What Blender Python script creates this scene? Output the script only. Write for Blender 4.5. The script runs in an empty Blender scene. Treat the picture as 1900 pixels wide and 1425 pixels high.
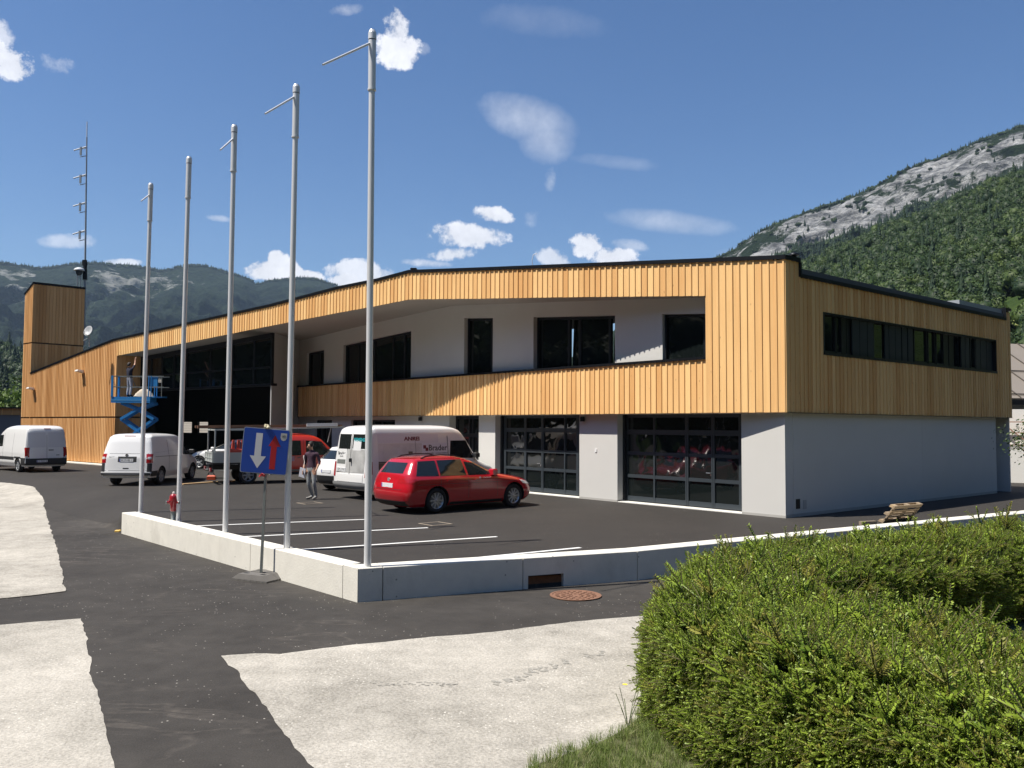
import bpy, bmesh, math, random
import numpy as np
from mathutils import Vector, Matrix, Euler, noise as mnoise
random.seed(7); R = random.random
def U(a, b): return a + (b - a) * random.random()
rad = math.radians
sc = bpy.context.scene
COL = sc.collection

# ------------------------------------------------------------ camera, sky, sun, exposure
EYE, FPX, CX, CY = 2.40, 1560.0, 950.0, 712.5
PITCH, ROLL = math.atan((788.7 - CY) / FPX), rad(0.28)
fwd = Vector((0, math.cos(PITCH), math.sin(PITCH)))
_r0 = Vector((1, 0, 0)); _u0 = Vector((0, -math.sin(PITCH), math.cos(PITCH)))
rgt = _r0 * math.cos(ROLL) + _u0 * math.sin(ROLL)
upv = -_r0 * math.sin(ROLL) + _u0 * math.cos(ROLL)
CAM = Vector((0, 0, EYE))
cam = bpy.data.cameras.new('camera'); camo = bpy.data.objects.new('camera', cam); COL.objects.link(camo)
m = Matrix((rgt, upv, -fwd)).transposed().to_4x4(); m.translation = CAM
camo.matrix_world = m
cam.sensor_width = 36.0; cam.lens = FPX / 1900 * 36.0; cam.clip_start = 0.1; cam.clip_end = 12000
sc.camera = camo

SUN_AZ, SUN_EL = 251.0, 60.5           # clockwise from +Y
SD = Vector((math.sin(rad(SUN_AZ)) * math.cos(rad(SUN_EL)), math.cos(rad(SUN_AZ)) * math.cos(rad(SUN_EL)), math.sin(rad(SUN_EL))))
sun = bpy.data.lights.new('sun', 'SUN'); sun.energy = 4.6; sun.angle = rad(0.53); sun.color = (1.0, 0.94, 0.85)
suno = bpy.data.objects.new('sun', sun); COL.objects.link(suno)
suno.rotation_euler = (-SD).to_track_quat('-Z', 'Y').to_euler(); suno.location = (0, 0, 60)
sc.view_settings.view_transform = 'Standard'; sc.view_settings.look = 'None'
sc.view_settings.exposure = 0.74; sc.view_settings.gamma = 1.0; sc.view_settings.use_curve_mapping = False
try:
    sc.cycles.use_denoising = True; sc.cycles.max_bounces = 6; sc.cycles.diffuse_bounces = 3; sc.cycles.glossy_bounces = 3
    sc.cycles.transmission_bounces = 4; sc.cycles.transparent_max_bounces = 6; sc.cycles.volume_bounces = 0
    sc.cycles.caustics_reflective = False; sc.cycles.caustics_refractive = False; sc.cycles.sample_clamp_indirect = 4
except Exception: pass

def ray(px, py):
    return (fwd + rgt * ((px - CX) / FPX) + upv * ((CY - py) / FPX)).normalized()
def G(px, py, z=0.0):
    d = ray(px, py); t = (z - EYE) / d.z
    p = CAM + d * t; return p
def atY(px, py, Y):
    d = ray(px, py); return CAM + d * (Y / d.y)
def proj(p):
    v = Vector(p) - CAM; w = v.dot(fwd)
    return (CX + FPX * v.dot(rgt) / w, CY - FPX * v.dot(upv) / w)
def az(a): return Vector((math.sin(rad(a)), math.cos(rad(a)), 0))

# ---- world: Nishita sky with clouds
W = bpy.data.worlds.new('World'); sc.world = W; W.use_nodes = True
def N(nt, typ, **kw):
    n = nt.nodes.new(typ)
    for k, v in kw.items():
        if k.startswith('i_'):
            s = n.inputs[int(k[2:])] if k[2:].isdigit() else n.inputs[k[2:].replace('_', ' ')]
            s.default_value = v
        else: setattr(n, k, v)
    return n
def MA(nt, op, a, b=None, c=None, clamp=False):
    n = nt.nodes.new('ShaderNodeMath'); n.operation = op; n.use_clamp = clamp
    for i, v in enumerate((a, b, c)):
        if v is None: continue
        if isinstance(v, (int, float)): n.inputs[i].default_value = v
        else: nt.links.new(v, n.inputs[i])
    return n.outputs[0]
def build_world():
    nt = W.node_tree; nt.nodes.clear(); L = nt.links.new
    sky = N(nt, 'ShaderNodeTexSky', sky_type='NISHITA'); sky.sun_disc = False
    sky.sun_elevation = rad(SUN_EL); sky.sun_rotation = rad(SUN_AZ)
    sky.altitude = 500; sky.air_density = 1.0; sky.dust_density = 0.3; sky.ozone_density = 3.0
    hs = N(nt, 'ShaderNodeHueSaturation'); hs.inputs['Saturation'].default_value = 1.22; hs.inputs['Hue'].default_value = .506; hs.inputs['Value'].default_value = 1.08
    L(sky.outputs[0], hs.inputs['Color'])
    tc = N(nt, 'ShaderNodeTexCoord'); dirv = tc.outputs['Generated']
    n1 = N(nt, 'ShaderNodeTexNoise'); n1.inputs['Scale'].default_value = 24; n1.inputs['Detail'].default_value = 12; n1.inputs['Roughness'].default_value = .68
    n2 = N(nt, 'ShaderNodeTexNoise'); n2.inputs['Scale'].default_value = 7; n2.inputs['Detail'].default_value = 5; n2.inputs['Roughness'].default_value = .6
    L(dirv, n1.inputs['Vector']); L(dirv, n2.inputs['Vector'])
    nz = MA(nt, 'SUBTRACT', n1.outputs['Fac'], .5); nz2 = MA(nt, 'SUBTRACT', n2.outputs['Fac'], .5)
    # px, py, rx, ry (pixels of the photograph turned into directions), tilt, density, hardness, raggedness
    clouds = [(8, 62, 16, 30, 0, .7, 1.4, 3.4), (26, 116, 40, 27, .6, .92, 2.4, 3.4), (105, 120, 30, 18, .3, .5, 1.2, 3.5),
        (738, 50, 26, 42, 0, .85, 2.2, 3.0), (745, 92, 46, 34, 0, .95, 2.4, 3.2), (785, 92, 16, 14, .5, .4, 1, 3),
        (985, 222, 105, 46, .25, .55, .75, .7), (1015, 260, 60, 48, .1, .5, .8, .7), (1018, 340, 16, 30, .2, .4, .9, 3),
        (862, 438, 78, 26, .05, .97, 2.4, 2.6), (835, 472, 55, 14, -.1, .9, 2, 2.8), (790, 488, 50, 9, .05, .6, 1.3, 2.6),
        (918, 398, 42, 17, .2, .97, 2.4, 2.8), (985, 400, 16, 22, .3, .4, 1, 3), (1090, 452, 34, 28, 0, .97, 2.6, 2.8),
        (1140, 476, 46, 20, .1, .95, 2.2, 2.8), (1025, 478, 34, 18, .2, .75, 1.8, 2.8), (1165, 455, 34, 12, .1, .4, 1, 3),
        (1240, 412, 125, 24, .1, .5, .8, .9), (1140, 300, 90, 14, .1, .16, .8, 1.4), (505, 500, 62, 28, 0, 1.0, 3.6, 2.4), (512, 482, 26, 20, 0, 1.0, 3.6, 2.4),
        (560, 512, 40, 14, .1, 1.0, 3, 2.4), (670, 505, 70, 24, .1, .9, 2.6, 2.4), (640, 520, 30, 16, 0, .95, 2.6, 2.4), (405, 405, 24, 7, .1, .4, 1.2, 2),
        (128, 448, 52, 14, 0, .5, 1.2, 2.2), (640, 18, 40, 10, -.1, .3, 1, 3), (225, 487, 36, 8, 0, .8, 1.6, 2), (1010, 40, 130, 30, .1, .14, .8, 1.0),
        (1390, 470, 70, 14, 0, .2, .8, 1.5)]
    cov = None
    for (px, py, rx, ry, tilt, den, gain, rag) in clouds:
        c = ray(px, py); r = rgt - c * rgt.dot(c); r.normalize(); u = r.cross(c) * -1
        if u.z < 0: u = -u
        r2 = r * math.cos(tilt) - u * math.sin(tilt); u2 = r * math.sin(tilt) + u * math.cos(tilt)
        d1 = N(nt, 'ShaderNodeVectorMath', operation='DOT_PRODUCT'); d1.inputs[1].default_value = r2 * (FPX / rx)
        d2 = N(nt, 'ShaderNodeVectorMath', operation='DOT_PRODUCT'); d2.inputs[1].default_value = u2 * (FPX / ry)
        L(dirv, d1.inputs[0]); L(dirv, d2.inputs[0])
        a = MA(nt, 'MULTIPLY', d1.outputs['Value'], d1.outputs['Value'])
        q = MA(nt, 'MULTIPLY_ADD', d2.outputs['Value'], d2.outputs['Value'], a)
        q = MA(nt, 'SUBTRACT', .85, q)
        v = MA(nt, 'MULTIPLY_ADD', nz, rag * 1.5, q); v = MA(nt, 'MULTIPLY_ADD', nz2, rag * .5, v)
        v = MA(nt, 'MULTIPLY', v, gain * .9, clamp=True)
        v = MA(nt, 'SMOOTH_MIN', v, 1.0, .2, clamp=True)
        v = MA(nt, 'MULTIPLY', v, den)
        cov = v if cov is None else MA(nt, 'MAXIMUM', cov, v)
    # cloud tone: bright tops, slightly grey where the noise is thick
    cr = MA(nt, 'MULTIPLY_ADD', nz, 9.0, 9.6)
    cc = N(nt, 'ShaderNodeCombineColor'); L(cr, cc.inputs[0]); L(MA(nt, 'MULTIPLY', cr, 1.0), cc.inputs[1]); L(MA(nt, 'MULTIPLY', cr, 1.04), cc.inputs[2])
    mx = N(nt, 'ShaderNodeMix', data_type='RGBA'); L(cov, mx.inputs[0]); L(hs.outputs[0], mx.inputs[6]); L(cc.outputs[0], mx.inputs[7])
    bg = N(nt, 'ShaderNodeBackground'); bg.inputs[1].default_value = 0.065; L(mx.outputs[2], bg.inputs[0])
    out = N(nt, 'ShaderNodeOutputWorld'); L(bg.outputs[0], out.inputs[0])
    try: W.cycles.sampling_method = 'MANUAL'; W.cycles.sample_map_resolution = 512
    except Exception: pass
build_world()

# ------------------------------------------------------------ materials
MATS = {}
def mat(name, col, rough=.6, metal=0., spec=.5, noise=None, bump=None, tone=None, extra=None, coat=0.):
    """noise=(scale, amount, (stretch)), bump=(scale, dist), tone=(col2) mixes by the 'tone' attribute"""
    if name in MATS: return MATS[name]
    M = bpy.data.materials.new(name); M.use_nodes = True; nt = M.node_tree; L = nt.links.new
    b = nt.nodes['Principled BSDF']
    b.inputs['Roughness'].default_value = rough; b.inputs['Metallic'].default_value = metal
    b.inputs['Specular IOR Level'].default_value = spec
    if coat: b.inputs['Coat Weight'].default_value = coat; b.inputs['Coat Roughness'].default_value = .04
    b.inputs['Base Color'].default_value = (*col, 1)
    tc = N(nt, 'ShaderNodeTexCoord')
    cur = None
    if tone is not None:
        at = N(nt, 'ShaderNodeAttribute', attribute_name='tone')
        mx = N(nt, 'ShaderNodeMix', data_type='RGBA'); mx.inputs[6].default_value = (*col, 1); mx.inputs[7].default_value = (*tone, 1)
        L(at.outputs['Fac'], mx.inputs[0]); cur = mx.outputs[2]
    if noise:
        s, amt = noise[0], noise[1]
        mp = N(nt, 'ShaderNodeMapping'); L(tc.outputs['Object'], mp.inputs[0])
        if len(noise) > 2: mp.inputs['Scale'].default_value = noise[2]
        n = N(nt, 'ShaderNodeTexNoise'); n.inputs['Scale'].default_value = s; n.inputs['Detail'].default_value = 6; n.inputs['Roughness'].default_value = .6
        L(mp.outputs[0], n.inputs['Vector'])
        f = MA(nt, 'MULTIPLY_ADD', n.outputs['Fac'], 2 * amt, 1 - amt)
        vm = N(nt, 'ShaderNodeVectorMath', operation='SCALE')
        if cur is None: vm.inputs[0].default_value = col
        else: L(cur, vm.inputs[0])
        L(f, vm.inputs[3]); cur = vm.outputs[0]
    if cur is not None: L(cur, b.inputs['Base Color'])
    if bump:
        n = N(nt, 'ShaderNodeTexNoise'); n.inputs['Scale'].default_value = bump[0]; n.inputs['Detail'].default_value = 4
        L(tc.outputs['Object'], n.inputs['Vector'])
        bp = N(nt, 'ShaderNodeBump'); bp.inputs['Distance'].default_value = bump[1]; bp.inputs['Strength'].default_value = 1
        L(n.outputs['Fac'], bp.inputs['Height']); L(bp.outputs[0], b.inputs['Normal'])
    MATS[name] = M
    return M

def ramp(nt, fac, stops):
    r = N(nt, 'ShaderNodeValToRGB'); els = r.color_ramp.elements
    while len(els) < len(stops): els.new(.5)
    for e, (p, c) in zip(els, stops): e.position = p; e.color = (*c, 1)
    nt.links.new(fac, r.inputs[0]); return r.outputs[0]

def wood_mat(name, c1, c2):
    M = bpy.data.materials.new(name); M.use_nodes = True; nt = M.node_tree; L = nt.links.new
    b = nt.nodes['Principled BSDF']; b.inputs['Roughness'].default_value = .62; b.inputs['Specular IOR Level'].default_value = .3
    at = N(nt, 'ShaderNodeAttribute', attribute_name='tone')
    geo = N(nt, 'ShaderNodeNewGeometry')
    # shift the grain per board
    off = N(nt, 'ShaderNodeCombineXYZ'); L(MA(nt, 'MULTIPLY', at.outputs['Fac'], 37.0), off.inputs[2])
    add = N(nt, 'ShaderNodeVectorMath', operation='ADD'); L(geo.outputs['Position'], add.inputs[0]); L(off.outputs[0], add.inputs[1])
    mp = N(nt, 'ShaderNodeMapping'); mp.inputs['Scale'].default_value = (30, 30, .45); L(add.outputs[0], mp.inputs[0])
    n = N(nt, 'ShaderNodeTexNoise'); n.inputs['Scale'].default_value = 1; n.inputs['Detail'].default_value = 5; n.inputs['Roughness'].default_value = .65; L(mp.outputs[0], n.inputs['Vector'])
    mp2 = N(nt, 'ShaderNodeMapping'); mp2.inputs['Scale'].default_value = (1.1, 1.1, .5); L(add.outputs[0], mp2.inputs[0])
    n2 = N(nt, 'ShaderNodeTexNoise'); n2.inputs['Scale'].default_value = 1; n2.inputs['Detail'].default_value = 3; L(mp2.outputs[0], n2.inputs['Vector'])
    f = MA(nt, 'MULTIPLY_ADD', n.outputs['Fac'], .9, -.45); f = MA(nt, 'ADD', f, MA(nt, 'MULTIPLY_ADD', n2.outputs['Fac'], .8, -.4))
    f = MA(nt, 'ADD', f, at.outputs['Fac'], clamp=True)
    mx = N(nt, 'ShaderNodeMix', data_type='RGBA'); mx.inputs[6].default_value = (*c1, 1); mx.inputs[7].default_value = (*c2, 1); L(f, mx.inputs[0])
    # knots
    mp3 = N(nt, 'ShaderNodeMapping'); mp3.inputs['Scale'].default_value = (9, 9, 3.0); L(add.outputs[0], mp3.inputs[0])
    v = N(nt, 'ShaderNodeTexVoronoi'); v.inputs['Scale'].default_value = 1; L(mp3.outputs[0], v.inputs['Vector'])
    k = MA(nt, 'SUBTRACT', .13, v.outputs['Distance']); k = MA(nt, 'MULTIPLY', k, 9.0, clamp=True)
    sp = N(nt, 'ShaderNodeSeparateColor'); L(v.outputs['Color'], sp.inputs[0]); gate = MA(nt, 'GREATER_THAN', sp.outputs[0], .72); k = MA(nt, 'MULTIPLY', k, MA(nt, 'MULTIPLY', gate, .75))
    mk = N(nt, 'ShaderNodeMix', data_type='RGBA'); mk.inputs[7].default_value = (.16, .07, .025, 1); L(mx.outputs[2], mk.inputs[6]); L(k, mk.inputs[0])
    L(mk.outputs[2], b.inputs['Base Color'])
    bp = N(nt, 'ShaderNodeBump'); bp.inputs['Distance'].default_value = .004; L(n.outputs['Fac'], bp.inputs['Height']); L(bp.outputs[0], b.inputs['Normal'])
    MATS[name] = M; return M

def ground_mat(name, c1, c2, speck, speck_amt, stain=.25, fine=60., bumpd=.004):
    M = bpy.data.materials.new(name); M.use_nodes = True; nt = M.node_tree; L = nt.links.new
    b = nt.nodes['Principled BSDF']; b.inputs['Roughness'].default_value = .85; b.inputs['Specular IOR Level'].default_value = .3
    geo = N(nt, 'ShaderNodeNewGeometry'); P = geo.outputs['Position']
    def noi(s, d=5, r=.6):
        n = N(nt, 'ShaderNodeTexNoise'); n.inputs['Scale'].default_value = s; n.inputs['Detail'].default_value = d; n.inputs['Roughness'].default_value = r; L(P, n.inputs['Vector']); return n.outputs['Fac']
    big, mid, fin = noi(.35, 6, .65), noi(3.0, 5), noi(fine, 3, .7)
    f = MA(nt, 'MULTIPLY_ADD', big, 1.6, -.8); f = MA(nt, 'MULTIPLY_ADD', MA(nt, 'SUBTRACT', mid, .5), .9, MA(nt, 'ADD', f, .5)); f = MA(nt, 'MULTIPLY_ADD', MA(nt, 'SUBTRACT', fin, .5), 1.5, f, clamp=True)
    mx = N(nt, 'ShaderNodeMix', data_type='RGBA'); mx.inputs[6].default_value = (*c1, 1); mx.inputs[7].default_value = (*c2, 1); L(f, mx.inputs[0])
    v = N(nt, 'ShaderNodeTexVoronoi'); v.inputs['Scale'].default_value = 26; L(P, v.inputs['Vector'])
    s = N(nt, 'ShaderNodeSeparateColor'); L(v.outputs['Color'], s.inputs[0])
    g = MA(nt, 'GREATER_THAN', s.outputs[0], 1 - speck_amt)
    patch = MA(nt, 'MULTIPLY_ADD', noi(.8, 3), 5.0, -2.1, clamp=True)
    d = MA(nt, 'LESS_THAN', v.outputs['Distance'], .26)
    k = MA(nt, 'MULTIPLY', MA(nt, 'MULTIPLY', g, d), patch)
    mk = N(nt, 'ShaderNodeMix', data_type='RGBA'); mk.inputs[7].default_value = (*speck, 1); L(mx.outputs[2], mk.inputs[6]); L(k, mk.inputs[0])
    L(mk.outputs[2], b.inputs['Base Color'])
    bp = N(nt, 'ShaderNodeBump'); bp.inputs['Distance'].default_value = bumpd; bp.inputs['Strength'].default_value = .9
    L(MA(nt, 'ADD', fin, MA(nt, 'MULTIPLY', noi(fine * .35, 3), .7)), bp.inputs['Height']); L(bp.outputs[0], b.inputs['Normal'])
    MATS[name] = M; return M

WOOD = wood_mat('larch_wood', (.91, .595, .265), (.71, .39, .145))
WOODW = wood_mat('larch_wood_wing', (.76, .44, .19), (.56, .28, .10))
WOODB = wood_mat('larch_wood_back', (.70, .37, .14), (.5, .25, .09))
BLACK = mat('black_sheet_metal', (.012, .014, .018), .45, .6)
ANTH = mat('anthracite_frame', (.045, .056, .066), .45, .2)
ANTHD = mat('dark_frame', (.012, .014, .018), .4, .2)
PLASTER = mat('grey_render', (.60, .59, .56), .9, noise=(1.2, .05), bump=(160, .0015))
CONC = None
ALU = mat('anodised_aluminium', (.74, .75, .76), .36, .25, noise=(3, .05))
WHITE = mat('white_paint', (.80, .80, .79), .28, coat=.6)
def glass_mat(name, tint=(.008, .011, .011), rough=.02, wav=0, spec=.6):
    M = mat(name, tint, rough, 0, spec)
    if wav:
        nt = M.node_tree; L = nt.links.new; b = nt.nodes['Principled BSDF']
        tc = N(nt, 'ShaderNodeNewGeometry'); n = N(nt, 'ShaderNodeTexNoise'); n.inputs['Scale'].default_value = 1.7; n.inputs['Detail'].default_value = 1.2; n.inputs['Distortion'].default_value = .6
        L(tc.outputs['Position'], n.inputs['Vector']); bp = N(nt, 'ShaderNodeBump'); bp.inputs['Distance'].default_value = wav; L(n.outputs['Fac'], bp.inputs['Height']); L(bp.outputs[0], b.inputs['Normal'])
    return M
GLASS = glass_mat('window_glass', spec=.45)
FILM = glass_mat('filmed_glass', (.012, .014, .014), .04, .018, .8)

# ------------------------------------------------------------ mesh builder
class MB:
    def __init__(s): s.v = []; s.f = []; s.m = []; s.t = []; s.sm = []
    def add(s, vs, fs, mi=0, tone=0., smooth=False):
        o = len(s.v); s.v += [tuple(v) for v in vs]
        for f in fs: s.f.append(tuple(o + i for i in f)); s.m.append(mi); s.t.append(tone); s.sm.append(smooth)
        return s
    def hexa(s, p, mi=0, tone=0.):       # 8 points: bottom 4 ccw, top 4
        return s.add(p, [(3, 2, 1, 0), (4, 5, 6, 7), (0, 1, 5, 4), (1, 2, 6, 5), (2, 3, 7, 6), (3, 0, 4, 7)], mi, tone)
    def box(s, x0, x1, y0, y1, z0, z1, mi=0, tone=0., M=None):
        p = [Vector(q) for q in ((x0, y0, z0), (x1, y0, z0), (x1, y1, z0), (x0, y1, z0), (x0, y0, z1), (x1, y0, z1), (x1, y1, z1), (x0, y1, z1))]
        if M is not None: p = [M @ q for q in p]
        return s.hexa(p, mi, tone)
    def cbox(s, x0, x1, y0, y1, z0, z1, c=.02, mi=0, tone=0., M=None):   # chamfered top box
        p = [(x0, y0, z0), (x1, y0, z0), (x1, y1, z0), (x0, y1, z0), (x0, y0, z1 - c), (x1, y0, z1 - c), (x1, y1, z1 - c), (x0, y1, z1 - c),
             (x0 + c, y0 + c, z1), (x1 - c, y0 + c, z1), (x1 - c, y1 - c, z1), (x0 + c, y1 - c, z1)]
        p = [Vector(q) for q in p]
        if M is not None: p = [M @ q for q in p]
        return s.add(p, [(3, 2, 1, 0), (8, 9, 10, 11), (0, 1, 5, 4), (1, 2, 6, 5), (2, 3, 7, 6), (3, 0, 4, 7), (4, 5, 9, 8), (5, 6, 10, 9), (6, 7, 11, 10), (7, 4, 8, 11)], mi, tone)
    def bar(s, a, b, w, h=None, mi=0, tone=0., upd=Vector((0, 0, 1))):
        a, b = Vector(a), Vector(b); h = h or w; d = (b - a).normalized()
        if abs(d.dot(upd)) > .98: upd = Vector((1, 0, 0))
        r = d.cross(upd).normalized() * w / 2; u = r.normalized().cross(d).normalized() * h / 2
        return s.hexa([a - r - u, a + r - u, b + r - u, b - r - u, a - r + u, a + r + u, b + r + u, b - r + u], mi, tone)
    def tube(s, a, b, r0, r1=None, n=12, mi=0, tone=0., caps=True):
        a, b = Vector(a), Vector(b); r1 = r0 if r1 is None else r1; d = (b - a).normalized()
        x = d.orthogonal().normalized(); y = d.cross(x); vs = []
        for c, r in ((a, r0), (b, r1)):
            for i in range(n):
                t = 2 * math.pi * i / n; vs.append(c + (x * math.cos(t) + y * math.sin(t)) * r)
        s.add(vs, [(i, (i + 1) % n, n + (i + 1) % n, n + i) for i in range(n)], mi, tone, True)
        if caps: s.add(vs, [tuple(reversed(range(n))), tuple(range(n, 2 * n))], mi, tone)
        return s
    def path(s, pts, r, n=8, mi=0):
        for a, b in zip(pts, pts[1:]): s.tube(a, b, r, r, n, mi)
        return s
    def lathe(s, prof, n=20, mi=0, tone=0., M=None, smooth=True):    # prof: (r, z)
        vs = []
        for r, z in prof:
            for i in range(n):
                t = 2 * math.pi * i / n; vs.append(Vector((r * math.cos(t), r * math.sin(t), z)))
        if M is not None: vs = [M @ v for v in vs]
        fs = [(j * n + i, j * n + (i + 1) % n, (j + 1) * n + (i + 1) % n, (j + 1) * n + i) for j in range(len(prof) - 1) for i in range(n)]
        s.add(vs, fs, mi, tone, smooth)
        s.add(vs[:n], [tuple(reversed(range(n)))], mi, tone); s.add(vs[-n:], [tuple(range(n))], mi, tone)
        return s
    def grid(s, P, nu, nv, mi=0, tone=0., smooth=True, flip=False):
        vs = [P(i / nu, j / nv) for j in range(nv + 1) for i in range(nu + 1)]
        k = nu + 1; fs = [(j * k + i, j * k + i + 1, (j + 1) * k + i + 1, (j + 1) * k + i) for j in range(nv) for i in range(nu)]
        if flip: fs = [tuple(reversed(f)) for f in fs]
        return s.add(vs, fs, mi, tone, smooth)
    def build(s, name, mats, parent=None, label=None, cat=None, group=None, kind=None, sharp=None):
        me = bpy.data.meshes.new(name); me.from_pydata(s.v, [], s.f)
        for M in (mats if isinstance(mats, (list, tuple)) else [mats]): me.materials.append(M)
        me.polygons.foreach_set('material_index', s.m); me.polygons.foreach_set('use_smooth', s.sm)
        at = me.attributes.new('tone', 'FLOAT', 'FACE'); at.data.foreach_set('value', s.t)
        if sharp is not None: me.set_sharp_from_angle(angle=rad(sharp))
        me.update()
        o = bpy.data.objects.new(name, me); COL.objects.link(o)
        if parent is not None: o.parent = parent
        return tag(o, label, cat, group, kind)
def tag(o, label=None, cat=None, group=None, kind=None):
    for k, v in (('label', label), ('category', cat), ('group', group), ('kind', kind)):
        if v: o[k] = v
    return o
def thing(name, label, cat, loc=(0, 0, 0), rz=0., group=None):
    o = bpy.data.objects.new(name, None); COL.objects.link(o); o.location = loc; o.rotation_euler = (0, 0, rz); o.empty_display_size = .3
    return tag(o, label, cat, group)
def dup(o, parent=None):
    c = o.copy(); COL.objects.link(c); c.parent = parent
    for ch in list(o.children): dup(ch, c)
    return c
def text_mesh(name, txt, size, M, material, parent, ext=.004, align='CENTER', bold=0., sx=1.):
    cu = bpy.data.curves.new(name, 'FONT'); cu.body = txt; cu.size = size; cu.extrude = ext; cu.align_x = align; cu.align_y = 'CENTER'; cu.offset = bold; cu.resolution_u = 2
    o = bpy.data.objects.new(name, cu); dg = None
    COL.objects.link(o); dg = bpy.context.evaluated_depsgraph_get(); me = bpy.data.meshes.new_from_object(o.evaluated_get(dg)); COL.objects.unlink(o); bpy.data.objects.remove(o)
    me.materials.clear(); me.materials.append(material)
    for v in me.vertices: v.co.x *= sx
    me.transform(M); o = bpy.data.objects.new(name, me); COL.objects.link(o)
    if parent is not None: o.parent = parent
    return o
def frame(o, xd, yd):          # matrix with x axis xd, y axis yd, origin o
    xd = Vector(xd).normalized(); z = xd.cross(Vector(yd)).normalized(); y = z.cross(xd)
    Mx = Matrix((xd, y, z)).transposed().to_4x4(); Mx.translation = Vector(o); return Mx
class Plane:                    # vertical plane: origin, azimuth of +s, outward normal to the camera's side
    def __init__(s, o, a):
        s.o = Vector((o[0], o[1], 0)); s.d = az(a); n = Vector((s.d.y, -s.d.x, 0))
        if n.dot(Vector((-s.o.x, -s.o.y, 0))) < 0: n = -n
        s.n = n
    def px(s, x, y=790):        # photo direction -> (s, z)
        r = ray(x, y); t = (s.o - CAM).dot(s.n) / r.dot(s.n); p = CAM + r * t
        return (p - s.o).dot(s.d), p.z
    def P(s, a, z, out=0.): p = s.o + s.d * a + s.n * out; return Vector((p.x, p.y, z))
    def off(s, k):
        q = Plane.__new__(Plane); q.o = s.o + s.n * k; q.d = s.d; q.n = s.n; return q
def lerp(a, b, t): return a + (b - a) * t
def pl(pts):                    # piecewise-linear function through sorted points
    xs = [p[0] for p in pts]; ys = [p[1] for p in pts]
    return lambda x: float(np.interp(x, xs, ys))
def sst(a, b, x):
    t = min(1, max(0, (x - a) / (b - a))); return t * t * (3 - 2 * t)
# ------------------------------------------------------------ ground
ASPH = ground_mat('dark_asphalt', (.024, .0215, .019), (.064, .058, .051), (.45, .42, .37), .05)
LOTM = ground_mat('parking_asphalt', (.029, .026, .0235), (.045, .0405, .036), (.4, .36, .33), .012, fine=70)
PALE = ground_mat('pale_asphalt', (.215, .20, .17), (.54, .505, .44), (.66, .63, .56), .22, stain=.7, fine=30, bumpd=.014)
CONC = mat('cast_concrete', (.70, .675, .60), .85, noise=(2.4, .16), bump=(30, .004))
def _conc():
    nt = CONC.node_tree; L = nt.links.new; b = nt.nodes['Principled BSDF']; src = b.inputs['Base Color'].links[0].from_socket
    geo = N(nt, 'ShaderNodeNewGeometry'); v = N(nt, 'ShaderNodeTexVoronoi'); v.inputs['Scale'].default_value = 5.5; L(geo.outputs['Position'], v.inputs['Vector'])
    s = N(nt, 'ShaderNodeSeparateColor'); L(v.outputs['Color'], s.inputs[0]); k = MA(nt, 'MULTIPLY', MA(nt, 'LESS_THAN', v.outputs['Distance'], .085), MA(nt, 'GREATER_THAN', s.outputs[1], .55))
    n = N(nt, 'ShaderNodeTexNoise'); n.inputs['Scale'].default_value = 1.1; n.inputs['Detail'].default_value = 7; n.inputs['Roughness'].default_value = .7
    mp = N(nt, 'ShaderNodeMapping'); mp.inputs['Scale'].default_value = (1, 1, .35); L(geo.outputs['Position'], mp.inputs[0]); L(mp.outputs[0], n.inputs['Vector'])
    st = MA(nt, 'MULTIPLY_ADD', n.outputs['Fac'], 3.2, -1.75, clamp=True)
    m1 = N(nt, 'ShaderNodeMix', data_type='RGBA'); m1.inputs[7].default_value = (.36, .33, .27, 1); L(src, m1.inputs[6]); L(MA(nt, 'MULTIPLY', st, .6), m1.inputs[0])
    m2 = N(nt, 'ShaderNodeMix', data_type='RGBA'); m2.inputs[7].default_value = (.16, .15, .13, 1); L(m1.outputs[2], m2.inputs[6]); L(MA(nt, 'MULTIPLY', k, .7), m2.inputs[0]); L(m2.outputs[2], b.inputs['Base Color'])
_conc()
ZR = -0.5
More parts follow.
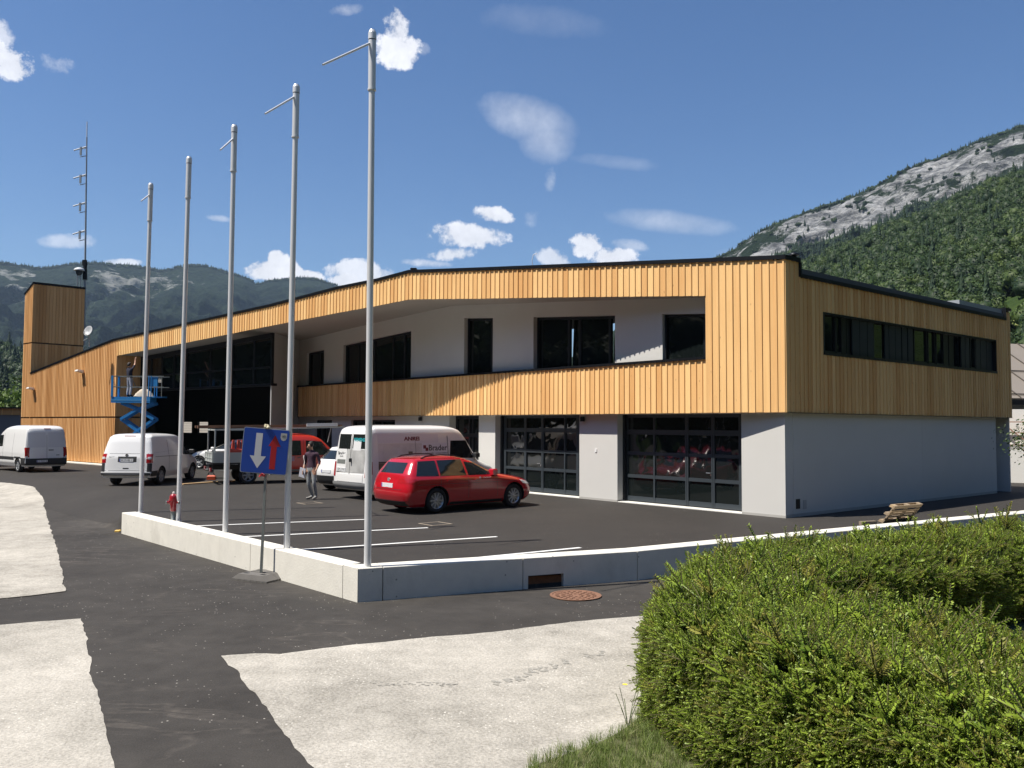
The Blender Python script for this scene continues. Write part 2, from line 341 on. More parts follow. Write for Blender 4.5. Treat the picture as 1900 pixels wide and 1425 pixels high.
def _veins():       # pale dust washed over the apron by the wall corner
    nt = ASPH.node_tree; L = nt.links.new; b = nt.nodes['Principled BSDF']; src = b.inputs['Base Color'].links[0].from_socket
    geo = N(nt, 'ShaderNodeNewGeometry'); n = N(nt, 'ShaderNodeTexNoise'); n.inputs['Scale'].default_value = .8; n.inputs['Detail'].default_value = 5; n.inputs['Distortion'].default_value = 1.3
    mp = N(nt, 'ShaderNodeMapping'); mp.inputs['Rotation'].default_value = (0, 0, .5); mp.inputs['Scale'].default_value = (.6, 1.6, 1); L(geo.outputs['Position'], mp.inputs[0]); L(mp.outputs[0], n.inputs['Vector'])
    r = MA(nt, 'ABSOLUTE', MA(nt, 'SUBTRACT', n.outputs['Fac'], .5)); r = MA(nt, 'MULTIPLY_ADD', r, -26., 1., clamp=True)
    n2 = N(nt, 'ShaderNodeTexNoise'); n2.inputs['Scale'].default_value = .45; n2.inputs['Detail'].default_value = 3; L(geo.outputs['Position'], n2.inputs['Vector']); m = MA(nt, 'MULTIPLY_ADD', n2.outputs['Fac'], 5., -2.3, clamp=True)
    n3 = N(nt, 'ShaderNodeTexNoise'); n3.inputs['Scale'].default_value = 9; n3.inputs['Detail'].default_value = 6; L(geo.outputs['Position'], n3.inputs['Vector'])
    k = MA(nt, 'MULTIPLY', MA(nt, 'MULTIPLY', r, m), MA(nt, 'MULTIPLY_ADD', n3.outputs['Fac'], 1.8, -.5, clamp=True))
    mx = N(nt, 'ShaderNodeMix', data_type='RGBA'); mx.inputs[7].default_value = (.15, .13, .11, 1); L(src, mx.inputs[6]); L(MA(nt, 'MULTIPLY', k, .75), mx.inputs[0]); L(mx.outputs[2], b.inputs['Base Color'])
_veins()
K = G(663, 1118, ZR); K = Vector((K.x, K.y, 0))
A1 = G(225, 990, ZR); adir = (Vector((A1.x, A1.y, 0)) - K); SEND = adir.length; adir.normalize()
B1 = G(1182, 1077, ZR); B1 = Vector((B1.x, B1.y, 0)); B2 = G(1900, 952, .05); B2 = Vector((B2.x, B2.y, 0))
bd1 = (B1 - K); RB = bd1.length; bd1.normalize(); bd2 = (B2 - B1).normalized()
def SR(s, r):
    p = K + adir * s
    if r <= RB: return p + bd1 * r
    return p + bd1 * RB + bd2 * (r - RB)
def zroad(s, r):
    if s < .12: return ZR
    if s < SEND: return ZR if r < .12 else 0.
    w = max(.02, min((s - SEND) * .5, 3.0)); A = ZR
    t = (r + .15 * w) / (1.1 * w); t = min(1, max(0, t)); t = t * t * (3 - 2 * t)
    return lerp(A, 0, t)
def solve_sr(x, y):
    s, r = 0., 0.
    for _ in range(30):
        p = SR(s, r); e = Vector((x - p.x, y - p.y)); b = bd1 if r <= RB else bd2
        det = adir.x * b.y - adir.y * b.x
        s += (e.x * b.y - e.y * b.x) / det; r += (adir.x * e.y - adir.y * e.x) / det
    return s, r
def zg(x, y):
    s, r = solve_sr(x, y); return zroad(s, r)
def seq(a, b, st): return list(np.arange(a, b - 1e-6, st)) + [b]
def ground():
    ss = seq(-30, -2, 2) + seq(-1.5, 0, .5) + [.08, .16] + seq(.5, SEND - .02, .5) + seq(SEND + .02, SEND + 12, .4) + seq(SEND + 13, 90, 1.5)
    rs = seq(-60, -8, 2) + seq(-7.5, 0, .5) + [.08, .16, .3] + seq(.6, 8, .5) + seq(8.5, 60, 1.5)
    def sheet(name, fs, fr, m_, lab, dz=0.):
        S = [s for s in ss if fs[0] <= s <= fs[1]]; Rr = [r for r in rs if fr[0] <= r <= fr[1]]
        mb = MB(); vs = []
        for r in Rr:
            for s in S:
                p = SR(s, r); vs.append((p.x, p.y, zroad(s, r) + dz))
        k = len(S); fs_ = [(j * k + i, (j + 1) * k + i, (j + 1) * k + i + 1, j * k + i + 1) for j in range(len(Rr) - 1) for i in range(k - 1)]
        mb.add(vs, fs_, 0, 0, True); return mb.build(name, m_, kind='structure')
    sheet('road', (-30, 90), (-60, 60), ASPH, None)
    mb = MB(); vs = []                       # the parking lot itself, 4 mm above
    S = [s for s in ss if s >= .16]; Rr = [r for r in rs if r >= .16]; k = len(S)
    for r in Rr:
        for s in S:
            p = SR(s, r); vs.append((p.x, p.y, zroad(s, r) + .004))
    mb.add(vs, [(j * k + i, (j + 1) * k + i, (j + 1) * k + i + 1, j * k + i + 1) for j in range(len(Rr) - 1) for i in range(k - 1)], 0, 0, True)
    mb.build('parking_lot', LOTM, kind='structure')
    g = MB(); Rg = 4000
    g.add([(Rg * math.cos(i * math.pi / 16), Rg * math.sin(i * math.pi / 16), -.62) for i in range(32)], [tuple(range(32))])
    g.build('ground', mat('meadow_ground', (.09, .13, .035), .9, noise=(.02, .3)), kind='structure')
ground()

def ragged(pts, amp=.05, step=.12):          # densified outline with a broken edge
    out = []
    for i, (a, b) in enumerate(zip(pts, pts[1:] + pts[:1])):
        a, b = Vector(a), Vector(b); n = max(1, int((b - a).length / step)); t = (b - a).normalized(); nn = Vector((-t.y, t.x))
        if (b - a).length > 60: n = 1
        for j in range(n):
            p = a.lerp(b, j / n); q = Vector((p.x, p.y, 0))
            d = (mnoise.noise(q * 1.3) * 1.3 + mnoise.noise(q * 5) * .7 + mnoise.noise(q * 14) * .4) * amp
            out.append(p + nn * d)
    return out
def Gz_(x, y):
    z = ZR
    for _ in range(25): p = G(x, y, z); z = lerp(z, zg(p.x, p.y), .5)
    return p
def pale_patch(pxs, extra=None, amp=.035, follow=False):
    pts = []
    for q in pxs:
        p = (Gz_(*q) if follow and q[1] < 1000 else G(q[0], q[1], ZR)) if len(q) == 2 else Vector((q[0], q[1], 0)); pts.append((p.x, p.y))
    out = ragged(pts, amp)
    bm = bmesh.new(); vs = [bm.verts.new((p[0], p[1], ZR + .006)) for p in out]; f = bm.faces.new(vs); bmesh.ops.recalc_face_normals(bm, faces=[f])
    if f.normal.z < 0: f.normal_flip()
    bmesh.ops.triangulate(bm, faces=[f])
    if follow:
        for _ in range(3): bmesh.ops.subdivide_edges(bm, edges=[e for e in bm.edges if e.calc_length() > .8], cuts=1, use_grid_fill=True); bmesh.ops.triangulate(bm, faces=bm.faces[:])
        for v in bm.verts: v.co.z = zg(v.co.x, v.co.y) + .014
    me = bpy.data.meshes.new('pale_pavement'); bm.to_mesh(me); bm.free(); me.materials.append(PALE)
    o = bpy.data.objects.new('pavement', me); COL.objects.link(o); tag(o, kind='structure')
pale_patch([(410, 1218), (470, 1213), (520, 1214), (640, 1199), (800, 1183), (930, 1172), (1060, 1155), (1182, 1143), (1500, 1100), (8., 13., 0), (9., 4., 0), (4., 0., 0), (1.2, 1.5, 0), G(620, 1475, ZR)[:] , G(585, 1425, ZR)[:], (535, 1372), (480, 1300), (440, 1245), (425, 1235)], amp=.032)
pale_patch([(152, 1148), (165, 1225), (182, 1300), (215, 1425), G(232, 1500, ZR)[:], (-2.2, 2., 0), (-9., 1., 0), (-14., 9., 0), G(-300, 1190, ZR)[:], (0, 1160), (80, 1153)], amp=.03)
pale_patch([(122, 1098), (108, 1030), (95, 985), (80, 925), (62, 903), (10, 896), (-80, 893), (-400, 900), (-400, 1130), (0, 1112), (60, 1106)], amp=.035, follow=True)

# cracks/dust on the dark apron and tyre mark on the pale road: thin worn marks with a shape of their own
DUST = mat('dry_dust', (.13, .115, .10), .95, noise=(6, .5))
RUBB = mat('tyre_rubber_mark', (.30, .285, .25), .9, noise=(30, .45))
mb = MB()
def blot(px, py, rx, ry, rot=0., z=ZR + .010, n=10):
    c = G(px, py, ZR); vs = []
    for i in range(n):
        t = 2 * math.pi * i / n; k = U(.7, 1.15); x, y = rx * math.cos(t) * k, ry * math.sin(t) * k
        vs.append((c.x + x * math.cos(rot) - y * math.sin(rot), c.y + x * math.sin(rot) + y * math.cos(rot), z))
    mb.add(vs, [tuple(range(n))])
for px, py in ((920, 1268), (944, 1265), (963, 1261), (978, 1253), (990, 1246), (1007, 1243), (1026, 1237), (1052, 1229), (1092, 1218), (1115, 1213)):
    for _ in range(9): blot(px + U(-7, 7), py + U(-4, 4), U(.012, .03), U(.02, .05), .75 + U(-.3, .3), z=ZR + .010 + U(0, .001), n=6)
for px in range(690, 850, 3): blot(px + U(-5, 5), 1271 + random.gauss(0, 3), U(.01, .03), U(.008, .02), n=6)
mb.build('tyre_mark', RUBB, kind='structure')

# parking lines
WL = mat('line_paint', (.74, .74, .72), .7, noise=(14, .12))
for i, (a, b) in enumerate((((360, 976.7), (677, 964.5)), ((434, 997.6), (794, 980)), ((537, 1022), (922, 996.6)), ((690, 1055), (1077, 1017)))):
    p, q = G(*a), G(*b); p.z = q.z = 0; d = (q - p).normalized(); n = Vector((-d.y, d.x, 0)) * .055; z = Vector((0, 0, .012))
    mb = MB(); seg = 24
    for j in range(seg):
        u, v = p.lerp(q, j / seg) + z, p.lerp(q, (j + 1) / seg) + z
        mb.add([u - n, v - n, v + n, u + n], [(0, 1, 2, 3)])
    mb.build('parking_line', WL, kind='structure')
# ------------------------------------------------------------ fire station
Gc = G(1458, 962); Gc.z = 0
Gp = Plane(Gc, -40.9)                       # rendered ground-floor / upper wall line
Gs = Plane(Gc, 50.3)
Cw = Gc + Gp.n * .10 + Gs.n * .10
F = Plane(Cw, -49.1); S = Plane(Cw, 50.3); Pp = Gp.off(.30)
ZWB = S.px(1465, 765)[1]
FS = thing('fire_station', 'long two storey fire station in larch boards over grey rendered walls with sloping roof edge', 'building', (Gc.x, Gc.y, 0))
def bp(mb, name, mats, lab=None, kind=None, parent=None, sharp=None):      # building part in world coordinates
    o = mb.build(name, mats, None, lab, None, None, kind, sharp)
    par = parent or FS; o.parent = par
    o.matrix_parent_inverse = Matrix.Translation(-Vector((Gc.x, Gc.y, 0)))if par is FS else Matrix.Identity(4)
    return o
ftop = pl(sorted([F.px(x, y) for x, y in ((1463, 473), (1200, 484), (900, 496), (760, 501), (700, 517), (630, 531), (500, 565), (350, 598), (211, 629), (57, 691))]))
fbot = pl(sorted([F.px(x, y) for x, y in ((1309, 549), (1050, 551.5), (900, 554), (760, 555.5), (700, 567.4), (630, 580), (500, 605), (350, 635), (217, 660))]))
sJ = F.px(1309, 640)[0]; sR = F.px(216, 700)[0]; sT = F.px(55.5, 740)[0]; sE = F.px(38.5, 790)[0]
# boards: collected first, the 300 that show largest become parts
BOARDS = []
def board_geo(mb, pln, s0, s1, zb0, zb1, zt0, zt1, mi=0):
    t = R(); o = U(-.002, .002); bw = U(.044, .052); o2 = U(.024, .03)
    prof = [(s0, -.03), (s0, o2), (s0 + bw, o2), (s0 + bw, o), (s1, o), (s1, -.03)]
    zb = [lerp(zb0, zb1, (a - s0) / (s1 - s0)) + (0 if i < 3 else 0) for i, (a, _) in enumerate(prof)]; zt = [lerp(zt0, zt1, (a - s0) / (s1 - s0)) for a, _ in prof]
    lo = [pln.P(a, z, q) for (a, q), z in zip(prof, zb)]; hi = [pln.P(a, z, q) for (a, q), z in zip(prof, zt)]
    n = 6; fs = [tuple(reversed(range(n))), tuple(range(n, 2 * n))] + [(i, (i + 1) % n, n + (i + 1) % n, n + i) for i in range(n)]
    mb.add(lo + hi, fs, mi, min(1, max(0, random.gauss(.40, .33))))
def run(pln, sa, sb, zb, zt, pitch=.209, back=0):
    n = max(1, round((sb - sa) / pitch)); w = (sb - sa) / n
    f = lambda g, s: g(s) if callable(g) else g
    for i in range(n):
        s0 = sa + i * w; s1 = s0 + w - .004
        j = U(-.004, .004)
        q = (pln, s0, s1, f(zb, s0) + j, f(zb, s1) + j, f(zt, s0), f(zt, s1))
        x0 = proj(pln.P(s0, q[3]))[0]; x1 = proj(pln.P(s1, q[3]))[0]; h = abs(proj(pln.P(s0, q[3]))[1] - proj(pln.P(s0, q[5]))[1])
        BOARDS.append((abs(x1 - x0) * (h ** .5) * (0.0 if back else 1.0), q))
TRIM = .11
run(F, .0, sJ, ZWB, lambda s: ftop(s) - TRIM)
run(F, sJ, sR, fbot, lambda s: ftop(s) - TRIM)
sp0 = Pp.px(1309, 700)[0] - .12; sp1 = Pp.px(553, 740)[0]
zcap = lambda s: np.interp(s, [sp0, sp1], [Pp.px(1310, 662)[1], Pp.px(553, 716)[1]])
run(Pp, sp0, sp1, ZWB, lambda s: float(zcap(s)) - .07)
# left wing and tower front
zseam = F.px(140, 774.5)[1]
run(F, sR, sT, .10, zseam - .04); run(F, sR, sT, zseam + .05, lambda s: ftop(s) - TRIM)
ztw0 = F.px(62, 524)[1]; ztw1 = F.px(45, 545)[1]; zts = F.px(58, 636)[1]
run(F, sT, sE, .10, zseam - .04); run(F, sT, sE, zseam + .05, zts - .04)
run(F, sT, sE, zts + .05, lambda s: float(np.interp(s, [sT, sE], [ztw0, ztw1])) - .1)
TS = Plane(F.P(sT, 0), 44.0)
tsl = TS.px(153, 700)[0]
zt_side = lambda s: float(np.interp(s, [0, tsl], [TS.px(62, 524)[1], TS.px(154, 533.5)[1]])) - .1
run(TS, .0, tsl, 2.0, zts - .04); run(TS, .0, tsl, zts + .05, zt_side)
# recess return
RT = Plane(F.P(sR, 0), 50.3); rtl = RT.px(262, 700)[0]
run(RT, .02, rtl, .10, zseam - .04); run(RT, .02, rtl, zseam + .05, fbot(sR) + .02)
# side elevation
sS = S.px(1482, 520)[0]; sS2 = S.px(1865, 600)[0]; sS3 = S.px(1876, 680)[0]
stop = lambda s: float(np.interp(s, [sS, sS2], [S.px(1482, 510)[1], S.px(1862, 590.5)[1]]))
w0, zw0t = S.px(1527, 580); _, zw0b = S.px(1527, 657); w1, zw1t = S.px(1848, 632); _, zw1b = S.px(1849, 692)
wt = lambda s: float(np.interp(s, [w0, w1], [zw0t, zw1t])); wb = lambda s: float(np.interp(s, [w0, w1], [zw0b, zw1b]))
run(S, .0, sS, ZWB, lambda s: ftop(0) - TRIM)
run(S, sS, w0, ZWB, lambda s: stop(s) - .06); run(S, w0, w1, ZWB, lambda s: wb(s) - .02); run(S, w0, w1, lambda s: wt(s) + .02, lambda s: stop(s) - .06)
run(S, w1, sS2, ZWB, lambda s: stop(s) - .06); run(S, sS2, sS3, ZWB, S.px(1870, 580)[1])
BOARDS.sort(key=lambda b: -b[0])
mbs = MB()
for i, (_, q) in enumerate(BOARDS):
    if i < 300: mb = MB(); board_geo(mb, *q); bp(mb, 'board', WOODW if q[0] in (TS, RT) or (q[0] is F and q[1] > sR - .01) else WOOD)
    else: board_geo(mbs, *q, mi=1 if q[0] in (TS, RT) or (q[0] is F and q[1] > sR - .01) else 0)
bp(mbs, 'board_cladding', [WOOD, WOODW], kind='stuff')

def strip(mb, A, B, th):             # quads between two polylines, given thickness vector
    th = Vector(th)
    for a0, a1, b0, b1 in zip(A, A[1:], B, B[1:]):
        mb.hexa([a0, a1, b1, b0, a0 + th, a1 + th, b1 + th, b0 + th])
sseq = lambda a, b, n: [a + (b - a) * i / n for i in range(n + 1)]
# roof edge trims (black sheet metal)
ks = sorted([0.0] + [F.px(x, y)[0] for x, y in ((1200, 484), (900, 496), (760, 501), (700, 517), (630, 531), (500, 565), (350, 598), (211, 629))] + [sT])
mb = MB()
strip(mb, [F.P(s, ftop(s) - TRIM + .002, .055) for s in ks], [F.P(s, ftop(s) - TRIM + .002, -.45) for s in ks], (0, 0, TRIM - .002))
p = S.P(0, 0, 0)
mb.hexa([S.P(-.05, ftop(0) - TRIM, .06), S.P(sS + .02, ftop(0) - TRIM, .06), S.P(sS + .02, ftop(0) - TRIM, -.4), S.P(-.05, ftop(0) - TRIM, -.4), S.P(-.05, ftop(0) + .004, .06), S.P(sS + .02, ftop(0) + .004, .06), S.P(sS + .02, ftop(0) + .004, -.4), S.P(-.05, ftop(0) + .004, -.4)])
mb.hexa([S.P(sS, stop(sS) - .06, .058), S.P(sS + .07, stop(sS) - .06, .058), S.P(sS + .07, stop(sS) - .06, -.5), S.P(sS, stop(sS) - .06, -.5), S.P(sS, ftop(0) - TRIM, .058), S.P(sS + .07, ftop(0) - TRIM, .058), S.P(sS + .07, ftop(0) - TRIM, -.5), S.P(sS, ftop(0) - TRIM, -.5)])
kk = sseq(sS + .07, sS2, 6)
strip(mb, [S.P(s, stop(s) - .07, .055) for s in kk], [S.P(s, stop(s) - .07, -.4) for s in kk], (0, 0, .10))
zr = S.px(1870, 577)[1]
mb.hexa([S.P(sS2, zr, .05), S.P(sS3 + .03, zr, .05), S.P(sS3 + .03, zr, -.5), S.P(sS2, zr, -.5), S.P(sS2, zr + .1, .05), S.P(sS3 + .03, zr + .1, .05), S.P(sS3 + .03, zr + .1, -.5), S.P(sS2, zr + .1, -.5)])
a = F.P(760 and F.px(760, 501)[0], ftop(F.px(760, 501)[0]) + .01, .06); mb.cbox(-.12, .12, -.3, .3, 0, .06, .02, M=Matrix.Translation(a - F.n * .3))
mb.hexa([S.P(sS2 - .02, stop(sS2), .05), S.P(sS2 - .002, stop(sS2), .05), S.P(sS2 - .002, stop(sS2), -.2), S.P(sS2 - .02, stop(sS2), -.2), S.P(sS2 - .02, zr + .05, .05), S.P(sS2 - .002, zr + .05, .05), S.P(sS2 - .002, zr + .05, -.2), S.P(sS2 - .02, zr + .05, -.2)])
bp(mb, 'roof_edge', BLACK)
# grey metal upstand near the far end of the side
mb = MB(); q0, q1 = S.px(1786, 575)[0], sS2 - .01
mb.hexa([S.P(q0, stop(q0) - .1, -.1), S.P(q1, stop(q1) - .1, -.1), S.P(q1, stop(q1) - .1, -3), S.P(q0, stop(q0) - .1, -3), S.P(q0, zr + .04, -.1), S.P(q1, zr + .04, -.1), S.P(q1, zr + .04, -3), S.P(q0, zr + .04, -3)])
bp(mb, 'roof_upstand', mat('zinc_grey', (.38, .41, .44), .45, .3))
# balcony cap
mb = MB(); kk = sseq(sp0, sp1, 8)
strip(mb, [Pp.P(s, float(zcap(s)) - .07, .06) for s in kk], [Pp.P(s, float(zcap(s)) - .07, -.28) for s in kk], (0, 0, .075))
bp(mb, 'parapet_cap', BLACK)
mb = MB(); strip(mb, [Pp.P(s, ZWB + .02, -.035) for s in kk], [Pp.P(s, ZWB + .02, -.24) for s in kk], (0, 0, .9)); bp(mb, 'parapet_core', mat('parapet_render', (.5, .49, .46), .9))

# walls with real openings
def wallop(mb, pln, sa, sb, z0, zt, ops, th=.35, mi=0, extra=()):
    f = lambda g, s: g(s) if callable(g) else g
    cuts = sorted(set([sa, sb] + [o[0] for o in ops] + [o[1] for o in ops] + [e for e in extra if sa < e < sb]))
    cuts = [c for c in cuts if sa - 1e-6 <= c <= sb + 1e-6]
    def cell(a, b, za0, za1, zb0, zb1):
        if max(zb0 - za0, zb1 - za1) < .005: return
        mb.hexa([pln.P(a, za0, 0), pln.P(b, za1, 0), pln.P(b, za1, -th), pln.P(a, za0, -th), pln.P(a, zb0, 0), pln.P(b, zb1, 0), pln.P(b, zb1, -th), pln.P(a, zb0, -th)], mi)
    for a, b in zip(cuts, cuts[1:]):
        mid = (a + b) / 2; op = [o for o in ops if o[0] - 1e-6 <= mid <= o[1] + 1e-6]
        if not op: cell(a, b, f(z0, a), f(z0, b), f(zt, a), f(zt, b))
        else:
            o = op[0]; h = lambda s: lerp(o[3], o[4], (s - o[0]) / (o[1] - o[0]))
            cell(a, b, f(z0, a), f(z0, b), o[2], o[2]); cell(a, b, h(a), h(b), f(zt, a), f(zt, b))
def sof(b):                                   # soffit height above a plan point
    sF = (Vector((b.x, b.y, 0)) - F.o).dot(F.d); return fbot(max(sJ, min(sR, sF)))
def op(pln, x0, x1, y0, y1, zb, dz=0.):       # opening from photo columns: x0 > x1 in the picture means nearer first
    s0, z0 = pln.px(x0, y0); s1, z1 = pln.px(x1, y1); return (s0, s1, zb, z0 + dz, z1 + dz)
uo = [op(Gp, 601.5, 569.5, 648.4, 655, 2.95), op(Gp, 763, 637.4, 612.7, 640.5, 2.95), op(Gp, 914.6, 861.6, 589.4, 590, 2.95), op(Gp, 1141, 990, 585, 588.2, 2.95), op(Gp, 1335, 1229, 581.5, 583, 2.95)]
su0 = Gp.px(1370, 600)[0]; su1 = Gp.px(556, 700)[0]
topw = lambda s: sof(Gp.P(s, 0)) + .02
mb = MB(); wallop(mb, Gp, su0, su1, ZWB + .05, topw, uo, extra=sseq(su0, su1, 16))
bp(mb, 'upper_wall', PLASTER)
# ground floor
ZD = ZWB - .02
zd = lambda pln, x, y: pln.px(x, y)[1]
gd = [(Gp.px(1376, 860)[0], Gp.px(1160, 860)[0] - .0, 0., ZD, ZD)]
def gop(xr, xl, zb, zt): return (Gp.px(xr, 860)[0], Gp.px(xl, 860)[0], zb, zt, zt)
go = [gop(1376, 1145.5, .02, ZD), gop(1075, 918.5, .02, ZD), gop(888, 833, .02, ZD), gop(732, 650, .95, ZD - .15), gop(615, 583, .95, ZD - .15)]
mb = MB(); wallop(mb, Gp, .0, Gp.px(553, 800)[0] + .5, -.05, ZWB - .004, go, th=.38)
bp(mb, 'ground_floor_wall', PLASTER)
mb = MB(); wallop(mb, Gs, .382, Gs.px(1849, 860)[0], -.05, ZWB + .002, [], th=.3); bp(mb, 'side_wall', PLASTER)
# plinth strip slightly proud, paler
PLIN = mat('plinth_render', (.42, .41, .38), .9, noise=(4, .1))
mb = MB()
for a, b in [(0, go[0][0]), (go[0][1], go[1][0]), (go[1][1], go[2][0]), (go[2][1], Gp.px(553, 800)[0])]:
    mb.hexa([Gp.P(a, 0, .006), Gp.P(b, 0, .006), Gp.P(b, 0, -.2), Gp.P(a, 0, -.2), Gp.P(a, .07, .006), Gp.P(b, .07, .006), Gp.P(b, .07, -.2), Gp.P(a, .07, -.2)])
L_ = Gs.px(1849, 860)[0]
mb.hexa([Gs.P(0, 0, .006), Gs.P(L_, 0, .006), Gs.P(L_, 0, -.2), Gs.P(.0, 0, -.2), Gs.P(0, .09, .006), Gs.P(L_, .09, .006), Gs.P(L_, .09, -.2), Gs.P(.0, .09, -.2)])
bp(mb, 'plinth', PLIN)
mb = MB(); q = Gs.px(1712, 860)[0]; mb.hexa([Gs.P(q, .09, .003), Gs.P(q + .02, .09, .003), Gs.P(q + .02, .09, -.01), Gs.P(q, .09, -.01), Gs.P(q, ZWB, .003), Gs.P(q + .02, ZWB, .003), Gs.P(q + .02, ZWB, -.01), Gs.P(q, ZWB, -.01)]); bp(mb, 'expansion_joint', mat('joint_seal', (.58, .58, .56), .6))
# wood underside (soffit below the overhang)
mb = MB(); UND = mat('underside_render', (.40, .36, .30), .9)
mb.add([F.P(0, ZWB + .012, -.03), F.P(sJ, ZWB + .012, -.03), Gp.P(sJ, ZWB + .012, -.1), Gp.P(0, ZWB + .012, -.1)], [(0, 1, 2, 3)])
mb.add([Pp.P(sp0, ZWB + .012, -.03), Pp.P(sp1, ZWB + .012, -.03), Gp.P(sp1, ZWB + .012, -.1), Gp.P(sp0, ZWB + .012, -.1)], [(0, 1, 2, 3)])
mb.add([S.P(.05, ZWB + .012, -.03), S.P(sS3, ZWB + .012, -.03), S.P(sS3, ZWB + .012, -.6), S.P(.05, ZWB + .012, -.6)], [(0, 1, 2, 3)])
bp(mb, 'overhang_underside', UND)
mb = MB()
def drip(pl_, a, b): mb.hexa([pl_.P(a, ZWB - .018, .036), pl_.P(b, ZWB - .018, .036), pl_.P(b, ZWB - .018, -.1), pl_.P(a, ZWB - .018, -.1), pl_.P(a, ZWB - .006, .036), pl_.P(b, ZWB - .006, .036), pl_.P(b, ZWB - .006, -.1), pl_.P(a, ZWB - .006, -.1)])
drip(F, -.03, sJ); drip(Pp, sp0, sp1); drip(S, -.03, sS3)
bp(mb, 'drip_strip', mat('brown_strip', (.16, .10, .055), .7))
# back-up layer behind the boards so no gap shows light
mb = MB(); f2 = sseq(0, sR, 60)
for a, b in zip(f2, f2[1:]):
    lo = (lambda s: ZWB) if b <= sJ else fbot
    mb.add([F.P(a, lo(a) + .01, -.032), F.P(b, lo(b) + .01, -.032), F.P(b, ftop(b) - .05, -.032), F.P(a, ftop(a) - .05, -.032)], [(0, 1, 2, 3)])
mb.add([S.P(.03, ZWB + .01, -.032), S.P(w0, ZWB + .01, -.032), S.P(w0, stop(w0) - .02, -.032), S.P(sS, stop(sS) - .02, -.032), S.P(sS, ftop(0) - .05, -.032), S.P(.03, ftop(0) - .05, -.032)], [(0, 1, 2, 3, 4, 5)])
mb.add([S.P(w0, ZWB + .01, -.032), S.P(w1, ZWB + .01, -.032), S.P(w1, wb(w1) - .03, -.032), S.P(w0, wb(w0) - .03, -.032)], [(0, 1, 2, 3)])
mb.add([S.P(w0, wt(w0) + .03, -.032), S.P(w1, wt(w1) + .03, -.032), S.P(w1, stop(w1) - .02, -.032), S.P(w0, stop(w0) - .02, -.032)], [(0, 1, 2, 3)])
mb.add([S.P(w1, ZWB + .01, -.032), S.P(sS3, ZWB + .01, -.032), S.P(sS3, zr, -.032), S.P(sS2, zr, -.032), S.P(sS2, stop(sS2), -.032), S.P(w1, stop(w1) - .02, -.032)], [(0, 1, 2, 3, 4, 5)])
mb.add([F.P(sR, .05, -.04), F.P(sE, .05, -.04), F.P(sE, ztw1 - .1, -.04), F.P(sT, ztw0 - .1, -.04), F.P(sT, ftop(sT) - .1, -.04), F.P(sR, ftop(sR) - .1, -.04)], [(0, 1, 2, 3, 4, 5)])
mb.add([TS.P(0, 0, -.032), TS.P(tsl, 0, -.032), TS.P(tsl, zt_side(tsl), -.032), TS.P(0, zt_side(0), -.032)], [(0, 1, 2, 3)])
mb.add([RT.P(.02, 0, -.032), RT.P(rtl, 0, -.032), RT.P(rtl, fbot(sR) + .1, -.032), RT.P(.02, fbot(sR) + .1, -.032)], [(0, 1, 2, 3)])
e0 = TS.P(tsl, 0); e1 = F.P(sE, 0) + (e0 - F.P(sT, 0))
for a, b in ((F.P(sE, 0), e1), (e1, e0)):
    mb.add([a, b, Vector((b.x, b.y, ztw0 - .2)), Vector((a.x, a.y, (ztw1 if a == F.P(sE, 0) else ztw0) - .2))], [(0, 1, 2, 3)])
bp(mb, 'backing', mat('backing_felt', (.05, .03, .015), .9))
# tower cap and roof
mb = MB(); tt = .1
a0, a1 = F.P(sT, ztw0 - .1, .05), F.P(sE, ztw1 - .1, .05); b0, b1 = TS.P(tsl, zt_side(tsl), .05), Vector((e1.x, e1.y, ztw1 - .05))
mb.hexa([a0 + TS.n * .05, b0, b1, a1, a0 + TS.n * .05 + Vector((0, 0, .13)), b0 + Vector((0, 0, .13)), b1 + Vector((0, 0, .13)), a1 + Vector((0, 0, .13))])
bp(mb, 'tower_roof', BLACK)

# glazed hall front
Q = RT.P(rtl, 0); Gz = Plane(Q, 180 - 49.1)
gz1 = Gz.px(503, 760)[0]; P503 = Gz.P(gz1, 0); P556 = Gp.P(su1, 0)
zband = (Gz.px(300, 720.5)[1] + Gz.px(500, 721.5)[1]) / 2
gtop = lambda s: sof(Gz.P(s, 0))
mull = [0.0] + [Gz.px(x, 690)[0] for x in (281, 302, 324, 347, 391, 432, 472)] + [gz1]
win = MB().build('glazed_front', ANTHD) ; bpy.data.objects.remove(win)
gf = MB()
for s in mull:
    w = .05; gf.hexa([Gz.P(s - w, zband, .05), Gz.P(s + w, zband, .05), Gz.P(s + w, zband, -.08), Gz.P(s - w, zband, -.08), Gz.P(s - w, gtop(s - w), .05), Gz.P(s + w, gtop(s + w), .05), Gz.P(s + w, gtop(s + w), -.08), Gz.P(s - w, gtop(s - w), -.08)])
kk = sseq(0, gz1, 10)
strip(gf, [Gz.P(s, gtop(s) - .22, .052) for s in kk], [Gz.P(s, gtop(s) - .22, -.1) for s in kk], (0, 0, .22))
strip(gf, [Gz.P(s, zband, .052) for s in kk], [Gz.P(s, zband, -.3) for s in kk], (0, 0, .12))
strip(gf, [Gz.P(s, zband + .85, .052) for s in kk], [Gz.P(s, zband + .85, -.1) for s in kk], (0, 0, .08))
gfo = bp(gf, 'glazed_front', ANTHD)
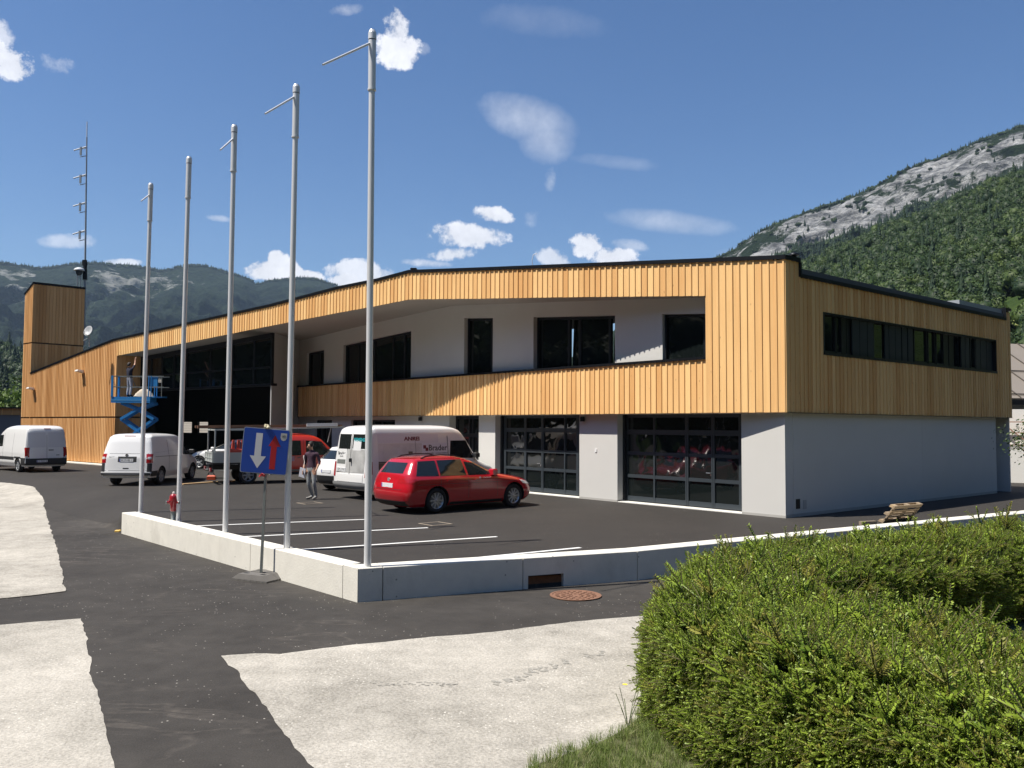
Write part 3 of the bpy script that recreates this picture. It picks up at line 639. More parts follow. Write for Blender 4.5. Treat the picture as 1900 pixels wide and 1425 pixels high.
for a, b in zip(mull, mull[1:]):
    for z0, z1 in ((lambda s: zband + .12, lambda s: zband + .85), (lambda s: zband + .93, lambda s: gtop(s) - .22)):
        mb = MB(); a_, b_ = a + .05, b - .05
        mb.hexa([Gz.P(a_, z0(a_), .0), Gz.P(b_, z0(b_), .0), Gz.P(b_, z0(b_), -.03), Gz.P(a_, z0(a_), -.03), Gz.P(a_, z1(a_), .0), Gz.P(b_, z1(b_), .0), Gz.P(b_, z1(b_), -.03), Gz.P(a_, z1(a_), -.03)])
        o = mb.build('pane', GLASS); o.parent = gfo
# pier between glazing and the lower wing, sloped soffit
mb = MB(); WP = Plane(P503, math.degrees(math.atan2((P556 - P503).x, (P556 - P503).y))); wl = (P556 - P503).length; WP.n = WP.n if WP.n.x > 0 else -WP.n
wallop(mb, WP, 0, wl, 0, lambda s: sof(WP.P(s, 0)) + .02, [], th=.05, extra=sseq(0, wl, 4)); bp(mb, 'hall_side_wall', PLASTER)
back = [Gp.P(s, 0, -.02) for s in sseq(su0, su1, 40)] + [P503] + [Gz.P(s, 0) for s in reversed(sseq(0, gz1, 16))]
mb = MB(); Af, Ab = [], []
for b in back:
    sF = (Vector((b.x, b.y, 0)) - F.o).dot(F.d); sF = max(sJ, min(sR, sF)); z = fbot(sF) + .015
    Af.append(F.P(sF, z, -.03)); Ab.append(Vector((b.x, b.y, z)))
for a0, a1, b0, b1 in zip(Af, Af[1:], Ab, Ab[1:]): mb.add([a0, a1, b1, b0, a0 + Vector((0, 0, .15)), a1 + Vector((0, 0, .15)), b1 + Vector((0, 0, .15)), b0 + Vector((0, 0, .15))], [(3, 2, 1, 0), (4, 5, 6, 7)])
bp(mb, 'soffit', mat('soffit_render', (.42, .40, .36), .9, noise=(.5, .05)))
# end return of the balcony + inside floor of the balcony
mb = MB(); mb.hexa([Pp.P(sp1, ZWB, -.03), Pp.P(sp1, ZWB, -.3), Pp.P(sp1 + .02, ZWB, -.3), Pp.P(sp1 + .02, ZWB, -.03), Pp.P(sp1, float(zcap(sp1)) - .08, -.03), Pp.P(sp1, float(zcap(sp1)) - .08, -.3), Pp.P(sp1 + .02, float(zcap(sp1)) - .08, -.3), Pp.P(sp1 + .02, float(zcap(sp1)) - .08, -.03)])
bp(mb, 'parapet_end', WOOD)
# jamb return of the big opening (right end), facing left
mb = MB(); a = F.P(sJ - .03, 0, -.03); g = Gp.P(sJ - .25, 0, -.1)
mb.hexa([a, g, g + F.d * -.1, a + F.d * -.1, *[v + Vector((0, 0, fbot(sJ) + .1)) for v in (a, g, g + F.d * -.1, a + F.d * -.1)]]); 
for i in range(len(mb.v)): 
    if mb.v[i][2] < 1: mb.v[i] = (mb.v[i][0], mb.v[i][1], ZWB + .02)
bp(mb, 'opening_jamb', BLACK)
# roof deck, back walls, hall interior
inn = az(50.3) * 14.6
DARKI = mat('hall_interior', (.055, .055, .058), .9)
mb = MB(); kk = sorted(ks + [sE])
fr = [F.P(s, ftop(min(s, sT)) - .45, -.2) for s in kk]; bk = [p_ + inn + az(140) * 0 for p_ in fr]; strip(mb, fr, bk, (0, 0, .2)); bp(mb, 'roof_deck', mat('roof_membrane', (.12, .12, .12), .9))
Lb = (sE) ; 
def wseg(mb, a, b, z0, z1, t=.2):
    d = (b - a).normalized(); n = Vector((-d.y, d.x, 0)) * t
    mb.hexa([Vector((q.x, q.y, z0)) for q in (a, b, b + n, a + n)] + [Vector((q.x, q.y, z1)) for q in (a, b, b + n, a + n)])
mb = MB(); c0 = S.P(sS3, 0, -.1); c1 = F.P(14.5, 0) + inn
wseg(mb, c0, c1, 0, 6.0); bp(mb, 'back_wall', PLASTER)
mb = MB()
h0 = atY(290, 800, 62); h0.z = 0; h1 = Gp.P(su1 - 4, 0) + inn * .62
d = (h1 - h0).normalized(); L_ = (h1 - h0).length; HB = Plane(h1, math.degrees(math.atan2(-d.x, -d.y)))
hops = []
for x0, x1 in ((386, 366), (356, 331)): s0, z1 = HB.px(x0, 783); s1, _ = HB.px(x1, 783); hops.append((s0, s1, HB.px(x0, 803)[1], z1, z1))
wallop(mb, HB, 0, L_, 0, 7.5, hops, th=.2); wseg(mb, P556 + az(50.3) * .4, h1, 0, 7.5, .15); wseg(mb, Q, h0, 0, 5.5, .15)
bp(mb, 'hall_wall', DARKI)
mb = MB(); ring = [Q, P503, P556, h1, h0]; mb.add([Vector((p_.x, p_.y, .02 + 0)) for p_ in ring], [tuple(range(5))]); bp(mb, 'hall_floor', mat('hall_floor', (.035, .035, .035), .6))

# windows and doors
def rect(mb, pln, a, b, z0, z1, o1, o0, mi=0):      # z0,z1: (at a, at b)
    mb.hexa([pln.P(a, z0[0], o1), pln.P(b, z0[1], o1), pln.P(b, z0[1], o0), pln.P(a, z0[0], o0), pln.P(a, z1[0], o1), pln.P(b, z1[1], o1), pln.P(b, z1[1], o0), pln.P(a, z1[0], o0)], mi)
def window(pln, o, rec, mulls, tilt=(), sill=True, fw=.07, gm=None):
    a, b, zb, za, zc = o; h = lambda s: lerp(za, zc, (s - a) / (b - a)); fr = MB()
    rect(fr, pln, a, a + fw, (zb, zb), (h(a), h(a + fw)), -rec, -rec - .09); rect(fr, pln, b - fw, b, (zb, zb), (h(b - fw), h(b)), -rec, -rec - .09)
    rect(fr, pln, a + fw, b - fw, (h(a + fw) - .09, h(b - fw) - .09), (h(a + fw), h(b - fw)), -rec, -rec - .09); rect(fr, pln, a + fw, b - fw, (zb, zb), (zb + fw, zb + fw), -rec, -rec - .09)
    for m_ in mulls: rect(fr, pln, m_ - .055, m_ + .055, (zb + fw, zb + fw), (h(m_ - .055) - .09, h(m_ + .055) - .09), -rec + .005, -rec - .085)
    # shutter guide and blind box, dark
    rect(fr, pln, b - fw - .02, b - fw + .03, (zb, zb), (h(b) - .02, h(b) - .02), -rec + .06, -rec)
    fo = bp(fr, 'window', ANTHD)
    ed = [a + fw] + sorted(mulls) + [b - fw]
    for i, (p_, q_) in enumerate(zip(ed, ed[1:])):
        p2 = p_ + (.055 if i else 0); q2 = q_ - (.055 if i < len(ed) - 2 else 0); g = MB(); t = .0
        zt0, zt1 = h(p2) - .09, h(q2) - .09; dt = .16 if i in tilt else 0
        g.hexa([pln.P(p2, zb + fw, -rec - .03), pln.P(q2, zb + fw, -rec - .03), pln.P(q2, zb + fw, -rec - .05), pln.P(p2, zb + fw, -rec - .05),
                pln.P(p2, zt0, -rec - .03 - dt), pln.P(q2, zt1, -rec - .03 - dt), pln.P(q2, zt1, -rec - .05 - dt), pln.P(p2, zt0, -rec - .05 - dt)])
        po = g.build('pane', gm or GLASS); po.parent = fo
    return fo
P_ = lambda pln, *xs: [pln.px(x, 640)[0] for x in xs]
window(Gp, uo[0], .16, P_(Gp, 590)); window(Gp, uo[1], .16, P_(Gp, 745, 724, 690, 660)); window(Gp, uo[2], .2, P_(Gp, 905))
window(Gp, uo[3], .2, P_(Gp, 1124, 1068, 1048), tilt=(0, 2)); window(Gp, uo[4], .12, P_(Gp, 1304))
window(Gp, go[3], .16, P_(Gp, 705, 690, 678)); window(Gp, go[4], .16, P_(Gp, 599))
# curtains standing behind the ground floor panes are pale: thin folds between frame and pane
# side band of windows and metal panels
fr = MB(); hw_ = [w0, w1]
rect(fr, S, w0, w1, (zw0b - .02, zw1b - .02), (zw0b + .06, zw1b + .06), .03, -.25); rect(fr, S, w0, w1, (zw0t - .03, zw1t - .03), (zw0t + .02, zw1t + .02), .01, -.25)
rect(fr, S, w0 - .0, w0 + .07, (zw0b + .06, wb(w0 + .07) + .06), (zw0t - .03, wt(w0 + .07) - .03), .01, -.25); rect(fr, S, w1 - .05, w1, (wb(w1 - .05) + .06, zw1b + .06), (wt(w1 - .05) - .03, zw1t - .03), .01, -.25)
sw = bp(fr, 'side_window_band', ANTHD)
PANEL = mat('dark_metal_panel', (.022, .03, .038), .5, .3)
lay = [(1533, 1557, 'p'), (1558, 1569, 'q'), (1570, 1580, 'd'), (1581, 1587, 'd'), (1588, 1601, 'm'), (1602, 1615, 'm'), (1616, 1628, 'm'), (1630, 1646, 'p2'), (1648, 1655, 'm'), (1656, 1667, 'm'), (1668, 1678, 'm'), (1680, 1689, 'm'), (1691, 1700, 'm'),
       (1702, 1726, 'p'), (1728, 1741, 'q'), (1743, 1757, 'p'), (1759, 1768, 'd'), (1770, 1778, 'd'), (1780, 1787, 'p2'), (1789, 1796, 'm'), (1797, 1804, 'm'), (1806, 1815, 'p'), (1816, 1824, 'm'), (1825, 1835, 'm'), (1836, 1846, 'm')]
for x0, x1, k in lay:
    a, b = S.px(x0, 640)[0], S.px(x1, 640)[0]; g = MB(); dep = {'m': (-.10, -.14), 'd': (-.16, -.2)}.get(k, (-.15, -.17))
    rect(g, S, a, b, (wb(a) + .062, wb(b) + .062), (wt(a) - .032, wt(b) - .032), dep[0], dep[1])
    o = g.build('panel' if k in 'md' else 'pane', PANEL if k == 'm' else (ANTHD if k == 'd' else GLASS)); o.parent = sw
    if k in ('p', 'q'):
        g = MB()
        for (u, v_) in ((a - .0, a + .04), (b - .04, b)): rect(g, S, u, v_, (wb(u) + .063, wb(v_) + .063), (wt(u) - .033, wt(v_) - .033), -.10, -.148)
        rect(g, S, a + .04, b - .04, (wb(a) + .064, wb(b) + .064), (wb(a) + .13, wb(b) + .13), -.11, -.148)
        o = g.build('sash', ANTHD); o.parent = sw
mb = MB(); rect(mb, S, w0, w1, (wb(w0), wb(w1)), (wt(w0), wt(w1)), -.21, -.24); bp(mb, 'window_backing', ANTHD)
# sectional garage doors
def garage(o, vx, rows, door, lab, backx):
    pln = Gp.off(-.38 + .001); a, b = o[0], o[1]; f = MB(); z1 = o[3]
    vs = [pln.px(x, 860)[0] for x in vx]
    for i, s in enumerate(vs):
        w = .055 if i in door else .03
        if i in (0, len(vs) - 1): w = .06
        rect(f, pln, s - w, s + w, (.06, .06), (z1, z1), .05, -.02)
    for j, z in enumerate(rows):
        w = .05 if j not in (2,) else .075
        for c0, c1 in zip(vs, vs[1:]): rect(f, pln, c0 + .03, c1 - .03, (z - w, z - w), (z + w, z + w), .04, -.018)
    for c0, c1 in zip(vs, vs[1:]): rect(f, pln, c0 + .03, c1 - .03, (.06, .06), (.2, .2), .04, -.018); rect(f, pln, c0 + .03, c1 - .03, (z1 - .1, z1 - .1), (z1, z1), .04, -.018)
    fo = bp(f, 'garage_door', ANTH, lab)
    zz = [.2] + [z for z in rows] + [z1 - .1]
    for c0, c1 in zip(vs, vs[1:]):
        for j, (z0, z2) in enumerate(zip(zz, zz[1:])):
            w0_ = .0 if j == 0 else (.075 if j - 1 == 2 else .05); w1_ = .0 if j == len(zz) - 2 else (.075 if j == 2 else .05)
            g = MB(); rect(g, pln, c0 + .05, c1 - .05, (z0 + w0_, z0 + w0_), (z2 - w1_, z2 - w1_), .0, -.012); po = g.build('pane', FILM if 0 < j else GLASS); po.parent = fo
    # wicket door leaf gap lines and handle
    g = MB()
    for i in door: rect(g, pln, vs[i] - .006, vs[i] + .006, (.06, .06), (2.15, 2.15), .053, .05)
    o2 = g.build('leaf_gap', BLACK); o2.parent = fo
    g = MB(); hs = vs[door[0]] + .06; p0 = pln.P(hs, 1.05, .05); g.tube(p0, p0 + pln.n * .05, .012); g.tube(p0 + pln.n * .05, p0 + pln.n * .05 + pln.d * .14, .011); g.box(-.02, .02, -.006, .006, -.09, -.03, M=frame(p0 + pln.n * .01, pln.d, pln.n)); o3 = g.build('handle', mat('steel', (.7, .7, .7), .25, .9)); o3.parent = fo
    t = MB(); rect(t, Gp, a, b, (.0, .0), (.03, .03), -.02, -.37); bp(t, 'threshold', mat('pale_sill', (.7, .69, .64), .7))
    t = MB(); rect(t, Gp, a, b, (.03, .03), (.06, .06), -.36, -.42); rect(t, Gp, b - .10, b, (.06, .06), (z1, z1), -.25, -.42); bp(t, 'door_track', ANTHD)
rws = [0.62, 1.28, 1.98, 2.36]
zrow = [Gp.off(-.38).px(1374, y)[1] for y in (895.5, 848, 804)]
garage(go[0], [1376, 1324.5, 1276, 1215.5, 1163.5], zrow, (1, 2), 'four column glazed garage door nearest the building corner', 0)
zrow = [Gp.off(-.38).px(1072, y)[1] for y in (875, 840, 799)]
garage(go[1], [1073.5, 1049.5, 1008, 976, 938.5], zrow, (2, 3), 'four column glazed garage door behind the red estate car', 0)
# entrance door
pln = Gp.off(-.36); a, b = go[2][0], go[2][1]; f = MB(); z1 = go[2][3]
for s in (a + .05, lerp(a, b, .42), lerp(a, b, .52), b - .06): rect(f, pln, s - .05, s + .05, (.03, .03), (z1, z1), .05, -.03)
for z in (.12, 2.0, z1 - .06): rect(f, pln, a, b, (z - .07, z - .07), (z + .07, z + .07), .045, -.028)
fo = bp(f, 'entrance_door', ANTHD)
for c0, c1 in ((a + .1, lerp(a, b, .42) - .05), (lerp(a, b, .52) + .05, b - .11)):
    for z0, z2 in ((.19, 1.93), (2.07, z1 - .13)):
        g = MB(); rect(g, pln, c0, c1, (z0, z0), (z2, z2), 0, -.01); o = g.build('pane', FILM); o.parent = fo
# small fittings
g = MB(); 
for x, y in ((1084, 777), (783, 777)):
    s, z = Gp.px(x, y); g2 = MB(); g2.cbox(-.07, .07, -.07, .07, -.09, .07, .02, M=Matrix.Translation(Gp.P(s, z, .09))); bp(g2, 'wall_lamp', BLACK)
s, z = Gp.px(1106, 836); g2 = MB(); rect(g2, Gp, s - .04, s + .04, (z - .05, z - .05), (z + .05, z + .05), .02, -.01); bp(g2, 'wall_switch', WHITE)
s, z = Gs.px(1480.5, 935); g2 = MB(); rect(g2, Gs, s - .1, s + .1, (z - .13, z - .13), (z + .13, z + .13), .006, -.05); bp(g2, 'wall_socket_hole', BLACK)
s, z = Gs.px(1493, 936); g2 = MB(); rect(g2, Gs, s - .08, s + .08, (z - .12, z - .12), (z + .12, z + .12), .012, -.01); bp(g2, 'socket_cover', mat('cover_grey', (.4, .4, .39), .6))
for x, y in ((155, 690), (64, 722)):
    s, z = F.px(x, y); g2 = MB(); Mx = frame(F.P(s, z, .03), F.d, F.n)
    g2.cbox(-.05, .05, 0, .12, -.08, .06, .01, M=Mx); g2.add([Mx @ Vector(v) for v in ((-.22, .05, -.05), (.22, .05, -.05), (.22, .42, .02), (-.22, .42, .02), (-.18, .05, .10), (.18, .05, .10), (.18, .36, .12), (-.18, .36, .12))], [(3, 2, 1, 0), (4, 5, 6, 7), (0, 1, 5, 4), (1, 2, 6, 5), (2, 3, 7, 6), (3, 0, 4, 7)])
    bp(g2, 'floodlight', mat('light_grey_plastic', (.6, .59, .56), .5))
# chimney pipe on the roof corner and a small roof rod
b0 = S.P(sS + .35, stop(sS) - .1, -.35); g2 = MB(); ztc = S.px(1484, 468)[1]
g2.tube(b0, Vector((b0.x, b0.y, ztc)), .07, n=14); g2.lathe([(.15, ztc - .0), (.15, ztc + .03), (.05, ztc + .09)], 14, M=Matrix.Translation((b0.x, b0.y, 0))); bp(g2, 'flue_pipe', BLACK)
s, z = F.px(978, 493); g2 = MB(); p0 = F.P(s, ftop(s), -.3); g2.path([p0, p0 + Vector((-.03, 0, .22)), p0 + Vector((.02, 0, .42)), p0 + Vector((.14, 0, .46))], .012, 6); bp(g2, 'roof_rod', ALU)
# added pale wall catching sun, in place of white slats in the rear windows
bw = MB(); wa = HB.P(8, 0, 0) + az(50.3) * 9; wb_ = HB.P(L_ + 22, 0, 0) + az(50.3) * 9; dd = (wb_ - wa).normalized(); nn = Vector((-dd.y, dd.x, 0)); ln = (wb_ - wa).length
bwo = thing('slat_stand_in', 'added pale wall standing in for bright slats in the rear openings of the dark hall', 'wall', (wa.x, wa.y, 0))
for i in range(22): bw.box(0, ln, -.1, .1 + (0 if i % 1 else .0), i * .2, i * .2 + .185, M=frame((0, 0, 0), dd, nn))
bw.build('stand_in_course', mat('pale_stand_in', (.5, .46, .4), .9), bwo, kind='stuff')
# concrete ledge at the wing
mb = MB(); mb.hexa([F.P(sR - .5, -.3, .45), F.P(sE, -.3, .45), F.P(sE, -.3, -.1), F.P(sR - .5, -.3, -.1), F.P(sR - .5, .06, .45), F.P(sE, .06, .45), F.P(sE, .06, -.1), F.P(sR - .5, .06, -.1)]); bp(mb, 'concrete_ledge', CONC)
# ------------------------------------------------------------ retaining wall
ZT = .05
def wall_run(name, lab, pts_fn, L0, L1, joints, th, hole=None):
    t = thing(name, lab, 'wall', tuple(pts_fn(L0, 0)[:2]) + (ZR,))
    base = Matrix.Translation((-t.location.x, -t.location.y, -t.location.z))
    for a, b in zip([L0] + joints, joints + [L1]):
        mb = MB(); g = .008
        def blk(a, b, z0, z1, o0=0., o1=None):
            o1 = th if o1 is None else o1
            n = max(1, int((b - a) / 2.5))
            for i in range(n):
                u, v = lerp(a, b, i / n), lerp(a, b, (i + 1) / n); c = .012
                P = lambda s, o, z: Vector((*pts_fn(s, o)[:2], z))
                lo = [P(u, o0, z0), P(v, o0, z0), P(v, o1, z0), P(u, o1, z0)]; md = [P(u, o0, z1 - c), P(v, o0, z1 - c), P(v, o1, z1 - c), P(u, o1, z1 - c)]
                tp = [P(u, o0 + c, z1), P(v, o0 + c, z1), P(v, o1 - c, z1), P(u, o1 - c, z1)]
                fs = [(0, 1, 5, 4), (2, 3, 7, 6), (4, 5, 9, 8), (6, 7, 11, 10), (8, 9, 10, 11)]
                if i == 0: fs += [(3, 0, 4, 7), (7, 4, 8, 11)]
                if i == n - 1: fs += [(1, 2, 6, 5), (5, 6, 10, 9)]
                mb.add([base @ q for q in lo + md + tp], fs)
        if hole and a < hole[0] < b:
            blk(a + g, hole[0], ZR - .3, ZT); blk(hole[1], b - g, ZR - .3, ZT); 
            blk(hole[0], hole[1], hole[2], ZT); blk(hole[0], hole[1], ZR - .3, hole[2] + .0, .28, th)
        else: blk(a + g, b - g, ZR - .3, ZT)
        mb.build('wall_section', CONC, t)
    return t
nA = Vector((-adir.y, adir.x, 0)); nA = nA if nA.dot(bd1) > 0 else -nA
def runA(s, o): return K + adir * s + nA * o
nB1 = Vector((-bd1.y, bd1.x, 0)); nB1 = nB1 if nB1.dot(adir) > 0 else -nB1
nB2 = Vector((-bd2.y, bd2.x, 0)); nB2 = nB2 if nB2.dot(adir) > 0 else -nB2
def runB(r, o):
    k = sst(RB - 3, RB + 3, r); n = (nB1 * (1 - k) + nB2 * k).normalized()
    if r <= RB: p = K + bd1 * r
    else: p = K + bd1 * RB + bd2 * (r - RB)
    return p + n * o
r_ = lambda x, y: solve_sr(G(x, y, ZR).x, G(x, y, ZR).y)[1]
sj = solve_sr(G(531, 1070, ZR).x, G(531, 1070, ZR).y)[0]
hA, hB = r_(1013, 1100), r_(1067, 1092)
wall_run('retaining_wall', 'sunlit low concrete wall with flagpoles behind it, running away from the corner', runA, .46, SEND, [3.9], .36)
wall_run('retaining_wall', 'shaded low concrete wall with a drain opening above the rusty manhole cover', runB, .37 * 0 + .0, 26, [.42, 2.95, 5.3, 8.2, 11.5, 15, 18.6, 22.3], .42, hole=(hA, hB, -.27))
mbw = MB(); _q = [K, K + nB1 * .42, K + adir * .45 + nA * .36, K + adir * .45]
mbw.hexa([Vector((q.x, q.y, ZR - .2)) for q in _q] + [Vector((q.x, q.y, ZT - .001)) for q in _q]); mbw.build('wall_corner', CONC, None, 'small concrete corner block under the nearest flagpole', 'wall')
# drain opening: rusty board set in it
mb = MB(); a, b = runB(hA, .10), runB(hB, .10); mb.bar((a.x, a.y, -.39), (b.x, b.y, -.40), .03, .18)
mb.build('drain_board', mat('rusty_brown', (.19, .085, .04), .9, noise=(14, .5)), None, 'dark rusty board closing the drain slot in the concrete wall', 'board')
# manhole cover
RUST = mat('rusted_iron', (.23, .12, .075), .85, .2, noise=(9, .4), bump=(40, .003))
c = G(1068, 1106, ZR); mc = thing('manhole_cover', 'round rusty manhole cover below the drain slot of the concrete wall', 'manhole cover', (c.x, c.y, ZR + .01))
mb = MB(); mb.lathe([(.44, 0), (.44, .012), (.40, .012), (.395, .004), (.0001, .004)], 40, smooth=False); mb.build('cover_ring', RUST, mc)
mb = MB()
for ring, n, l in ((.12, 8, .05), (.22, 14, .055), (.32, 20, .06)):
    for i in range(n):
        t = 2 * math.pi * i / n; M_ = Matrix.Rotation(t, 4, 'Z') @ Matrix.Translation((ring, 0, .006)); mb.box(-.03, .03, -l / 2 * .7, l / 2 * .7, 0, .008, M=M_)
mb.build('cover_ribs', RUST, mc)
FRAM = mat('sandy_dust', (.30, .25, .19), .95, noise=(10, .3))
for (px, py, lab) in ((575, 934, 'small dusty square drain cover at the walking man\'s feet'), (808, 972.5, 'small dusty square drain cover in front of the red estate car')):
    c = G(px, py); mb = MB(); M_ = Matrix.Translation((c.x, c.y, .006)) @ Matrix.Rotation(.7, 4, 'Z')
    for q in ((-.3, .3, -.3, -.26), (-.3, .3, .26, .3), (-.3, -.26, -.26, .26), (.26, .3, -.26, .26)): mb.box(*q, 0, .008, M=M_)
    mb.box(-.25, .25, -.25, .25, 0, .004, mi=1, M=M_)
    mb.build('drain_cover', [FRAM, LOTM], None, lab, 'drain cover')

# ------------------------------------------------------------ flagpoles
poles = [((261, 951), (280, 340), 'farthest flagpole, at the far end of the sunlit wall, with a short stub of arm', 205, .62),
         ((331, 968), (351, 291), 'second flagpole from the far end, beside the red hydrant, its arm out of sight', None, 1.15),
         ((418, 992), (435, 232), 'middle flagpole of the row of five, its short arm pointing left', 215, .75),
         ((532, 1022), (550, 157), 'flagpole behind the blue sign, second nearest of the row', 225, 1.0),
         ((682, 1057), (691, 56), 'nearest and tallest looking flagpole, at the corner of the concrete wall', 235, 1.2)]
arms = [(262, 373), None, (409, 278), (492, 211), (599, 120)]
armr = [(276, 360), None, (432, 256), (544, 178), (685, 79)]
for i, (b, t, lab, aa, al) in enumerate(poles):
    p = G(*b); o = thing('flagpole', lab, 'flagpole', (p.x, p.y, 0), 0, 'row of five aluminium flagpoles'); tp = atY(t[0], t[1], p.y); v = tp - p; H = v.z
    d = v / H; f = lambda z: Vector((d.x * z, d.y * z, z))
    mb = MB(); mb.tube(f(0), f(H - 1.0), .060, .051, 20); mb.tube(f(0), f(.02), .085, .085, 20); mb.build('shaft', ALU, o)
    mb = MB(); mb.tube(f(H - 1.02), f(H - .18), .064, .064, 20); mb.tube(f(H - 1.05), f(H - 1.02), .072, .072, 20); mb.build('sleeve', ALU, o)
    mb = MB(); mb.tube(f(H - .18), f(H - .165), .062, .062, 20, mi=1); mb.tube(f(H - .165), f(H - .05), .071, .069, 20); mb.tube(f(H - .05), f(H), .069, .05, 20); mb.build('cap', [ALU, ANTH], o)
    zr_ = H * (1 - (armr[i][1] - t[1]) / (b[1] - t[1])) if armr[i] else H - .45
    if arms[i]:
        e = atY(arms[i][0], arms[i][1], p.y - .35 - .1 * i); a0 = f(zr_); e = e - p
        mb = MB(); mb.tube(a0, Vector(e), .021, .017, 10); mb.build('flag_arm', ALU, o)
    else:
        mb = MB(); a0 = f(zr_); mb.tube(a0, a0 + Vector((-.46, 1.32, -.12)) * .8, .021, .017, 10); mb.build('flag_arm', ALU, o)

# ------------------------------------------------------------ traffic sign on its rubber feet
c = G(484, 1074, ZR); sg = thing('road_sign', 'blue square priority sign with a white and a red arrow on a portable post', 'road sign', (c.x, c.y, ZR))
GREYR = mat('grey_rubber', (.13, .122, .112), .85, noise=(8, .2), bump=(60, .002))
top = atY(493, 882, c.y) - Vector((c.x, c.y, ZR)); dirp = top.normalized()
rot = rad(-26)
for k, lab in ((-.16, None), (.16, None)):
    mb = MB(); M_ = Matrix.Rotation(rot, 4, 'Z') @ Matrix.Translation((0, k, 0))
    w, h = .42, .12
    def P3(x, y, z): return M_ @ Vector((x, y, z))
    mb.add([P3(-w, -.15, 0), P3(w, -.15, 0), P3(w, .15, 0), P3(-w, .15, 0), P3(-w, -.15, .03), P3(w, -.15, .03), P3(w, .15, .03), P3(-w, .15, .03), P3(-w * .68, -.12, h), P3(w * .68, -.12, h), P3(w * .68, .12, h), P3(-w * .68, .12, h)],
           [(3, 2, 1, 0), (0, 1, 5, 4), (1, 2, 6, 5), (2, 3, 7, 6), (3, 0, 4, 7), (4, 5, 9, 8), (5, 6, 10, 9), (6, 7, 11, 10), (7, 4, 8, 11), (8, 9, 10, 11)])
    for x in (-.2, .2): mb.box(x - .05, x + .05, -.03, .03, h, h + .004, mi=1, M=M_)
    for x in (-.3, -.15, 0, .15, .3): mb.box(x - .03, x + .03, -.158, -.15, .0, .02, M=M_)
    mb.build('rubber_foot', [GREYR, BLACK], sg)
GALV = mat('galvanised_steel', (.24, .26, .25), .5, .6, noise=(5, .15))
mb = MB(); pt = top + dirp * .92; mb.bar(dirp * .03, pt, .045, .045, upd=Vector((1, 0, 0))); mb.build('post', GALV, sg)
ctr = (atY(492, 837, c.y - .06)) - Vector((c.x, c.y, ZR)); xr = (atY(533, 840.5, c.y + .0) - atY(451, 834, c.y - .12)).normalized(); zu = (atY(496, 795, c.y) - atY(489, 880, c.y)).normalized()
nf = xr.cross(zu); nf = nf if nf.y < 0 else -nf
zu = (zu - xr * zu.dot(xr)).normalized(); hw, hh = .425, .425
BLUE = mat('sign_blue', (.008, .055, .33), .4, noise=(4, .08)); RED = mat('sign_red', (.40, .01, .015), .4); SWH = mat('sign_white', (.62, .62, .62), .45)
fsg = frame(ctr, xr, zu)      # x right, y up, z towards viewer
if (fsg.to_3x3() @ Vector((0, 0, 1))).y > 0: fsg = frame(ctr, xr, zu) @ Matrix.Scale(-1, 4, (0, 0, 1))
def rrect(w, h, r, n=5):
    o = []
    for cx, cy, a0 in ((w - r, h - r, 0), (-w + r, h - r, 90), (-w + r, -h + r, 180), (w - r, -h + r, 270)):
        for i in range(n + 1): t = rad(a0 + 90 * i / n); o.append((cx + r * math.cos(t), cy + r * math.sin(t)))
    return o
def plate(mb, pts, z0, z1, M_, mi=0):
    n = len(pts); vs = [M_ @ Vector((x, y, z0)) for x, y in pts] + [M_ @ Vector((x, y, z1)) for x, y in pts]
    mb.add(vs, [tuple(reversed(range(n))), tuple(range(n, 2 * n))] + [(i, (i + 1) % n, n + (i + 1) % n, n + i) for i in range(n)], mi)
mb = MB(); plate(mb, rrect(hw, hh, .04), -.02, -.004, fsg); plate(mb, rrect(hw, hh, .04), -.004, 0, fsg); mb.build('sign_rim', mat('sign_edge', (.35, .38, .42), .5, .4), sg)
mb = MB(); plate(mb, rrect(hw - .012, hh - .012, .035), 0, .003, fsg); mb.build('sign_panel', BLUE, sg)
mb = MB(); plate(mb, [(-.19, .33), (-.07, .33), (-.07, -.10), (.025, -.10), (-.115, -.33), (-.27, -.10), (-.19, -.10)][::-1], .003, .005, fsg); mb.build('white_arrow', SWH, sg)
mb = MB(); plate(mb, [(.10, -.33), (.205, -.33), (.205, .10), (.275, .10), (.16, .31), (.05, .10), (.10, .10)], .003, .005, fsg); mb.build('red_arrow', RED, sg)
mb = MB(); plate(mb, [(.26, .36), (.37, .36), (.375, .27), (.35, .23), (.315, .215), (.275, .23), (.255, .28)][::-1], .003, .0045, fsg, 0)
for i in range(7): mb.tube(fsg @ Vector((.285 + .008 * i + U(-.01, .01), .30 + U(-.035, .03), .0045)), fsg @ Vector((.295 + .008 * i, .30 + U(-.03, .03), .0047)), .004, n=4, mi=1)
mb.build('badge_sticker', [mat('sticker_grey', (.42, .42, .40), .6), ANTH], sg)
mb = MB()
for i in range(9): p = fsg @ Vector((.0 + U(-.05, .06), .455 + U(-.02, .03), U(-.03, .02))); mb.box(-.02, .02, -.015, .015, -.02, .02, M=Matrix.Translation(p) @ Euler((U(0, 3), U(0, 3), 0)).to_matrix().to_4x4())
mb.build('upper_clamp', mat('yellowed_plastic', (.62, .56, .38), .6), sg)
mb = MB()
for i in range(10): p = fsg @ Vector((.0 + U(-.05, .05), -.45 + U(-.03, .02), U(-.02, .03))); mb.box(-.022, .022, -.012, .012, -.01, .01, mi=0 if i % 4 else 1, M=Matrix.Translation(p) @ Euler((U(0, 3), U(0, 3), 0)).to_matrix().to_4x4())
mb.build('lower_clamp', [mat('red_tape', (.45, .03, .03), .6), SWH], sg)

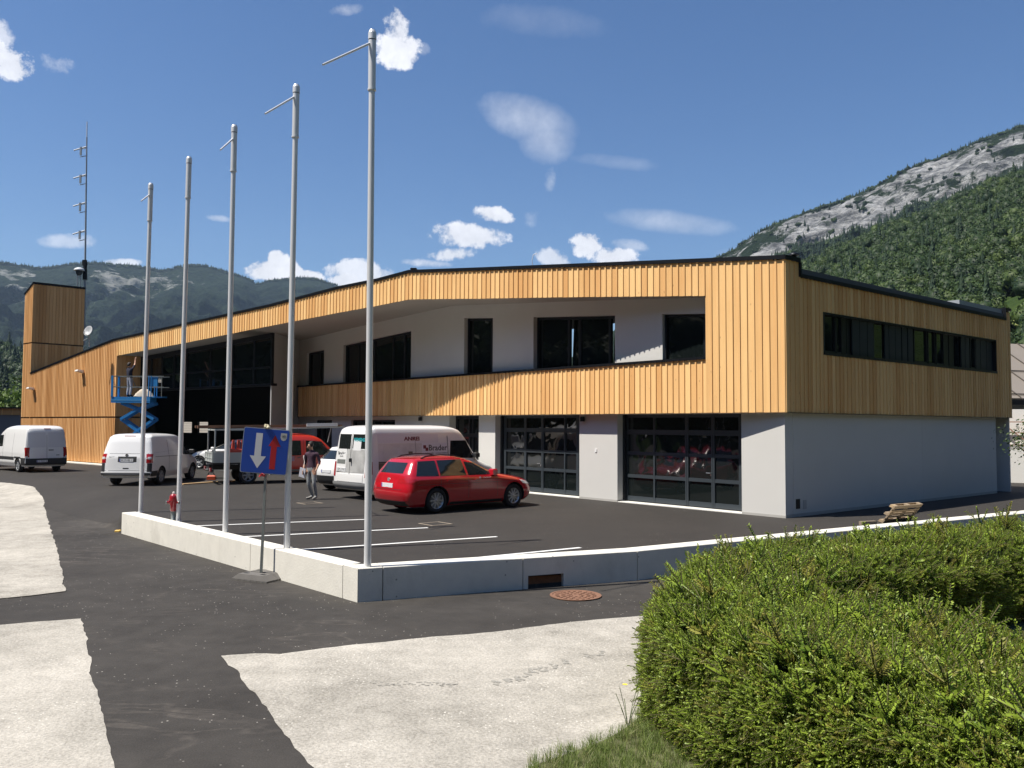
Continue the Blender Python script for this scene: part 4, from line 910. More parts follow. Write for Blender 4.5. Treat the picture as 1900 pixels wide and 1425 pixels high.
# ------------------------------------------------------------ hydrant
c = G(321, 968); hy = thing('fire_hydrant', 'dark red post hydrant on a grey pipe behind the second flagpole', 'hydrant', (c.x, c.y, 0)); hy.scale = (.64, .64, .64)
HRED = mat('hydrant_red', (.33, .012, .022), .3, coat=.5)
mb = MB(); mb.lathe([(.13, 0), (.13, .03), (.10, .05), (.085, .06), (.085, .40)], 18); mb.build('pipe', GALV, hy)
mb = MB(); mb.lathe([(.09, .40), (.115, .42), (.12, .62), (.14, .66), (.15, .84), (.145, .95), (.12, 1.02), (.06, 1.06)], 20); mb.lathe([(.17, .80), (.17, .86)], 20); mb.build('body', HRED, hy)
mb = MB(); mb.lathe([(.05, 1.05), (.05, 1.10), (.03, 1.14), (.001, 1.15)], 12); mb.build('cap', mat('hydrant_cap', (.5, .45, .42), .4), hy)
for a_ in (0.1, 2.6):
    mb = MB(); d = Vector((math.cos(a_), -abs(math.sin(a_)) * .4 - .2, 0)).normalized(); mb.tube(d * .12 + Vector((0, 0, .74)), d * .24 + Vector((0, 0, .74)), .055, n=14); mb.tube(d * .24 + Vector((0, 0, .74)), d * .27 + Vector((0, 0, .74)), .065, n=14, mi=1); mb.build('outlet', [HRED, GALV], hy)

# yellow thing at the end of the wall
c = G(226, 988, ZR); mb = MB(); mb.cbox(-.05, .16, -.05, .05, 0, .07, .02, M=Matrix.Translation((c.x - .1, c.y - .05, ZR + .004))); mb.tube((c.x - .02, c.y - .1, ZR + .05), (c.x + .16, c.y - .06, ZR + .05), .04)
mb.build('cable_clamp', mat('yellow_plastic', (.65, .40, .06), .6), None, 'small yellow plastic piece lying at the end of the concrete wall', 'plastic piece')

# ------------------------------------------------------------ pallet leaning on its side
PW = mat('weathered_pallet_wood', (.25, .20, .145), .9, noise=(16, .25, (1, 1, 6)), tone=(.42, .30, .17))
def pallet(name, lab, base, rz, tilt):
    t = thing(name, lab, 'pallet', base, rz); M_ = Matrix.Rotation(tilt, 4, 'X')
    def b(nm, *q, tone=0.):
        mb = MB(); mb.box(*q, M=M_, tone=tone); mb.build(nm, PW, t)
    # pallet stood on its long edge: x long 1.2, z up .8, y thickness .144
    for z in (.0, .23, .36, .49, .655): b('deck_board', -.6, .6, 0, .022, z, z + (.145 if z in (0., .655) else .1), tone=U(0, .5))
    for x in (-.6, -.0725, .455): b('stringer', x, x + .145, .022, .044, 0, .8, tone=U(0, .5))
    for x in (-.6, -.0725, .455):
        for z in (0, .35, .70): b('block', x, x + .145, .044, .122, z, z + .1, tone=1. if (x < -.5 and z > .6) else U(0, .6))
    for z in (0, .35, .70): b('base_board', -.6, .6, .122, .144, z, z + .1, tone=U(0, .5))
    return t
c = G(1664, 968); pallet('wooden_pallet', 'weathered pallet standing tilted on its side by the far concrete wall', (c.x, c.y, .0), rad(33), rad(26)).scale = (1, 1, .62)
mb = MB(); c = G(1612, 974); mb.box(-.25, .2, -.05, .05, 0, .09, M=Matrix.Translation((c.x, c.y, 0.005)) @ Matrix.Rotation(.3, 4, 'Z')); mb.build('timber_block', PW, None, 'short squared timber lying left of the tilted pallet', 'timber')

# planks and cut-off saw near the truck
TIM = mat('fresh_plank', (.50, .33, .17), .8, noise=(12, .2, (1, 8, 1)))
for (x0, y0, x1, y1, lab) in ((337, 900, 470, 891, 'long pale plank on the asphalt under the orange saw'),):
    a, b = G(x0, y0), G(x1, y1); mb = MB(); mb.bar(a + Vector((0, 0, .03)), b + Vector((0, 0, .03)), .2, .045); mb.build('plank', TIM, None, lab, 'plank')
c = G(392, 893); sw_ = thing('chainsaw', 'orange chainsaw resting on the pale plank near the truck', 'chainsaw', (c.x, c.y, .055), rad(10))
OR = mat('saw_orange', (.60, .10, .04), .5)
mb = MB(); mb.cbox(-.17, .17, -.11, .11, 0, .2, .05); mb.build('motor', OR, sw_); mb = MB(); mb.path([(-.15, 0, .18), (-.1, 0, .3), (.08, 0, .3), (.12, 0, .18)], .018); mb.build('handle', BLACK, sw_); mb = MB(); mb.box(.17, .55, -.01, .01, .04, .11); mb.build('guide_bar', GALV, sw_)

# ------------------------------------------------------------ antenna mast, siren, dish on the tower roof
mp = TS.P(tsl - .18, 0, -.5); b = Vector((mp.x, mp.y, zt_side(tsl) + .05)); Yb = b.y
tipm = atY(161.5, 226, Yb); foot = atY(156, 640, Yb)
an = thing('antenna_mast', 'tall thin antenna mast with four side dipoles rising behind the tower', 'antenna mast', tuple(foot))
AG = mat('antenna_grey', (.34, .37, .40), .5, .4); AW = mat('antenna_white', (.66, .68, .70), .5)
v = tipm - foot; at_ = lambda y: v * ((640 - y) / (640 - 226))
mb = MB(); mb.tube(at_(640), at_(500), .08, .075, 10); mb.tube(at_(500), at_(255), .07, .045, 10); mb.build('mast', AG, an)
mb = MB(); mb.tube(at_(257), at_(226), .035, .03, 8); mb.build('whip', AW, an)
for y in (282, 334, 386, 438):
    a0 = at_(y); mb = MB(); mb.tube(a0 + Vector((-.02, 0, -.3)), a0 + Vector((-.42, -.1, -.42)), .028, n=6); mb.box(-.42, -.30, -.14, -.06, -.3, .3, M=Matrix.Translation(a0)); mb.tube(a0 + Vector((0, 0, .25)), a0 + Vector((-.42, -.1, .15)), .025, n=6); mb.build('bracket', AG, an)
    mb = MB(); mb.tube(a0 + Vector((.0, 0, .36)), a0 + Vector((-.85, -.1, .05)), .045, n=6); mb.build('dipole', AW, an)
mb = MB(); mb.tube(at_(520), at_(490), .16, .12, 10); mb.box(-.16, .1, -.1, .1, -.2, .2, M=Matrix.Translation(at_(489))); mb.build('mast_box', BLACK, an)
sbase = atY(146, 534, Yb - .3); s0_ = thing('siren', 'white mushroom shaped siren on a stand on the tower roof', 'siren', tuple(sbase))
hs = atY(146, 500, Yb - .3).z - sbase.z
mb = MB(); mb.tube((-.1, 0, -.1), (-.1, 0, hs - .3), .035, n=8); mb.tube((.1, 0, -.1), (.1, 0, hs - .3), .035, n=8); mb.build('stand', AG, s0_)
mb = MB(); mb.lathe([(.1, hs - .42), (.2, hs - .3), (.22, hs - .1), (.12, hs - .05)], 16); mb.build('motor', ANTH, s0_)
mb = MB(); mb.lathe([(.34, hs - .08), (.35, hs - .04), (.28, hs + .06), (.12, hs + .13), (.001, hs + .15)], 20); mb.build('hood', AW, s0_)
db = atY(164, 614, 47.5); dd_ = thing('satellite_dish', 'light grey satellite dish standing on the roof right of the tower', 'satellite dish', tuple(db))
mb = MB(); Md = Matrix.Rotation(rad(-20), 4, 'Z') @ Matrix.Rotation(rad(72), 4, 'X'); mb.lathe([(.001, -.07), (.12, -.06), (.22, -.025), (.29, .02), (.30, .03), (.285, .03), (.2, -.01), (.001, -.045)], 20, M=Md); mb.build('reflector', mat('dish_grey', (.46, .47, .48), .5), dd_)
mb = MB(); mb.tube((0, .06, 0), (0, .15, -.9), .03, n=8); mb.path([(0, 0, -.28), (.0, -.42, -.2), (0, -.44, -.05)], .015, 6); mb.tube((-.35, .15, -.55), (0, .12, -.35), .02, n=6); mb.build('dish_mount', AG, dd_)

# ------------------------------------------------------------ neighbours
# right: building with big metal roof and timber lattice over a bright yard wall
br = thing('neighbour_building', 'pale building with a brown metal roof behind the right end of the fire station', 'building', tuple(G(1880, 860)[:2]) + (0,))
BRM = mat('brown_roof_metal', (.30, .26, .215), .6, .2, noise=(2, .06)); 
def Wd(px, py, Y): return atY(px, py, Y)
bo = br.location.copy()
def addw(name, quad, th, m_, parent=br, sub=Vector((0, 0, 0))):
    mb = MB(); q = [p - Vector(parent.location) for p in quad]; n = (q[1] - q[0]).cross(q[3] - q[0]).normalized() * th; mb.hexa([*q, *[p + n for p in q]]); return mb.build(name, m_, parent)
Y1, Y2 = 46., 60.
# eave line az ~62 to the right
e0 = Wd(1855, 738, 44); ed = az(140.3) * 1.0; ed = az(50.3)
ed = az(100)
e0 = Vector((24.3, 43.5, 3.95)); e1 = e0 + az(70) * 16; r0 = e0 + az(-20) * 5.0 + Vector((0, 0, 3.55)); r1 = e1 + az(-20) * 5.0 + Vector((0, 0, 3.55))
rt_ = addw('roof', [e0 + az(250) * 2, e1, r1, r0 + az(250) * 2], -.12, BRM)
mb = MB(); up = (r0 - e0); 
for i in range(9):
    a = e0 + az(70) * (i * 2.0 - 1.2) - bo; mb.bar(a + up * .0 + Vector((0, 0, .05)), a + up * 1.0 + Vector((0, 0, .05)), .05, .05)
for k in (.05, .45): mb.bar(e0 - az(70) * 2 - bo + up * k + Vector((0, 0, .06)), e1 - bo + up * k + Vector((0, 0, .06)), .05, .05)
mb.build('roof_seam', mat('seam_dark', (.10, .085, .07), .6), br, kind='stuff')
addw('fascia', [e0 - az(70) * 2 + Vector((0, 0, -.35)), e1 + Vector((0, 0, -.35)), e1 + Vector((0, 0, -.1)), e0 - az(70) * 2 + Vector((0, 0, -.1))], .1, mat('dark_eave', (.03, .025, .02), .8))
wv = Vector((0, 0, -3.6)); wl0, wl1 = e0 - az(70) * 2 + az(-20) * .9, e1 + az(-20) * .9
WHW = mat('white_rendered_wall', (.82, .80, .74), .9)
addw('wall', [Vector((wl0.x, wl0.y, 0)), Vector((wl1.x, wl1.y, 0)), Vector((wl1.x, wl1.y, 3.9)), Vector((wl0.x, wl0.y, 3.9))], -.3, mat('neighbour_grey_render', (.34, .33, .30), .9))  # one even mid-grey render for this wall
yw = thing('yard_wall', 'bright cream yard wall at the right edge behind the fire station corner', 'wall', tuple(Vector((19.0, 35.6, 0))))
y0 = Vector((18.6, 38.0, 0))
mb = MB(); M_ = frame(y0 - yw.location, az(112), az(22)); mb.box(0, 12, 0, .2, 0, 1.45, M=M_); mb.build('yard_wall_body', WHW, yw)
tr = thing('timber_trellis', 'thin reddish timber trellis in front of the cream wall at the right edge', 'trellis', tuple(y0))
RT_ = mat('reddish_timber', (.42, .24, .16), .8); mb = MB(); M2 = frame((0, 0, 0), az(112), az(22))
for z in (1.62, 2.15, 2.62): mb.box(0, 9, -.03, .03, z, z + .045, M=M2)
mb.build('rail', RT_, tr); 
for i in range(6):
    mb = MB(); mb.bar(M2 @ Vector((i * 1.5, 0, 2.66)), M2 @ Vector((i * 1.5 + 1.2, 0, 1.62)), .05, .05); mb.build('brace', RT_, tr)
for i in range(4): mb = MB(); mb.box(i * 3 - .04, i * 3 + .04, .08, .16, 0, 2.7, M=M2); mb.build('post', RT_, tr)
pv = MB(); M3 = M2; pv.box(-.5, 12, .25, 6, 0, 3.2, M=Matrix.Translation(y0) @ frame((0, 0, 0), az(112), az(22))); 
pv.build('sunlit_annex', WHW, None, 'cream sunlit annex wall behind the timber trellis at the right edge', 'building')
# left: low building with wooden top band
lb = thing('low_building', 'low grey building with a wooden top band left of the wing behind the white van', 'building', tuple(Wd(0, 850, 66)))
a, b = Wd(-420, 840, 66), Wd(60, 840, 70); a.z = b.z = -.3
zt_ = Wd(10, 757, 67).z; zm = Wd(10, 769, 67).z
addw('wall', [a, b, Vector((b.x, b.y, zm)), Vector((a.x, a.y, zm))], -.3, mat('blue_grey_render', (.20, .205, .215), .9), lb)
q = Vector((0, -.1, 0)); addw('wood_band', [Vector((a.x, a.y, zm)) + q, Vector((b.x, b.y, zm)) + q, Vector((b.x, b.y, zt_)) + q, Vector((a.x, a.y, zt_)) + q], -.4, WOODB, lb)
addw('roof', [Vector((a.x, a.y - .3, zt_)), Vector((b.x, b.y - .3, zt_)), Vector((b.x, b.y + 12, zt_ + .05)), Vector((a.x, a.y + 12, zt_ + .05))], .12, BLACK, lb)
mb = MB(); n_ = 24
for i in range(n_):
    u = lerp(0, 1, i / n_); p0 = a.lerp(b, u) - lb.location; mb.box(-.02, .02, -.17, -.1, zm - lb.location.z, zt_ - lb.location.z, M=Matrix.Translation(Vector((p0.x, p0.y, 0))))
mb.build('batten', WOOD, lb, kind='stuff')
# ------------------------------------------------------------ vehicles
TYRE = mat('tyre_rubber', (.016, .016, .017), .85); RIMM = mat('alloy_rim', (.52, .53, .54), .35, .7); STEELR = mat('steel_rim', (.28, .29, .30), .5, .4)
PLAST = mat('black_plastic', (.022, .023, .025), .6); INNER = mat('wheel_housing', (.01, .01, .01), .9)
CARRED = mat('car_red_paint', (.46, .008, .018), .22, coat=.9); TAILR = mat('tail_light_red', (.38, .01, .015), .2, coat=.6); CLEAR = mat('clear_lamp', (.62, .62, .62), .15, coat=.6)
CGLASS = glass_mat('car_glass', (.015, .018, .018), .03, 0, .8); PLATEW = mat('number_plate', (.72, .73, .74), .4); EUBL = mat('plate_blue', (.02, .05, .35), .4)
PTXT = mat('plate_text', (.02, .02, .025), .5); GAP = mat('panel_gap', (.03, .03, .032), .7)
class Veh:
    def __init__(s, rear, front, W, LR, LF, p=2.5, crown=0.):
        s.r, s.f, s.w = pl(rear), pl(front), pl(W); s.LR, s.LF = pl(LR), pl(LF); s.p = p; s.z0 = W[0][0]; s.z1 = W[-1][0]
    def LL(s, z):
        a, b = s.LR(z), s.LF(z); L = s.f(z) - s.r(z); k = min(1, L * .96 / (a + b)); return a * k, b * k
    def hw(s, z, x):
        lr, lf = s.LL(z); w = s.w(z); p = s.p; u = 1.
        d = x - s.r(z)
        if d < lr: u = (1 - (1 - max(0, d) / lr) ** p) ** (1 / p)
        d = s.f(z) - x
        if d < lf: u = (1 - (1 - max(0, d) / lf) ** p) ** (1 / p)
        return w * u
    def xend(s, z, y, end):          # x on the rear (end=-1) or front (+1) surface
        lr, lf = s.LL(z); p = s.p; q = min(.9999, abs(y) / s.w(z)); k = 1 - (1 - q ** p) ** (1 / p)
        return s.r(z) + lr * k if end < 0 else s.f(z) - lf * k
    def outline(s, z, nc=8, ns=26):
        lr, lf = s.LL(z); w = s.w(z); p = s.p; r, f = s.r(z), s.f(z); h = []
        for i in range(nc + 1):
            t = math.pi / 2 * i / nc; h.append((r + lr * (1 - math.cos(t) ** (2 / p)), w * math.sin(t) ** (2 / p)))
        for i in range(1, ns): h.append((lerp(r + lr, f - lf, i / ns), w))
        for i in range(nc, -1, -1):
            t = math.pi / 2 * i / nc; h.append((f - lf * (1 - math.cos(t) ** (2 / p)), w * math.sin(t) ** (2 / p)))
        return h + [(x, -y) for x, y in reversed(h[1:-1])]
    def body(s, name, m_, parent, rows, wheels, wr, arch=.07, low=None):
        mb = MB(); vs = []; n = None
        for z in rows:
            o = s.outline(z); n = len(o); vs += [Vector((x, y, z)) for x, y in o]
        fs = [(j * n + i, (j + 1) * n + i, (j + 1) * n + (i + 1) % n, j * n + (i + 1) % n) for j in range(len(rows) - 1) for i in range(n)]
        mb.add(vs, fs, 0, 0, True)
        def cap(k, up):
            o = vs[k * n:(k + 1) * n]; h = n // 2; q = []
            idx = list(range(n)); f_ = []
            # strip cap between the two halves
            L_, R_ = [0] + list(range(1, h + 1)), [0] + list(range(n - 1, h - 1, -1))
            for a, b in zip(range(h), range(1, h + 1)):
                quad = [L_[a], L_[b], R_[b], R_[a]]; quad = list(dict.fromkeys(quad))
                if len(quad) > 2: f_.append(tuple(quad if not up else reversed(quad)))
            mb.add(o, f_, 0, 0, up)
        cap(0, False); cap(len(rows) - 1, True)
        me = bpy.data.meshes.new(name); me.from_pydata(mb.v, [], mb.f); bm = bmesh.new(); bm.from_mesh(me); bmesh.ops.remove_doubles(bm, verts=bm.verts, dist=1e-5); bmesh.ops.recalc_face_normals(bm, faces=bm.faces)
        for f in bm.faces: f.smooth = True
        bm.to_mesh(me); bm.free(); me.materials.append(m_); me.materials.append(INNER)
        o = bpy.data.objects.new(name, me); COL.objects.link(o)
        cs = []
        for x in wheels:
            for sd in (-1, 1):
                c = MB(); w = s.w(.5); c.tube((x, sd * (w - .26), wr), (x, sd * (w + .1), wr), wr + arch, n=40, mi=0); cm = bpy.data.meshes.new('cut'); cm.from_pydata(c.v, [], c.f); b2 = bmesh.new(); b2.from_mesh(cm); bmesh.ops.remove_doubles(b2, verts=b2.verts, dist=1e-5); bmesh.ops.recalc_face_normals(b2, faces=b2.faces); b2.to_mesh(cm); b2.free()
                cm.materials.append(INNER); co = bpy.data.objects.new('cut', cm); COL.objects.link(co); cs.append(co)
                md = o.modifiers.new('b', 'BOOLEAN'); md.object = co; md.operation = 'DIFFERENCE'; md.solver = 'EXACT'; md.material_mode = 'TRANSFER'
        dg = bpy.context.evaluated_depsgraph_get(); me2 = bpy.data.meshes.new_from_object(o.evaluated_get(dg)); o.modifiers.clear(); o.data = me2
        for c in cs: m0 = c.data; bpy.data.objects.remove(c); bpy.data.meshes.remove(m0)
        me2.set_sharp_from_angle(angle=rad(32)); o.parent = parent; return o
    def side(s, name, poly, sd, m_, parent, off=.004, th=.02, nu=8, nv=5):   # poly: four corners (x,z): bl, br, tr, tl
        mb = MB(); bl, br_, tr_, tl = [Vector(q) for q in poly]
        def P(u, v, o=off):
            q = bl.lerp(br_, u).lerp(tl.lerp(tr_, u), v); wq = s.w(q.y) * .8; q.x = min(max(q.x, s.xend(q.y, wq, -1)), s.xend(q.y, wq, 1)); return Vector((q.x, sd * (s.hw(q.y, q.x) + o), q.y))
        mb.grid(lambda u, v: P(u, v), nu, nv, flip=sd > 0)
        rim = [(i / nu, 0) for i in range(nu)] + [(1, j / nv) for j in range(nv)] + [(1 - i / nu, 1) for i in range(nu)] + [(0, 1 - j / nv) for j in range(nv)]
        n = len(rim); vs = [P(u, v) for u, v in rim] + [P(u, v, off - th) for u, v in rim]; mb.add(vs, [(i, (i + 1) % n, n + (i + 1) % n, n + i) for i in range(n)])
        return mb.build(name, m_, parent)
    def end(s, name, poly, e, m_, parent, off=.004, th=.02, nu=8, nv=5):     # poly corners (y,z)
        mb = MB(); bl, br_, tr_, tl = [Vector(q) for q in poly]
        def P(u, v, o=off):
            q = bl.lerp(br_, u).lerp(tl.lerp(tr_, u), v); return Vector((s.xend(q.y, q.x, e) + e * o, q.x, q.y))
        mb.grid(lambda u, v: P(u, v), nu, nv)
        rim = [(i / nu, 0) for i in range(nu)] + [(1, j / nv) for j in range(nv)] + [(1 - i / nu, 1) for i in range(nu)] + [(0, 1 - j / nv) for j in range(nv)]
        n = len(rim); vs = [P(u, v) for u, v in rim] + [P(u, v, off - th) for u, v in rim]; mb.add(vs, [(i, (i + 1) % n, n + (i + 1) % n, n + i) for i in range(n)])
        return mb.build(name, m_, parent)
def wheel(parent, x, y, r, w, spokes=8, rm=RIMM, sd=1, hub=None):
    t = MB(); M_ = Matrix.Translation((x, y, r)) @ Matrix.Rotation(rad(90) * -sd, 4, 'X')   # +z of the lathe points outwards
    t.lathe([(r * .64, -w / 2), (r * .93, -w / 2), (r, -w * .36), (r, w * .36), (r * .93, w / 2), (r * .66, w / 2), (r * .64, w * .3)], 32, M=M_); o = t.build('wheel', TYRE, parent)
    m2 = MB(); m2.lathe([(.001, w * .28), (r * .62, w * .28), (r * .62, w * .1)], 24, mi=1, M=M_, smooth=False)
    m2.lathe([(r * .58, w * .3), (r * .66, w * .48), (r * .68, w * .5), (r * .655, w * .3)], 32, M=M_)
    m2.lathe([(r * .14, w * .28), (r * .14, w * .42), (.001, w * .44)], 16, M=M_)
    for i in range(spokes):
        q = M_ @ Matrix.Rotation(2 * math.pi * i / spokes, 4, 'Z'); wd = r * .5 / spokes * 1.5
        m2.hexa([q @ Vector(v) for v in ((r * .1, -wd, w * .34), (r * .64, -wd * .8, w * .38), (r * .64, wd * .8, w * .38), (r * .1, wd, w * .34), (r * .1, -wd * .7, w * .42), (r * .64, -wd * .5, w * .45), (r * .64, wd * .5, w * .45), (r * .1, wd * .7, w * .42))])
    m2.build('rim', [rm, PLAST], o); return o
def vthing(name, lab, cat, loc, heading, z=0., sc_=1.):
    t = thing(name, lab, cat, (loc[0], loc[1], z), rad(90 - heading)); t.scale = (sc_,) * 3; return t
def lin(a, b, n): return [lerp(a, b, i / n) for i in range(n + 1)]
def plate_on(v, parent, e, yc, z, txt, off=.02, w=.26, eu=True):
    x = v.xend(z, yc, e) + e * off; M_ = frame((x, yc, z), (0, -1, 0) if e < 0 else (0, 1, 0), (0, 0, 1))
    mb = MB(); plate(mb, rrect(w, .055, .01, 2), -.02, 0, M_); o = mb.build('number_plate', PLATEW, parent)
    if eu: m2 = MB(); plate(m2, [(-w + .005, -.05), (-w + .04, -.05), (-w + .04, .05), (-w + .005, .05)], 0, .002, M_); m2.build('plate_band', EUBL, o)
    if txt: text_mesh('plate_text', txt, .105, M_ @ Matrix.Translation((.02, 0, 0)), PTXT, o, .001, sx=.9)
    return o
def mirror(parent, x, y, z, sd, m_):
    mb = MB(); mb.cbox(-.09, .07, -.10, .10, -.08, .08, .03, M=Matrix.Translation((x, y + sd * .12, z))); mb.bar((x, y - sd * .02, z - .06), (x, y + sd * .06, z - .04), .05, .04); return mb.build('mirror', m_, parent)

# --- red estate car
def estate():
    v = Veh([(.18, -.78), (.3, -.92), (.5, -.985), (.68, -.97), (.9, -.90), (.98, -.88), (1.02, -.86), (1.3, -.66), (1.38, -.58), (1.43, -.3), (1.455, .2)],
            [(.18, 3.32), (.3, 3.47), (.48, 3.52), (.62, 3.48), (.73, 3.38), (.82, 3.12), (.89, 2.75), (.935, 2.40), (.96, 2.24), (1.02, 2.08), (1.32, 1.42), (1.38, 1.22), (1.43, .95), (1.455, .65)],
            [(.18, .80), (.25, .865), (.4, .895), (.62, .90), (.82, .885), (.90, .865), (.94, .835), (1.02, .80), (1.3, .655), (1.38, .60), (1.43, .46), (1.455, .22)],
            [(.18, .28), (.7, .34), (.97, .28), (1.3, .22), (1.45, .25)], [(.18, .6), (.5, .65), (.75, .9), (.9, 1.0), (1.02, .6), (1.35, .5), (1.45, .25)], 3.1)
    p = G(806, 952); q = p + Vector((0, 0, 0)); hd = 49.0; scl = 1.05
    # anchor the rear right wheel contact at p (right side faces the camera)
    t = vthing('estate_car', 'red estate car with roof rails parked nearest the glazed garage doors', 'car', (0, 0, 0), hd, 0.004, scl)
    off = Matrix.Rotation(rad(90 - hd), 3, 'Z') @ Vector((0, -.76, 0)) * scl; t.location.x = p.x - off.x; t.location.y = p.y - off.y
    rows = [.18, .21, .25, .3, .36, .44, .52, .60, .66, .71, .76, .80, .85, .9, .94, .97, 1.0, 1.02, 1.08, 1.14, 1.2, 1.26, 1.3, 1.34, 1.37, 1.39, 1.41, 1.43, 1.445, 1.455]
    v.body('body', CARRED, t, rows, (0, 2.63), .325, .055)
    for sd in (-1, 1):
        v.side('window', [(-.62, .975), (.08, .955), (.08, 1.345), (-.46, 1.335)], sd, CGLASS, t)
        v.side('window', [(.14, .955), (.98, .945), (.94, 1.365), (.14, 1.35)], sd, CGLASS, t)
        v.side('window', [(1.05, .945), (2.06, .94), (1.40, 1.31), (1.01, 1.365)], sd, CGLASS, t)
        v.side('tail_light', [(-.90, .78), (-.62, .80), (-.66, .90), (-.88, .95)], sd, TAILR, t)
        v.side('headlight', [(2.95, .66), (3.3, .62), (3.22, .70), (2.85, .77)], sd, CLEAR, t)
        for xg in (.125, 1.02): v.side('door_gap', [(xg - .004, .34), (xg + .004, .34), (xg + .004, .97), (xg - .004, .97)], sd, GAP, t, .002, .01, 1, 8)
        v.side('door_gap', [(2.02, .34), (2.028, .34), (2.028, .94), (2.02, .94)], sd, GAP, t, .002, .01, 1, 8)
        v.side('crease_shade_line', [(-.6, .74), (2.75, .735), (2.75, .743), (-.6, .748)], sd, GAP, t, .001, .01, 24, 1)  # dark strip paints the shade along a body crease
        v.side('sill', [(.42, .2), (2.2, .2), (2.2, .27), (.42, .27)], sd, PLAST, t, .01, .03, 12, 2)
        for xh in (.30, 1.22):
            y = v.hw(.83, xh) * sd; mb = MB(); mb.bar((xh, y + sd * .03, .83), (xh + .2, y + sd * .03, .83), .03, .028); mb.build('door_handle', CARRED, t)
        mirror(t, 1.90, sd * v.hw(1.0, 1.9), 1.01, sd, CARRED)
        mb = MB(); pts = [(-.30, 1.40), (-.15, 1.455), (.3, 1.49), (.75, 1.47), (.98, 1.415)]
        for (x0, z0), (x1, z1) in zip(pts, pts[1:]): mb.bar((x0, sd * .55, z0), (x1, sd * .55, z1), .03, .03)
        mb.build('roof_rail', PLAST, t)
    v.end('rear_window', [(.52, 1.03), (-.52, 1.03), (-.46, 1.30), (.46, 1.30)], -1, CGLASS, t)
    v.end('rear_bumper_edge', [(.7, .20), (-.7, .20), (-.7, .33), (.7, .33)], -1, PLAST, t, .006)
    for y in (1, -1): v.end('tail_light', [(.42 * y, .79), (.80 * y, .78), (.80 * y, .93), (.44 * y, .90)] if y < 0 else [(.80, .78), (.42, .79), (.44, .90), (.80, .93)], -1, TAILR, t)
    v.end('tailgate_gap', [(.62, .62), (-.62, .62), (-.62, .63), (.62, .63)], -1, GAP, t, .002, .01)
    v.end('windscreen', [(-.68, 1.0), (.68, 1.0), (.5, 1.37), (-.5, 1.37)], 1, CGLASS, t)
    v.end('grille', [(-.45, .58), (.45, .58), (.42, .64), (-.42, .64)], 1, PLAST, t)
    plate_on(v, t, -1, 0, .72, '', .012)
    mb = MB(); x = v.xend(.86, 0, -1); mb.tube((x + .01, 0, .86), (x - .012, 0, .86), .05, n=20); mb.build('badge', RIMM, t)
    for x in (0, 2.63):
        for sd in (-1, 1): wheel(t, x, sd * .765, .325, .21, 10, RIMM, sd)
    # lettering on the front door
    y = -v.hw(.86, 1.62) - .006; nx = (v.hw(.9, 1.62) - v.hw(.82, 1.62)) / .08
    text_mesh('door_lettering', 'messwerk', .065, frame((1.66, y, .865), (1, 0, 0), (0, nx, 1)), SWH, t, .001); mb = MB(); mb.tube((1.42, y + .0, .865), (1.42, y - .004, .865), .03, n=14); mb.build('door_emblem', SWH, t)
estate()

